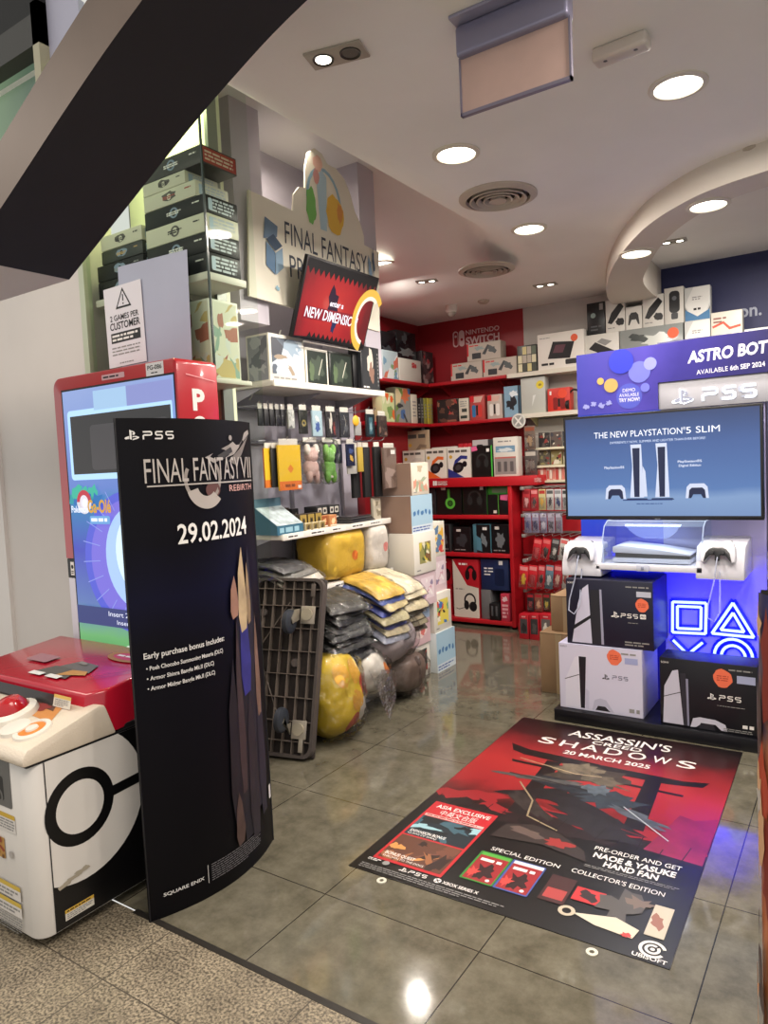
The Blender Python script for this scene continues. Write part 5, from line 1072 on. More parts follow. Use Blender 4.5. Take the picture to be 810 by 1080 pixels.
rs = thing('riser', 'red riser ledge standing behind the front row on the gondola top', 'riser', (-2.98, 6.04, GZ)); MB().box(-.43, .43, -.11, .11, 0, .17, REDS, .003).build('box', rs); MB().box(-.43, .43, -.125, -.11, .14, .18, REDM).build('lip', rs)
RZ = GZ+.1705
ycarton('headset_box', 'dark grey box with a pale side strip, left on the red riser', HB, (424, 442, 448, 464), 6.0, RZ, .1, M('2c2c2e', .4), lambda P, w, h: P.rect(w*.86, 0, w, h, M('b9b5ad', .45)))
ycarton('headset_box', 'tan and orange headset box in front of the dark grey one', HB, (429, 454, 453, 476), 5.91, GZ+.0, .008, M('a9937a', .45), hero('221f1e', '8d7a66', 'b5a084', 'd9652a'))
ycarton('accessory_box', 'white handheld bundle box on the red riser behind the orange headset', HB, (455, 457, 482, 476), 5.95, RZ, .07, M('cfcbc4', .45), lambda P, w, h: (P.rrect(w*.15, h*.2, w*.48, h*.7, .008, M('2f2f3d', .4)), P.rect(w*.2, h*.3, w*.43, h*.6, M('5f4f7a', .4)), P.arc(w*.72, h*.3, w*.1, w*.16, M('b58f8a', .45), 0, 180)), ztop=RZ+.12)
for k in range(3): ycarton('accessory_box', ('small red accessory box, left of three on the riser', 'small red accessory box, middle of three on the riser', 'small red accessory box, right of three on the riser')[k], HB, (483+4.8*k, 455, 487.4+4.8*k, 474), 5.95, RZ, .06, M('b5202c', .45), lambda P, w, h: P.rect(w*.3, h*.2, w*.5, h*.8, M('d99a9a', .45)), group='small red accessory boxes', ztop=RZ+.14)
def pad(c, bgc):
    def f(P, w, h):
        P.rect(.003, .003, w-.003, h-.003, M(bgc, .4)); m = M(c, .4)
        P.poly([(w*.15, h*.2), (w*.22, h*.62), (w*.35, h*.74), (w*.65, h*.74), (w*.78, h*.62), (w*.85, h*.2), (w*.76, h*.2), (w*.64, h*.42), (w*.36, h*.42), (w*.24, h*.2)], m)
    return f
for k, (a, b, c, bgc, lab) in enumerate(((498, 514, '1c1c1e', 'b9b4b4', 'pale box with a black gamepad, left of three behind the front row'), (514.7, 530, '141416', '3a3a3c', 'dark box with a black gamepad, middle of three behind the front row'), (531, 546, '8d8a8a', '5a4a4a', 'brown box with a grey gamepad, right of three behind the front row'))):
    ycarton('gamepad_box', lab, HB, (a, 452+k*-.5, b, 474), 5.95, RZ, .06, M(bgc, .45), pad(c, bgc), ztop=RZ+.165)
# gondola shelves
ZA, ZB, ZC = 1.0125, .6685, .0655; YG = 5.80
def greenset(P, w, h): P.rect(.003, .003, w-.003, h-.003, M('111312', .35)); P.rect(w*.45, h*.55, w*.55, h*.85, M('3f8f2f', .45)); P.arc(w*.55, h*.38, w*.11, w*.2, M('57b03c', .45), 0, 360); P.disc(w*.55, h*.38, w*.08, M('2a5f22', .4)); P.rect(w*.2, h*.82, w*.38, h*.93, WH)
ycarton('headset_box', 'narrow dark grey box at the left end of the top gondola shelf', HB, (446, 511, 459.5, 540), YG, ZA, .2, M('26272a', .4), hset('3a3a3d'))
ycarton('headset_box', 'black box with a bright green headset on the top gondola shelf', HB, (460.5, 511, 486.5, 541), YG, ZA, .2, M('121413', .35), greenset)
ycarton('headset_box', 'black box edged green with a large dark headset on the top gondola shelf', HB, (488, 510, 513.5, 541), YG, ZA, .2, M('2f6a2a', .4), razer(3, '151716'))
ycarton('accessory_box', 'black and green box lying on two small ones, top gondola shelf', HB, (514.5, 510, 536.5, 520.5), YG, 1.192, .2, M('2f7a2c', .4), lambda P, w, h: P.rrect(w*.2, h*.2, w*.9, h*.8, .01, M('5a6a52', .4)), ztop=1.265)
def smallb(P, w, h): P.rect(.003, .003, w-.004, h-.003, M('131515', .35)); P.rect(w*.5, h*.08, w*.8, h*.22, M('d6d3c8', .5)); P.rect(w*.94, 0, w, h, M('57a03c', .4))
ycarton('accessory_box', 'small black box with a green edge, left below the lying green box', HB, (514.5, 522, 526, 541), YG, ZA, .2, M('1d201e', .35), smallb, ztop=1.19)
ycarton('accessory_box', 'small black box with a pink tag, right below the lying green box', HB, (526.7, 522, 536.5, 541), YG, ZA, .2, M('191b1c', .35), lambda P, w, h: P.poly([(w*.1, h*.75), (w*.9, h*.7), (w*.95, h*1.0), (w*.15, h*.98)], M('d9608f', .5)), ztop=1.19)
def dk(seed, c='34363a'):
    def f(P, w, h): P.rect(.004, .004, w-.004, h-.004, M('141517', .35)); P.blob(w*.5, h*.45, w*.28, h*.25, M(c, .35), seed, .3); P.rect(w*.2, h*.82, w*.45, h*.92, M('c9c6bf', .5)); P.greek(w*.1, h*.06, w*.9, h*.14, 1, GREY, seed)
    return f
ycarton('headset_box', 'dark grey headset box at the left of the middle gondola shelf', HB, (461, 553, 474.5, 581), YG, ZB, .2, M('3a3b3e', .4), dk(3, '55575c'))
ycarton('headset_box', 'black headset box with a white label, second on the middle gondola shelf', HB, (478, 556, 496.5, 581), YG, ZB, .2, M('151618', .4), dk(5))
ycarton('headset_box', 'black box with a pale blue side, third on the middle gondola shelf', HB, (499, 553, 517.5, 582), YG, ZB, .2, M('4a7f8f', .4), lambda P, w, h: (P.rect(w*.2, .003, w-.003, h-.003, M('15181a', .35)), P.poly([(w*.2, h*.1), (w*.5, h*.05), (w*.45, h*.5), (w*.2, h*.6)], M('4f7f92', .4)), P.blob(w*.62, h*.45, w*.16, h*.22, M('6f7a80', .35), 4, .4), P.rect(w*.55, h*.8, w*.8, h*.9, WH)))
ycarton('headset_box', 'black box with a silver gadget picture at the right of the middle gondola shelf', HB, (518.5, 553, 537, 582.5), YG, ZB, .2, M('131416', .4), dk(9, '6a7074'))
# bottom shelf
def redh(P, w, h): P.rect(.003, .003, w-.003, h-.003, M('b01825', .4)); P.disc(w*.62, h*.38, w*.26, M('1d1214', .35), h*.24); P.disc(w*.62, h*.38, w*.12, M('3a2a2c', .35), h*.1); P.greek(w*.1, h*.8, w*.7, h*.9, 1, WH, 3)
ycarton('headset_box', 'red headset box on top at the left of the bottom gondola shelf', HB, (462, 600, 477.5, 627), YG+.05, .352, .2, M('a01622', .4), redh, ztop=.6)
ycarton('headset_box', 'red headset box underneath at the left of the bottom gondola shelf', HB, (462, 628, 477.5, 657), YG+.05, ZC, .2, M('a01622', .4), redh, ztop=.35)
def bigred(P, w, h):
    P.poly([(.003, .003), (w-.003, .003), (w-.003, h*.52), (w*.55, h*.56), (.003, h-.003)], M('d3cdc0', .4)); P.rect(w*.9, .003, w-.003, h*.5, M('d9d4c8', .4))
    P.arc(w*.64, h*.3, w*.17, w*.23, M('17171a', .4), -20, 200, 20, 1.15); P.disc(w*.5, h*.22, w*.1, M('17171a', .4), h*.08); P.disc(w*.75, h*.2, w*.15, M('17171a', .4), h*.085); P.line([(w*.45, h*.18), (w*.2, h*.14), (w*.1, h*.16)], w*.02, M('17171a', .4))
    P.arc(w*.7, h*.76, w*.12, w*.18, M('1a1013', .4), 0, 180, 18, 1.6); P.disc(w*.57, h*.74, w*.09, M('1a1013', .4), h*.09); P.disc(w*.84, h*.74, w*.09, M('1a1013', .4), h*.09); P.greek(w*.25, h*.9, w*.6, h*.94, 1, WH, 4, .8); P.greek(w*.1, h*.47, w*.45, h*.51, 1, GREY, 4)
ycarton('headset_box', 'large red and white box with two headset pictures on the bottom gondola shelf', HB, (478.5, 599, 505.5, 658), YG-.01, ZC, .2, M('a81724', .4), bigred, ztop=.605)
ycarton('accessory_box', 'plain grey upright box below the navy box on the bottom gondola shelf', HB, (508, 629, 518, 658), YG, ZC, .2, M('6a6a6c', .45), ztop=.335)
ycarton('accessory_box', 'navy box with white print on the bottom gondola shelf', HB, (507.5, 593, 536.5, 628), YG, .3355, .2, M('1b2a52', .4), lambda P, w, h: (P.greek(w*.12, h*.45, w*.45, h*.75, 3, WH, 4, .4), P.rrect(w*.5, h*.15, w*.85, h*.7, .02, M('14203f', .35)), P.rect(w*.66, h*.82, w*.8, h*.95, WH)), ztop=.615)
t = thing('speaker', 'small black twin-pillar speaker standing on the bottom gondola shelf', 'speaker', at(522, 658, 'y', YG-.02)); t.location.z = ZC
b = MB().box(-.05, .05, 0, .1, 0, .15, BK, .006); b.build('housing', t); MB().box(-.03, -.012, -.004, 0, .04, .13, M('55565a', .4), .002).build('grille', t); MB().box(.012, .03, -.004, 0, .04, .13, M('55565a', .4), .002).build('grille', t)
ycarton('accessory_box', 'pink-red printed carton at the right of the bottom gondola shelf', HB, (528.5, 632, 537.5, 661), YG-.02, ZC, .1, M('b8364a', .45), lambda P, w, h: (P.greek(w*.15, h*.1, w*.85, h*.65, 4, M('e0a9b0', .5), 3, .6), P.blob(w*.5, h*.82, w*.3, h*.1, M('e0c0c4', .5), 3)), ztop=.31)
t = MB().lathe([(.0005, -.006), (.062, -.006), (.066, 0), (.062, .006), (.0005, .006)], M('c9c8c2', .4), 32, Matrix.Rotation(pi/2, 4, 'X')).build('round_sign', None, at(547, 444, 'y', 5.92)); tag(t, 'round white sign with a crossed emblem at the end of the red shelf', 'sign')
P = Pr(.0004); P.disc(0, 0, .05, M('8d8f8c', .4)); P.line([(-.03, -.035), (.03, .035)], .014, M('d9d8d2', .4)); P.line([(-.03, .035), (.03, -.035)], .014, M('d9d8d2', .4)); P.build('emblem', t, (0, -.0065, 0))
# --- peg display with blister packs
PD = thing('peg_display', 'red peg display panel with five rows of hooks beside the gondola', 'display stand', (-2.2, 5.95, 0))
MB().box(-.31, .45, -.02, .02, .05, 1.265, M('a81420', .45), .003).build('back_panel', PD); MB().box(-.31, .45, -.2, .03, 0, .06, M('8a101a', .5), .004).build('base', PD)
rows = [1.245, 1.02, .85, .64, .39]
for z in rows:
    MB().box(-.3, .44, -.04, -.025, z-.004, z+.014, M('9a9a98', .3, .7), .002).build('hook_bar', PD)
    for k in range(6): MB().tube([(-.12+.073*k, -.02, z+.005), (-.12+.073*k, -.37, z+.005), (-.12+.073*k, -.385, z+.018)], .0035, M('a9a9a6', .3, .7), 6).build('hook', PD)
    MB().box(-.17, -.14, -.38, -.02, z-.008, z+.018, M('a9a9a6', .35, .6), .002).build('bar_arm', PD)
def blister(label, a, b, t_, bt, Y, c, pr, group, tilt=0):
    cx = at((a+b)/2, (t_+bt)/2, 'y', Y); hw = (at(b, (t_+bt)/2, 'y', Y).x-at(a, (t_+bt)/2, 'y', Y).x)/2; hh = at(a, t_, 'y', Y).z-at(a, bt, 'y', Y).z
    t = thing('blister_pack', label, 'blister pack', (cx.x, Y, cx.z-hh/2), 0, group); t.rotation_euler = (0, tilt, 0)
    MB().box(-hw, hw, 0, .004, 0, hh, M(c, .4), .001).build('card', t)
    MB().box(-hw*.8, hw*.8, -.02, -.0005, hh*.1, hh*.62, GLASS('blister', 'ffffff', .12, .08), .006).build('bubble', t)
    P = Pr(.0003); pr(P, 2*hw, hh); P.build('front_print', t, (-hw, -.0006, 0))
def bp(c1, c2): return lambda P, w, h: (P.blob(w*.5, h*.4, w*.26, h*.2, M(c1, .45), int(w*1e5), .4), P.rect(w*.08, h*.78, w*.92, h*.94, M(c2, .45)))
for k, (c, c1, c2, cn) in enumerate((('b5323a', 'd9a0a0', '8a1c24', 'red'), ('b5323a', '3a2a2c', 'd98a8a', 'red'), ('c9c08a', 'd9a83a', 'b53a35', 'cream and yellow'), ('c9cac6', '1d2030', '55585a', 'white with black'), ('c4c8cc', '2a3a6a', '8a8d90', 'white with blue'), ('bfc3c4', '6a6f75', '3a3d40', 'white with grey'))):
    a = 551.5+8.3*k; blister(('first', 'second', 'third', 'fourth', 'fifth', 'sixth')[k]+' blister pack from the left in the top peg row, '+cn, a, a+7.4, 516, 538, 5.6-.004*k, c, bp(c1, c2), 'blister packs in the top peg row')
for k, (c, c1) in enumerate((('8a86a0', '4a4a7a'), ('8f8ba6', '35355f'), ('8a86a0', 'c9c6d6'), ('9a94a6', '3a3648'), ('8d8a98', '6a5a7a'))):
    a = 553+8.2*k; blister(('first', 'second', 'third', 'fourth', 'fifth')[k]+' lilac grey blister pack from the left in the second peg row', a, a+7.3, 541, 562, 5.6, c, bp(c1, 'b9b6c6'), 'lilac grey blister packs in the second row')
for k, (a, b, c, c1, cn) in enumerate(((560, 568.5, 'c4222e', 'c23a44', 'red'), (569.5, 578, 'c4222e', '2a2022', 'red'), (579, 587, '3a3638', 'c9c6c0', 'black'), (588, 596, 'c9c6c2', '2a2a2c', 'white'), (597, 605, 'b52a35', 'd9c0b0', 'red and white'))):
    blister('%s blister pack, %s from the left in the tilted third peg row' % (cn, ('first', 'second', 'third', 'fourth', 'fifth')[k]), a, b, 568, 591, 5.56, c, bp(c1, 'd96a6a' if c[0] == 'c' else '8a8a8a'), 'blister packs in the third peg row', RD(10))
for k, (a, b, c, c1, cn) in enumerate(((546, 555.5, 'c4202c', 'e0b83a', 'red with a yellow flash'), (556, 565, 'c4202c', 'a8323a', 'plain red'), (566, 573, 'b82832', '2a1f22', 'red with black'), (574, 582, '5a7a8a', 'c9d0d0', 'blue-grey'), (583, 591, 'a82a38', 'd9b0a0', 'red with cream'), (592, 598, 'c9c4bc', '8a3a35', 'white and red'))):
    blister('%s blister pack in the fourth peg row' % cn, a, b, 596, 621, 5.55, c, bp(c1, 'd98a8a'), 'blister packs in the fourth peg row', RD(6))
for k, (a, b, c, c1, cn) in enumerate(((556, 563, '2a2a30', '8a2a30', 'dark'), (564, 572, '8d5a4a', 'd9b08a', 'brown'), (573, 580, '3a3a2a', 'c9b83a', 'dark with yellow'), (581, 589, 'c9bf8a', 'd9c83a', 'cream and yellow'))):
    blister('%s pack in the fifth peg row above the floor boxes' % cn, a, b, 626, 645, 5.58, c, bp(c1, 'b52a35'), 'packs in the fifth peg row')
for k, (a, b, lab) in enumerate(((547.5, 557.5, 'red and clear window box on the floor, left of three under the pegs'), (558.5, 568.5, 'red and clear window box on the floor, middle of three under the pegs'), (569.5, 582, 'red window box with a white toy on the floor, right of three under the pegs'))):
    ycarton('window_box', lab, HB, (a, 648, b, 678), 5.5, .0, .12, M('b01a28', .4), lambda P, w, h, k=k: (P.rect(w*.12, h*.22, w*.88, h*.82, M(['4a4648', '3a3739', '6a6260'][k], .3)), P.blob(w*.5, h*.45, w*.22, h*.2, M(['2a2628', '55504f', 'd9d3c8'][k], .4), k, .4), P.rect(w*.3, h*.88, w*.7, h*.93, M('d99a9a', .5))), group='red window boxes on the floor')
ycarton('accessory_box', 'white and pink carton on the floor right of the red window boxes', HB, (584, 646, 596, 672), 5.6, 0, .1, M('b9a9a4', .45), art('c4b8b2', ['c25a5a', '8a8684', 'd9d3c8'], 5, 8))
# --- narrow white media rack
MR = thing('media_rack', 'narrow white rack with three ledges of game cases behind the television', 'rack', (-2.21, 6.1, 1.28)); ML2 = Vector((-2.21, 6.1, 1.28))
MB().box(-.27, .34, .07, .095, .0, .56, M('c9c6bd', .5)).build('back_board', MR)
for z in (.29, .42): MB().tube([(-.2, .075, z), (-.2, -.21, z), (-.2, -.22, z+.012)], .0035, HK, 6).build('hook', MR)
for z in (.02, .15, .305): MB().box(-.16, .33, -.18, .07, z-.02, z, M('d6d2b8', .45), .002).build('ledge', MR)
for r, (zz, n) in enumerate(((.305, 4), (.15, 4))):
    for k in range(n):
        cs = [['2f2b2c', '5a4f4a', '3a3f48', '6a4a40'], ['5f5a50', '8f865a', 'a9a58c', '4a463f']][r]
        carton('game_case', '%s game case from the left on the %s ledge of the white rack' % (('first', 'second', 'third', 'fourth')[k], ('top', 'middle')[r]), 'game case', -2.355+.108*k, -2.255+.108*k, 5.98, 5.995, 1.28+zz+.0005, 1.28+zz+.13, M(cs[k], .3), art(cs[k], [cs[(k+1) % 4], 'c9c3b3', '8a3a35', '2a2a2c'], k+3*r, 9), group='game cases facing out on the white rack')
for k in range(16):
    carton('game_case', 'thin red and cream game case spine out on the lowest white rack ledge', 'game case', -2.36+.027*k, -2.336+.027*k, 5.95, 6.1, 1.3005, 1.405+.004*(k % 3), M(['c98a80', 'd6a99c', 'b8605a', 'd9c0b0'][k % 4], .4), lambda P, w, h, k=k: P.rect(w*.15, h*.1, w*.85, h*.8, M(['b5483f', 'd9cfc0', 'c9786a'][k % 3], .4)), group='spine-out game cases on the white rack', bev=.001)
blister('brown toy pack hanging at the left of the white rack', 553, 564.5, 449, 474, 5.9, '6a5a50', bp('a98a6a', '8a4a35'), None); blister('grey toy pack hanging below the brown one, left of the white rack', 553.5, 566, 475, 501, 5.9, '4f4a48', bp('7a6f68', 'b9b2a8'), None)
# --- top row of boxes in front of the navy wall
Y9 = 6.0; LZ = RZ1+.0005; UZ = 2.498
WB2 = M('d3d1ca', .45)
ycarton('keyboard_box', 'white box with a black keyboard picture behind the banner edge', HB, (617.5, 351, 653, 388), 6.02, LZ, .1, WB2, lambda P, w, h: (P.poly([(w*.1, h*.55), (w*.3, h*.75), (w*.95, h*.35), (w*.8, h*.15)], INK), P.poly([(w*.35, h*.75), (w*.5, h*.85), (w*.8, h*.72), (w*.6, h*.6)], M('8a8a88', .4))), ztop=UZ-.002)
ycarton('accessory_box', 'glossy silver box with an orange sticker behind the top of the banner', HB, (654, 340, 720.5, 388), 6.02, LZ, .1, M('8d9290', .2), lambda P, w, h: (P.blob(w*.6, h*.6, w*.2, h*.2, M('c9cdc8', .15), 3, .4), P.blob(w*.3, h*.7, w*.14, h*.14, M('3a3f3f', .2), 4, .4), P.disc(w*.85, h*.72, h*.17, M('e2603a', .5))), ztop=UZ-.002)
def chev(P, w, h): P.poly([(.003, h*.5), (w*.35, h-.003), (w-.003, h-.003), (w-.003, h*.5), (w*.75, .01), (w*.3, .01)], M('dfe0dc', .4)); P.poly([(.003, .003), (.003, h*.42), (w*.28, .003)], M('26292b', .4)); P.poly([(w-.003, .003), (w-.003, h*.4), (w*.8, .003)], M('26292b', .4)); P.greek(w*.3, h*.6, w*.7, h*.72, 2, GREY, 3); P.greek(w*.35, h*.3, w*.65, h*.38, 1, INK, 4, .8)
ycarton('accessory_box', 'white chevron-fronted box, lower of two, right of the silver box', HB, (722, 335, 749, 365), 6.02, LZ, .1, M('c9ccca', .45), chev, ztop=UZ-.002)
def redl(P, w, h): P.line([(w*.05, h*.62), (w*.4, h*.72), (w*.6, h*.55), (w*.95, h*.6)], h*.06, M('c9503a', .5)); P.greek(w*.08, h*.7, w*.5, h*.88, 2, M('8a5a50', .5), 3); P.greek(w*.08, h*.15, w*.6, h*.4, 3, GREY, 5, .3)
ycarton('accessory_box', 'white box with a red line across it, next to the chevron boxes', HB, (750, 328, 783, 372), 6.02, LZ, .1, M('d6d3c6', .45), redl)
ycarton('accessory_box', 'plain white box last on the right in front of the navy wall', HB, (785, 345, 825, 372), 6.02, LZ, .1, M('c6cacb', .45))
UZ1 = UZ+.0005
ycarton('gadget_box', 'tall black box at the left end of the upper row', HB, (619, 319, 638, 350), 6.04, UZ1, .08, M('141519', .35), lambda P, w, h: (P.disc(w*.35, h*.6, w*.14, M('8fa09a', .2)), P.rect(w*.7, h*.75, w*.9, h*.95, GREY), P.greek(w*.2, h*.1, w*.8, h*.3, 2, M('4a4d52', .4), 3)))
def shok(P, w, h): P.poly([(w*.1, h*.3), (w*.3, h*.6), (w*.75, h*.9), (w*.95, h*.75), (w*.6, h*.45), (w*.3, h*.25)], M('17171a', .4)); P.blob(w*.75, h*.3, w*.22, h*.12, M('1d1d20', .4), 3, .15, rot=-.4); P.greek(w*.1, h*.1, w*.5, h*.16, 1, GREY, 3)
ycarton('gadget_box', 'white box with a black mouse picture next to the tall black one', HB, (638.7, 316, 659, 347), 6.04, UZ1, .08, WB2, shok)
ycarton('gadget_box', 'white box with a small gamepad picture in the upper row', HB, (659.7, 319, 677, 343), 6.04, UZ1, .08, WB2, pad('2a2a2c', 'd3d1ca'), ztop=2.68)
ycarton('gadget_box', 'white box with a black mouse picture beside the gamepad box', HB, (677.7, 311, 700, 341), 6.04, UZ1, .08, WB2, shok)
ycarton('gadget_box', 'white box with an upright black robot-like mouse picture, upper row', HB, (700.7, 303, 721, 338), 6.04, UZ1, .08, WB2, lambda P, w, h: (P.rrect(w*.25, h*.3, w*.8, h*.9, w*.2, M('222326', .4)), P.disc(w*.52, h*.7, w*.12, M('6a6f75', .4)), P.rrect(w*.35, h*.12, w*.7, h*.3, w*.08, M('3a3c40', .4))))
def chev2(P, w, h): chev(P, w, h); P.poly([(.003, .003), (w-.003, .003), (w-.003, h*.3), (w*.5, h*.12), (.003, h*.35)], M('2f6f9f', .4))
ycarton('gadget_box', 'white chevron-fronted box with a blue base at the right end of the upper row', HB, (722, 302, 749, 335), 6.04, UZ1, .08, M('c9ccca', .45), chev2)
# ================================================================== CONSOLE DISPLAY, FLOOR POSTER, RIGHT STANDEE
DL = Vector((-.93, 4.1, 0)); ds = thing('console_display', 'console display stand with blue-lit back panel, neon shapes and black plinth', 'display stand', DL)
def dp(b, name, par=None, **k): return b.build(name, par or ds, None if par else -DL, **k)
NAVB = M('0b0b12', .35)
dp(MB().box(-1.47, -.415, 3.835, 4.36, 0, .068, NAVB, .004), 'plinth')
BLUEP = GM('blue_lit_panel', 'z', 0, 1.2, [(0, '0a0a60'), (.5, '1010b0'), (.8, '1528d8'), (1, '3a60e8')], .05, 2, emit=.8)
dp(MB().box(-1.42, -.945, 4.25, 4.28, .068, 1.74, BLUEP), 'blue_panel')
dp(MB().box(-.945, -.425, 4.25, 4.28, .068, 1.74, M('a9a3cf', .45)), 'white_panel')
dp(MB().box(-1.42, -.425, 4.28, 4.36, .068, 2.1, M('8d8a96', .5)), 'carcass')
# banner, header
bn = dp(MB().box(-1.408, -.95, 4.215, 4.235, 1.735, 2.09, M('2c2370', .35), .002), 'banner_board')
bn2 = dp(MB().box(-.95, -.38, 4.215, 4.235, 1.885, 2.105, M('1f1a58', .35), .002), 'banner_board')
BG = GM('banner_print', 'x', 0, 1.03, [(0, '3a3a9c'), (.35, '4a3fa8'), (.55, '2f2780'), (1, '1c1750')], .25, 4, rough=.35)
P = Pr(.0003); P.poly([(0, 0), (.458, 0), (.458, .15), (1.028, .15), (1.028, .37), (0, .355)], BG)
BW = M('dcdcea', .4)
P.text('ASTRO BOT', .615, .24, .062, BW, 'l', .385, .035, .12, .03); P.text('AVAILABLE', .66, .172, .026, BW, 'l', .155, 0, 0, .03); P.text('6th SEP 2024', .825, .177, .026, BW, 'l', .165, .02, 0, .03)
P.disc(.3, .09, .072, M('4a52b8', .4)); P.text('DEMO', .3, .115, .02, BW, 'c', .07); P.text('AVAILABLE', .3, .088, .02, BW, 'c', .11); P.text('TRY NOW!', .3, .06, .021, BW, 'c', .115, .02)
for k in range(4): P.blob(.05+.045*k, .05+.012*(k % 2), .016, .014, M('8f93d0', .4), k, .4)
for (u, v, r, c) in ((.36, .22, .06, '6a6fd0'), (.42, .26, .035, '8a8fe0'), (.2, .16, .04, 'b59a5a'), (.14, .19, .02, 'c9a45a'), (.26, .29, .07, '2a35c0'), (.39, .13, .025, '6a6fd8')): P.disc(u, v, r, M(c, .4))
P.build('banner_print', ds, Vector((-1.408, 4.2142, 1.735))-DL)
hp = dp(MB().box(-.95, -.38, 4.225, 4.25, 1.735, 1.884, M('a8a8b0', .45), .002), 'header_panel')
PE = M('f4f8ff', .4, emit=1.6); PG = M('cfd6ea', .4, emit=.9)
P = Pr(.0006); ps_logo(P, .07, .018, .095, PE)
P2 = Pr(.0006); ps5_word(P2, .225, .028, .07, PE, .2)
P.build('header_lettering', hp, (-.95, 4.2205, 1.735)); P2.build('header_lettering', hp, (-.95, 4.2205, 1.735))
P = Pr(.0008); ps_logo(P, .085, .026, .08, M('8d93a8', .4)); ps5_word(P, .227, .031, .064, M('a9b4cc', .4), .07); P.build('lettering_inlay', hp, (-.95, 4.2185, 1.735))
# neon outlines
NE = M('b4d0ff', .4, emit=1.9); NB = M('0f14ff', .4, emit=1.6)
def neon(pts, name, closed=True):
    """an outlined light box: bright tube in front of a blue glowing strip added as its halo"""
    ps = [Vector((x, 0, z)) for x, z in pts]
    if closed: ps = ps+[ps[0]]
    b = MB()
    for i in range(len(ps)-1): b.tube([ps[i]+Vector((0, 4.225, 0)), ps[i+1]+Vector((0, 4.225, 0))], .0075, NE, 8)
    o = dp(b, name); 
    b = MB()
    for i in range(len(ps)-1):
        d = (ps[i+1]-ps[i]).normalized(); n = Vector((d.z, 0, -d.x))*.02; a = ps[i]-d*.012; c = ps[i+1]+d*.012
        b.add([a-n+Vector((0, 4.242, 0)), c-n+Vector((0, 4.242, 0)), c+n+Vector((0, 4.242, 0)), a+n+Vector((0, 4.242, 0))], [(0, 1, 2, 3)], NB)
    dp(b, 'halo_strip', o)  # glowing strip stands in for the tube's halo on the panel
    return o
neon([(-.902, .475), (-.728, .482), (-.722, .655), (-.898, .65)], 'neon_square'); neon([(-.875, .5), (-.752, .505), (-.748, .63), (-.873, .627)], 'neon_square')
neon([(-.695, .488), (-.488, .485), (-.588, .665)], 'neon_triangle'); neon([(-.65, .512), (-.535, .51), (-.588, .61)], 'neon_triangle')
for pts in ([(-.9, .43), (-.745, .28)], [(-.9, .28), (-.745, .43)]): neon(pts, 'neon_cross', False)
neon([(-.59+.095*cos(2*pi*i/24), .365+.1*sin(2*pi*i/24)) for i in range(24)], 'neon_circle'); neon([(-.59+.06*cos(2*pi*i/20), .365+.065*sin(2*pi*i/20)) for i in range(20)], 'neon_circle')
lamp('AREA', (-.68, 4.1, .60), 5.5, '0c02ff', .35, (RD(90), 0, 0)); lamp('AREA', (-1.1, 4.15, .82), 1.5, '1c14ff', .25, (RD(70), 0, 0)); lamp('AREA', (-.95, 4.05, 1.11), .8, 'bcd4ff', .3)  # blue lamps added to deepen the neon's glow on the panels
# trays and acrylic case
WT = M('d9d9e2', .35)
dp(MB().box(-1.245, -.69, 3.95, 4.25, .862, .895, WT, .004), 'console_tray')
bt = dp(MB().box(-1.02, -.955, 3.935, 3.952, .862, .9, M('c4c8d8', .3), .004), 'tray_button_plate'); dp(MB().box(-.995, -.98, 3.93, 3.936, .872, .888, M('8a90a6', .3), .002), 'tray_button', bt)
for x0, x1, z0, z1 in ((-1.44, -1.215, .82, .985), (-.725, -.495, .832, 1.0)):
    s = dp(MB().prism([(3.95, z0), (4.25, z0), (4.25, z1+.03), (4.0, z1), (3.95, z0+.06)], x0, x1, WT, 'x', .008), 'controller_ledge')
AC = GLASS('acrylic', 'f2f8ff', .10, .02)
prof = [(3.965, .896), (3.965, 1.04), (4.0, 1.1), (4.06, 1.125), (4.235, 1.125), (4.235, .896)]
b = MB(); n = len(prof)
vs = [(-1.205, y, z) for y, z in prof]+[(-.69, y, z) for y, z in prof]
b.add(vs, [(i, i+1, n+i+1, n+i) for i in range(n-1)]+[tuple(range(n)), tuple(range(2*n-1, n-1, -1))], AC)
ac = tag(rebase(b.build('acrylic_cover', None, smooth=False), (-.95, 4.1, .896)), 'clear acrylic cover over the white console below the television', 'display cover')
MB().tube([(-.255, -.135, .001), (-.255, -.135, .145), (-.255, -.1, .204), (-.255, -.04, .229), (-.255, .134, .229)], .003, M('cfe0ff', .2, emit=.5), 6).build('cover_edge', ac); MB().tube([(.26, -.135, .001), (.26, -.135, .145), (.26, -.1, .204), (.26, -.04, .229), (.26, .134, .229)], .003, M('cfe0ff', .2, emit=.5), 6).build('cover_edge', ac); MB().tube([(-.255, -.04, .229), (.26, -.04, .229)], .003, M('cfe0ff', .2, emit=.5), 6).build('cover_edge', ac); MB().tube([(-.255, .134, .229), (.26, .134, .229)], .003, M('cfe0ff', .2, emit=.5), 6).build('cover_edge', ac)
# the console lying under the cover
cs = thing('game_console', 'white slim game console lying flat under the acrylic cover', 'game console', (-.96, 4.1, .8955))
sh = [(-.2, .0), (.2, .0), (.2, .035), (.05, .055), (-.05, .08), (-.16, .1), (-.2, .095)]
MB().box(-.19, .2, -.095, .1, .03, .055, M('25262c', .25), .004).build('core', cs)
MB().prism([(-.2, .058), (.205, .05), (.205, .058), (.02, .085), (-.16, .1), (-.2, .09)], -.11, .11, M('c4c8d4', .35), 'y', .006).build('top_plate', cs)
MB().prism([(-.2, .005), (.205, .005), (.205, .03), (-.2, .03)], -.11, .11, M('b9bdca', .35), 'y', .006).build('bottom_plate', cs)
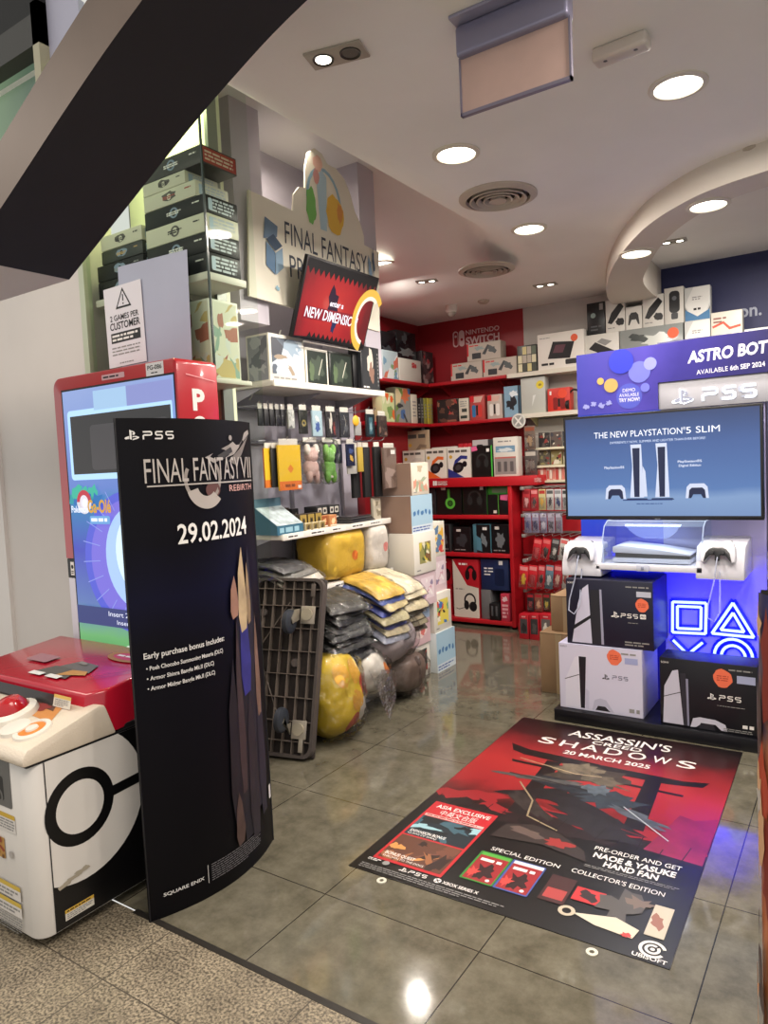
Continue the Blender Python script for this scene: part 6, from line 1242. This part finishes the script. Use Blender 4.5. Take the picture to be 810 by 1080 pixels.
# television
tt = thing('television', 'wide wall television showing two upright white consoles on blue', 'television', (-.94, 4.1, 1.127)); TWD = 1.04; THT = .597
MB().box(-.52, .52, .002, .045, 0, THT, M('101014', .35), .004).build('housing', tt); MB().box(-.2, .2, .045, .148, .12, .45, BK).build('wall_mount', tt)
e = lambda c, s=.8: M(c, .5, emit=s)
P = Pr(.0003); P.rect(.006, .012, TWD-.006, THT-.006, BK)
P.rect(.014, .022, TWD-.014, THT-.014, GM('tv_picture', 'z', 0, .6, [(0, '7f9fd2'), (.22, '8fb0e0'), (.3, '5f88c8'), (.7, '4a6dae'), (1, '2c4478')], .1, 2, emit=.8))
tw_ = e('e8eefc', 1)
P.text('THE NEW PLAYSTATION', .18, .465, .036, tw_, 'l', .475, 0); P.text('®', .658, .485, .016, tw_); P.text('5 SLIM', .675, .465, .036, tw_, 'l', .165, 0); P.text('DIFFERENTLY NOW. SLIMMER AND LIGHTER THAN EVER BEFORE!', .52, .43, .013, e('c9d8f4', .9), 'c', .5, 0)
P.text('PlayStation®5', .29, .29, .014, tw_, 'c', .11); P.text('PlayStation®5', .69, .31, .013, tw_, 'c', .12); P.text('Digital Edition', .69, .288, .013, tw_, 'c', .11)
lt = e('c4cee6', .85); dkk = e('18264e', .5)
for x, disc in ((.41, 1), (.545, 0)):
    P.poly([(x-.035, .125), (x+.04, .125), (x+.03, .42), (x-.028, .42), (x-.02, .3)], lt); P.poly([(x-.012, .128), (x+.016, .128), (x+.022, .4), (x-.018, .4)], dkk)
    if disc: P.poly([(x+.035, .13), (x+.058, .13), (x+.05, .27), (x+.036, .3)], lt)
    P.poly([(x-.06, .112), (x+.065, .112), (x+.055, .12), (x-.05, .12)], dkk)
P.rect(.335, .108, .6, .114, e('2f4a86', .6)); P.rect(.0145, .08, TWD-.0145, .1, e('86a6da', .8)) if False else None
for x in (.295, .725):
    pts = [(-.058, .0), (-.052, .06), (-.035, .078), (.035, .078), (.052, .06), (.058, 0), (.04, .0), (.025, .028), (-.025, .028), (-.04, 0)]
    P.poly([(x+a, .118+b_) for a, b_ in pts], lt); P.poly([(x+a*.75, .118+b_*.72) for a, b_ in pts], dkk)
P.greek(.41, .085, .56, .095, 1, e('3a5a96', .6), 3)
P.build('screen', tt, (-.52, .0014, 0)); P = Pr(.0003); P.greek(.505, .002, .535, .009, 1, GREY, 3); P.build('maker_mark', tt, (-.52, .0008, 0))
# controllers on their ledges, each with its cable
def controller(label, x, y, z, tilt):
    t = thing('game_controller', label, 'game controller', (x, y, z)); t.rotation_euler = (tilt, 0, 0)
    half = [(0, .052), (.03, .053), (.05, .058), (.07, .05), (.081, .02), (.084, -.02), (.08, -.055), (.066, -.062), (.055, -.045), (.036, -.018), (0, -.014)]
    out = half+[(-a, b) for a, b in half[-2:0:-1]]
    MB().prism([(a, b+.06) for a, b in out], -.022, .022, M('d6d6de', .35), 'y', .012).build('shell', t)
    inn = [(0, .015), (.022, .018), (.04, .01), (.056, -.01), (.066, -.058), (.058, -.05), (.036, -.022), (.012, -.02), (.012, -.05), (0, -.052)]
    inn = inn+[(-a, b) for a, b in inn[-2:0:-1]]
    MB().prism([(a, b+.06) for a, b in inn], -.027, -.018, M('121318', .35), 'y', .003).build('black_centre', t)
    for s in (-1, 1):
        MB().cyl((s*.026, -.024, .052), (s*.026, -.036, .052), .011, M('1a1b20', .4), .009, 16).build('thumb_stick', t); MB().box(s*.052-.012, s*.052+.012, .0, .02, .108, .12, M('2a2b30', .4), .004).build('shoulder_button', t)
    MB().box(-.026, .026, -.0255, -.02, .075, .103, M('e0e0e6', .3), .003).build('touchpad', t)
    MB().disc if False else None
    b = MB(); b.tube([(0, -.012, .05), (0, -.04, 0), (-.01, -.03, -.1), (-.035, -.02, -.22), (-.035, -.02, -.28), (-.005, -.015, -.3), (.02, -.01, -.25), (.012, .01, -.1), (.004, .03, -.02)], .0035, M('9aa0b4', .4), 6).build('cable', t)
    return t
controller('white and black game controller on the left white ledge under the television', -1.33, 3.94, .905, RD(-18)); controller('white and black game controller on the right white ledge under the television', -.615, 3.94, .92, RD(-18))
# console cartons
ST = M('e8714f', .5)
def sticker(P, u, v, r): P.blob(u, v, r, r, ST, 4, .08, 22); P.greek(u-r*.6, v-r*.35, u+r*.6, v+r*.35, 3, M('b5452f', .5), 3, .5)
def pro(P, w, h):
    P.poly([(w*.06, .01), (w*.14, h*.62), (w*.2, h*.86), (w*.27, h*.93), (w*.3, .01)], M('c9c8dc', .45)); P.poly([(w*.06, h*.2), (w*.3, h*.42), (w*.31, h*.48), (w*.1, h*.3)], M('16161c', .4)); P.poly([(w*.3, .01), (w*.29, h*.85), (w*.4, h*.85), (w*.41, .01)], M('25252c', .35)); P.poly([(w*.41, .01), (w*.4, h*.86), (w*.425, h*.86), (w*.44, .01)], M('9a9ab0', .4))
    ps_logo(P, w*.53, h*.45, h*.1, WH); ps5_word(P, w*.64, h*.46, h*.065, WH); P.rrect(w*.855, h*.46, w*.92, h*.53, .004, WH); P.text('PRO', w*.887, h*.475, h*.035, DK, 'c', w*.05, .02); sticker(P, w*.88, h*.66, w*.075); P.rect(w*.82, h*.78, w*.98, h*.86, M('b9bccb', .5)); P.greek(w*.7, h*.9, w*.98, h*.94, 1, GREY, 3); P.greek(w*.68, h*.04, w*.96, h*.12, 2, GREY, 5); P.text('SONY', w*.02, h*.93, h*.03, WH)
    P.greek(w*.72, h*.38, w*.88, h*.4, 1, GREY, 6)
def slimw(P, w, h):
    P.rect(.003, .003, w-.003, h-.003, M('cfcde0', .45)); P.poly([(w*.26, .012), (w*.31, .012), (w*.34, h*.82), (w*.25, h*.82)], M('1a1a22', .35)); P.poly([(w*.32, .012), (w*.36, .012), (w*.37, h*.3), (w*.33, h*.34)], M('c0bfd4', .45)); P.line([(w*.07, h*.45), (w*.27, h*.55)], .004, M('2a2a34', .4)); P.poly([(w*.26, 0+.012), (w*.25, h*.82), (w*.2, h*.8), (w*.08, h*.46), (w*.07, .012)], M('d9d8e6', .45)); P.line([(w*.07, h*.45), (w*.25, h*.54)], .004, M('2a2a34', .4))
    P.poly([(w*.44, .012), (w*.47, h*.1), (w*.56, h*.1), (w*.62, .012)], M('1a1a22', .35)); P.poly([(w*.4, .012), (w*.43, h*.18), (w*.5, h*.22), (w*.57, h*.2), (w*.66, .012), (w*.62, .012), (w*.58, h*.1), (w*.46, h*.1), (w*.43, .012)], M('b9b8cc', .45))
    ps_logo(P, w*.53, h*.51, h*.09, INK); ps5_word(P, w*.65, h*.53, h*.06, M('6a6a80', .5)); sticker(P, w*.68, h*.86, w*.09); P.rect(w*.8, h*.78, w*.95, h*.87, M('9fa6cf', .5)); P.greek(w*.76, h*.9, w*.96, h*.95, 1, GREY, 3); P.text('SONY', w*.02, h*.94, h*.03, M('55556a', .5)); P.greek(w*.84, h*.06, w*.97, h*.13, 1, GREY, 4, .8)
def slimb(P, w, h):
    P.poly([(w*.03, .01), (w*.05, h*.58), (w*.14, h*.82), (w*.2, h*.84), (w*.25, .01)], M('c4c3d2', .45)); P.line([(w*.04, h*.42), (w*.24, h*.52)], .004, DK); P.poly([(w*.25, .01), (w*.22, h*.8), (w*.28, h*.8), (w*.29, .01)], M('2a2a32', .35)); P.poly([(w*.29, .01), (w*.28, h*.72), (w*.305, h*.72), (w*.31, .01)], M('8a8aa0', .4))
    P.poly([(w*.32, h*.02), (w*.35, h*.15), (w*.42, h*.18), (w*.58, h*.17), (w*.68, h*.12), (w*.7, .01), (w*.64, .01), (w*.58, h*.1), (w*.45, h*.1), (w*.38, .01)], M('c9c8d6', .45)); P.poly([(w*.43, h*.1), (w*.56, h*.1), (w*.58, .005), (w*.4, .005)], M('24242c', .4))
    ps_logo(P, w*.5, h*.46, h*.1, WH); ps5_word(P, w*.62, h*.47, h*.075, WH); sticker(P, w*.66, h*.79, w*.1); P.rect(w*.8, h*.74, w*.98, h*.85, M('9fa6c4', .5)); P.greek(w*.72, h*.9, w*.97, h*.94, 1, GREY, 3); P.text('SONY', w*.02, h*.92, h*.03, WH); P.greek(w*.6, h*.38, w*.9, h*.4, 1, GREY, 4); P.greek(w*.85, h*.1, w*.97, h*.16, 1, WH, 4, .8); P.greek(w*.66, h*.03, w*.95, h*.08, 2, GREY, 5)
carton('console_box', 'white console box with an orange sticker at the bottom left of the display', 'box', -1.448, -.985, 3.88, 4.22, .0685, .443, M('b9b7d2', .5), slimw)
carton('console_box', 'dark navy console box stacked on the white console box', 'box', -1.398, -.925, 3.89, 4.22, .4435, .812, M('16172c', .4), pro)
carton('console_box', 'black console box with an orange sticker below the neon shapes', 'box', -.893, -.432, 3.86, 4.04, .0685, .425, M('0e0e16', .4), slimb)
# brown cartons behind the display
BC = M('8a6f52', .75, var=.06, vs=8)
for z0, z1, x0, x1, y0, lab in ((0, .39, -1.72, -1.475, 4.28, 'plain brown cardboard carton on the floor beside the display'), (.3905, .62, -1.66, -1.47, 4.33, 'smaller brown cardboard carton stacked on the larger one')):
    o = carton('cardboard_carton', lab, 'carton', x0, x1, y0, y0+.3, z0, z1, BC, lambda P, w, h: (P.rect(w*.42, 0, w*.58, h, M('a08a6a', .4)), P.line([(0, h*.985), (w, h*.985)], .004, M('5f4c38', .7))))
# --- floor poster
PO = thing('floor_poster', 'large black and red game poster lying on the shop floor', 'poster', (-1.615, 2.055, 0), RD(.9)); PW, PH = 1.146, 1.742
MB().box(0, PW, 0, PH, .0005, .002, M('0d0b0d', .3)).build('sheet', PO)
P = Pr(.00002, (.001, .001, PW-.001, PH-.001))
P.rect(.002, .002, PW-.002, PH-.002, GM('poster_art', 'z', 0, 1.742, [(0, '0a0909'), (.36, '0c0909'), (.41, '30100f'), (.5, '8f2024'), (.66, 'a02a2a'), (.78, '7d2024'), (.87, '351416'), (1, '140d0f')], .14, 5, rough=.3))
for k in range(9): P.blob(.08+.13*k, .7+.05*sin(k*2.2), .1, .05, M('8a1a20', .35), k, .5, 12); 
for k in range(12): P.blob(.05+.1*k, .63+.03*sin(k*1.7), .08, .035, M('1a0b0d', .35), 30+k, .5, 12)
P.poly([(.93, .62), (1.14, .6), (1.14, .98), (1.06, .93), (1.0, .95), (.97, .8)], M('7d1a38', .35, var=.3, vs=9))  # magenta cast of the blue display light painted into the print
dkp = M('120c0e', .35, var=.3, vs=14)
# roof-like gate silhouette and loose strokes standing in for the painted scene
P.poly([(.09, 1.36), (.2, 1.32), (.6, 1.29), (.95, 1.28), (1.06, 1.31), (1.04, 1.25), (.9, 1.22), (.5, 1.22), (.2, 1.25), (.13, 1.28)], dkp); P.poly([(.17, 1.17), (.98, 1.14), (.98, 1.12), (.18, 1.145)], dkp); P.poly([(.33, 1.23), (.4, 1.23), (.44, .66), (.36, .66)], dkp); P.poly([(.8, 1.23), (.87, 1.23), (.9, .75), (.82, .75)], dkp)
for k, (u, v, a, b_, r, c) in enumerate(((.55, 1.16, .2, .1, .1, '3a332c'), (.5, 1.2, .1, .06, .5, '6a604f'), (.62, 1.12, .12, .05, -.3, '5a5244'), (.56, .98, .2, .05, -.25, '1c2228'), (.7, .95, .14, .07, .2, '2a343c'), (.45, .88, .17, .05, .35, '141215'), (.62, .82, .24, .05, -.35, '171418'), (.72, .72, .2, .07, -.2, '1d1a1e'), (.4, 1.02, .2, .025, .1, '4a4a48'), (.85, .86, .12, .03, -.4, '4a5058'), (.64, 1.02, .06, .05, .3, '4f5a62'), (.42, .76, .16, .04, -.7, '2c2624'))): P.blob(u, v, a, b_, M(c, .35, var=.4, vs=20), 50+k, .4, 18, r)
P.line([(.2, 1.2), (.5, 1.14), (.62, 1.16)], .006, M('b09a78', .4)); P.line([(.22, 1.02), (.6, 1.0)], .01, M('1a1517', .4)); P.line([(.3, .95), (.42, .8), (.45, .66), (.6, .6)], .008, M('8a7a5f', .4)); P.line([(.78, .92), (1.0, .72)], .006, M('9aa3a8', .4))
for k in range(14): P.line([(.03+.08*k, .6), (.04+.08*k+.01*sin(k), .68+.03*sin(k*3))], .004, M('14090a', .4))
W_ = M('dcd9d4', .4)
P.text("ASSASSIN'S", .575, 1.585, .085, W_, 'c', .52, .01); P.text('CREED', .585, 1.525, .045, W_, 'c', .25, .01)
for k, ch in enumerate('SHADOWS'): P.text(ch, .245+.115*k, 1.43, .085, W_, 'c', .085, .008)
P.text('20 MARCH 2025', .58, 1.345, .045, W_, 'c', .42, .02)
P.rect(.05, .09, .345, .6, M('b02028', .35)); P.text('ASIA EXCLUSIVE', .2, .55, .03, W_, 'c', .25, .015); P.text('中英文合版', .2, .5, .034, W_, 'c', .17); P.rect(.062, .47, .333, .488, M('d9a9a4', .4)); P.greek(.07, .473, .325, .486, 1, M('8a3a35', .4), 3, .6)
P.art(.062, .3, .333, .465, M('16222a', .35), [M('3a5a66', .35), M('8fb5bd', .35), M('0c1216', .35), M('22363f', .35)], 5, 12); P.text('EXPANSION BONUS', .075, .325, .02, W_, 'l', .16, .015); P.text('CLAWS OF AWAJI', .075, .307, .013, W_, 'l', .13)
P.art(.062, .105, .333, .29, M('5a3526', .35), [M('8f5a38', .35), M('c98a4a', .35), M('2a1712', .35), M('6a4030', .35)], 7, 12); P.text('BONUS QUEST', .075, .135, .02, W_, 'l', .13, .015); P.text('THROWN TO THE DOGS', .075, .115, .013, W_, 'l', .18)
P.text('SPECIAL EDITION', .56, .345, .025, W_, 'c', .27)
for x, tc in ((.4, '4f9a3a'), (.53, 'c9ccd2')):
    P.rrect(x, .125, x+.128, .325, .006, M(['2f7a2c', '3a4f8f'][x > .5], .35)); P.rect(x+.008, .133, x+.122, .3, M('8f1f24', .35)); P.rect(x+.008, .3, x+.122, .32, M(tc, .35)); P.blob(x+.065, .2, .035, .05, M('2a1214', .35), 3, .5); P.greek(x+.02, .26, x+.11, .285, 1, W_, 3, .7); P.disc(x+.1, .15, .008, W_); P.blob(x+.03, .18, .02, .03, M('c9403a', .35), 8, .5)
P.poly([(.38, .44), (.4, .56), (.5, .6), (.62, .58), (.74, .5), (.77, .43), (.58, .47)], M('2c2321', .35)); P.blob(.5, .53, .07, .03, M('5a4a44', .35), 4, .4); P.blob(.64, .51, .05, .03, M('8f2a28', .35), 6, .5)
P.text('PRE-ORDER AND GET', .925, .53, .03, W_, 'c', .31); P.text('NAOE & YASUKE', .925, .478, .036, W_, 'c', .29, .03); P.text('HAND FAN', .925, .432, .036, W_, 'c', .19, .03); P.greek(.77, .4, 1.1, .42, 2, GREY, 3, .3)
P.text("COLLECTOR'S EDITION", .9, .345, .028, W_, 'c', .32)
P.rect(.69, .14, .78, .3, M('3a1a1a', .35)); P.rect(.7, .16, .77, .22, M('a03a38', .35)); P.rect(.79, .19, .89, .27, M('b52a2c', .35)); P.blob(.84, .23, .03, .03, M('2a1a1a', .35), 4, .4); P.blob(.95, .22, .06, .08, M('4a4642', .35), 5, .5); P.blob(1.0, .27, .05, .03, M('6a5a50', .35), 8, .5); P.rect(1.045, .12, 1.105, .29, M('b5ab98', .4)); P.poly([(.82, .12), (.95, .16), (1.03, .13), (1.02, .08), (.9, .09)], M('c4bca8', .4)); P.arc(.8, .12, .015, .028, M('b5a994', .4)); P.blob(1.07, .2, .02, .04, M('8a5a4a', .4), 4, .4); P.blob(1.0, .09, .015, .012, M('b5302c', .4), 3)
ps_logo(P, .185, .055, .028, W_); ps5_word(P, .225, .057, .02, W_); P.disc(.345, .067, .014, W_); P.line([(.337, .058), (.353, .076)], .004, M('0d0b0d', .3)); P.line([(.337, .076), (.353, .058)], .004, M('0d0b0d', .3)); P.text('XBOX SERIES X', .365, .059, .017, W_, 'l', .14, .02)
P.disc(.12, .075, .014, GREY); P.greek(.04, .068, .095, .085, 2, W_, 3, .5); P.greek(.035, .012, .62, .045, 3, GREY, 4, .35)
P.arc(1.085, .06, .03, .04, W_, 20, 330); P.arc(1.085, .06, .014, .023, W_, 60, 400); P.disc(1.085, .06, .007, W_); P.text('UBISOFT', 1.085, .008, .018, W_, 'c', .1, .015)
P.build('print', PO, (0, 0, .0024), (-pi/2, 0, 0))
for x, y, lab in ((.165, -.025, 'small pale adhesive ring on the floor at the lower left edge of the poster'), (.93, -.035, 'small pale adhesive ring on the floor below the right half of the poster')):
    q = PO.matrix_basis @ Vector((x, y, 0)); o = MB().lathe([(.008, .0005), (.008, .004), (.018, .004), (.018, .0005)], M('c9c4b4', .5), 24).build('adhesive_ring', None, (q.x, q.y, 0)); tag(o, lab, 'sticker')
# --- standee cut by the right edge of the frame
R2L = Vector((.1, 1.95, 0)); s2 = thing('standee', 'curved colourful orange and brown standee at the right edge', 'standee', R2L)
N = 20; H2 = 1.15
def a2pt(t, off=0): a = RD(180+180*t); return Vector(((.315+off)*cos(a), (.16+off)*sin(a), 0))
b = MB(); vs = []
for i in range(N+1): p = a2pt(i/N); vs += [(p.x, p.y, 0), (p.x, p.y, H2)]
b.add(vs, [(2*i, 2*i+2, 2*i+3, 2*i+1) for i in range(N)], GM('right_standee', 'z', 0, 1.15, [(0, '3a2418'), (.15, '8a5a3a'), (.3, 'b5683a'), (.5, '8f4530'), (.65, 'c27a4a'), (.8, '4a3a4a'), (1, '2a2a55')], .7, 6, rough=.35)).build('front_panel', s2)
b = MB(); vs = []
for i in range(N+1): p = a2pt(i/N, -.005); vs += [(p.x, p.y, 0), (p.x, p.y, H2)]
p0, p1 = a2pt(0, -.005), a2pt(1, -.005)
b.add(vs, [(2*i, 2*i+1, 2*i+3, 2*i+2) for i in range(N)], M('2a2320', .6)); b.add([(p0.x, .01, 0), (p1.x, .01, 0), (p1.x, .01, H2), (p0.x, .01, H2)], [(0, 1, 2, 3)], M('2a2320', .6)); b.build('back_panel', s2)
def s2fn(u, v, l): p = a2pt(u, .0008+l); return (p.x, p.y, v)
P = Pr(.0002); rg = random.Random(4)
for k in range(60): P.blob(rg.uniform(.02, .6), rg.uniform(.05, 1.1), rg.uniform(.01, .04), rg.uniform(.02, .12), M(rg.choice(['c9a07a', '2a1a18', '7a2f26', 'd98a4a', '4a3a3a', 'b5b0a8', 'a8452f']), .4), k, .5, 12)
P.build('front_print', s2, fn=s2fn)
# next bay of the display, just showing at the right edge
t = thing('side_display', 'neighbouring pale display bay with a bluish screen at the far right edge', 'display stand', (-.1, 4.32, 0)); L = Vector(t.location)
MB().box(-.41, .3, 4.3, 4.34, .05, 2.05, M('8f8aa8', .45)).build('back_panel', t, -L); MB().box(-.405, .3, 4.1, 4.3, 0, .08, NAVB).build('plinth', t, -L)
MB().box(-.4, .3, 4.27, 4.3, 1.15, 1.72, M('101014', .3)).build('screen_frame', t, -L)
P = Pr(.0004); P.rect(.015, .015, .69, .555, GM('side_picture', 'z', 0, .57, [(0, '3a5ab0'), (.4, '7fa0d8'), (.7, '4a6ac0'), (1, '6a8ad0')], .4, 5, emit=.7)); P.build('screen', t, Vector((-.4, 4.2694, 1.15))-L)
MB().prism([(4.02, .83), (4.3, .83), (4.3, 1.0), (4.05, .98)], -.4, -.2, WT, 'x', .008).build('controller_ledge', t, -L)
# ------------------------------------------------------------------ look
scene.view_settings.view_transform = 'Standard'; scene.view_settings.look = 'None'; scene.view_settings.exposure = 0
scene.cycles.use_denoising = True; scene.cycles.max_bounces = 8; scene.cycles.transparent_max_bounces = 24
scene.cycles.caustics_reflective = False; scene.cycles.caustics_refractive = False; scene.cycles.sample_clamp_indirect = 6
_dup = [k for k, v in LABELS.items() if len(v) > 1]
if _dup: print('DUPLICATE LABELS', _dup)
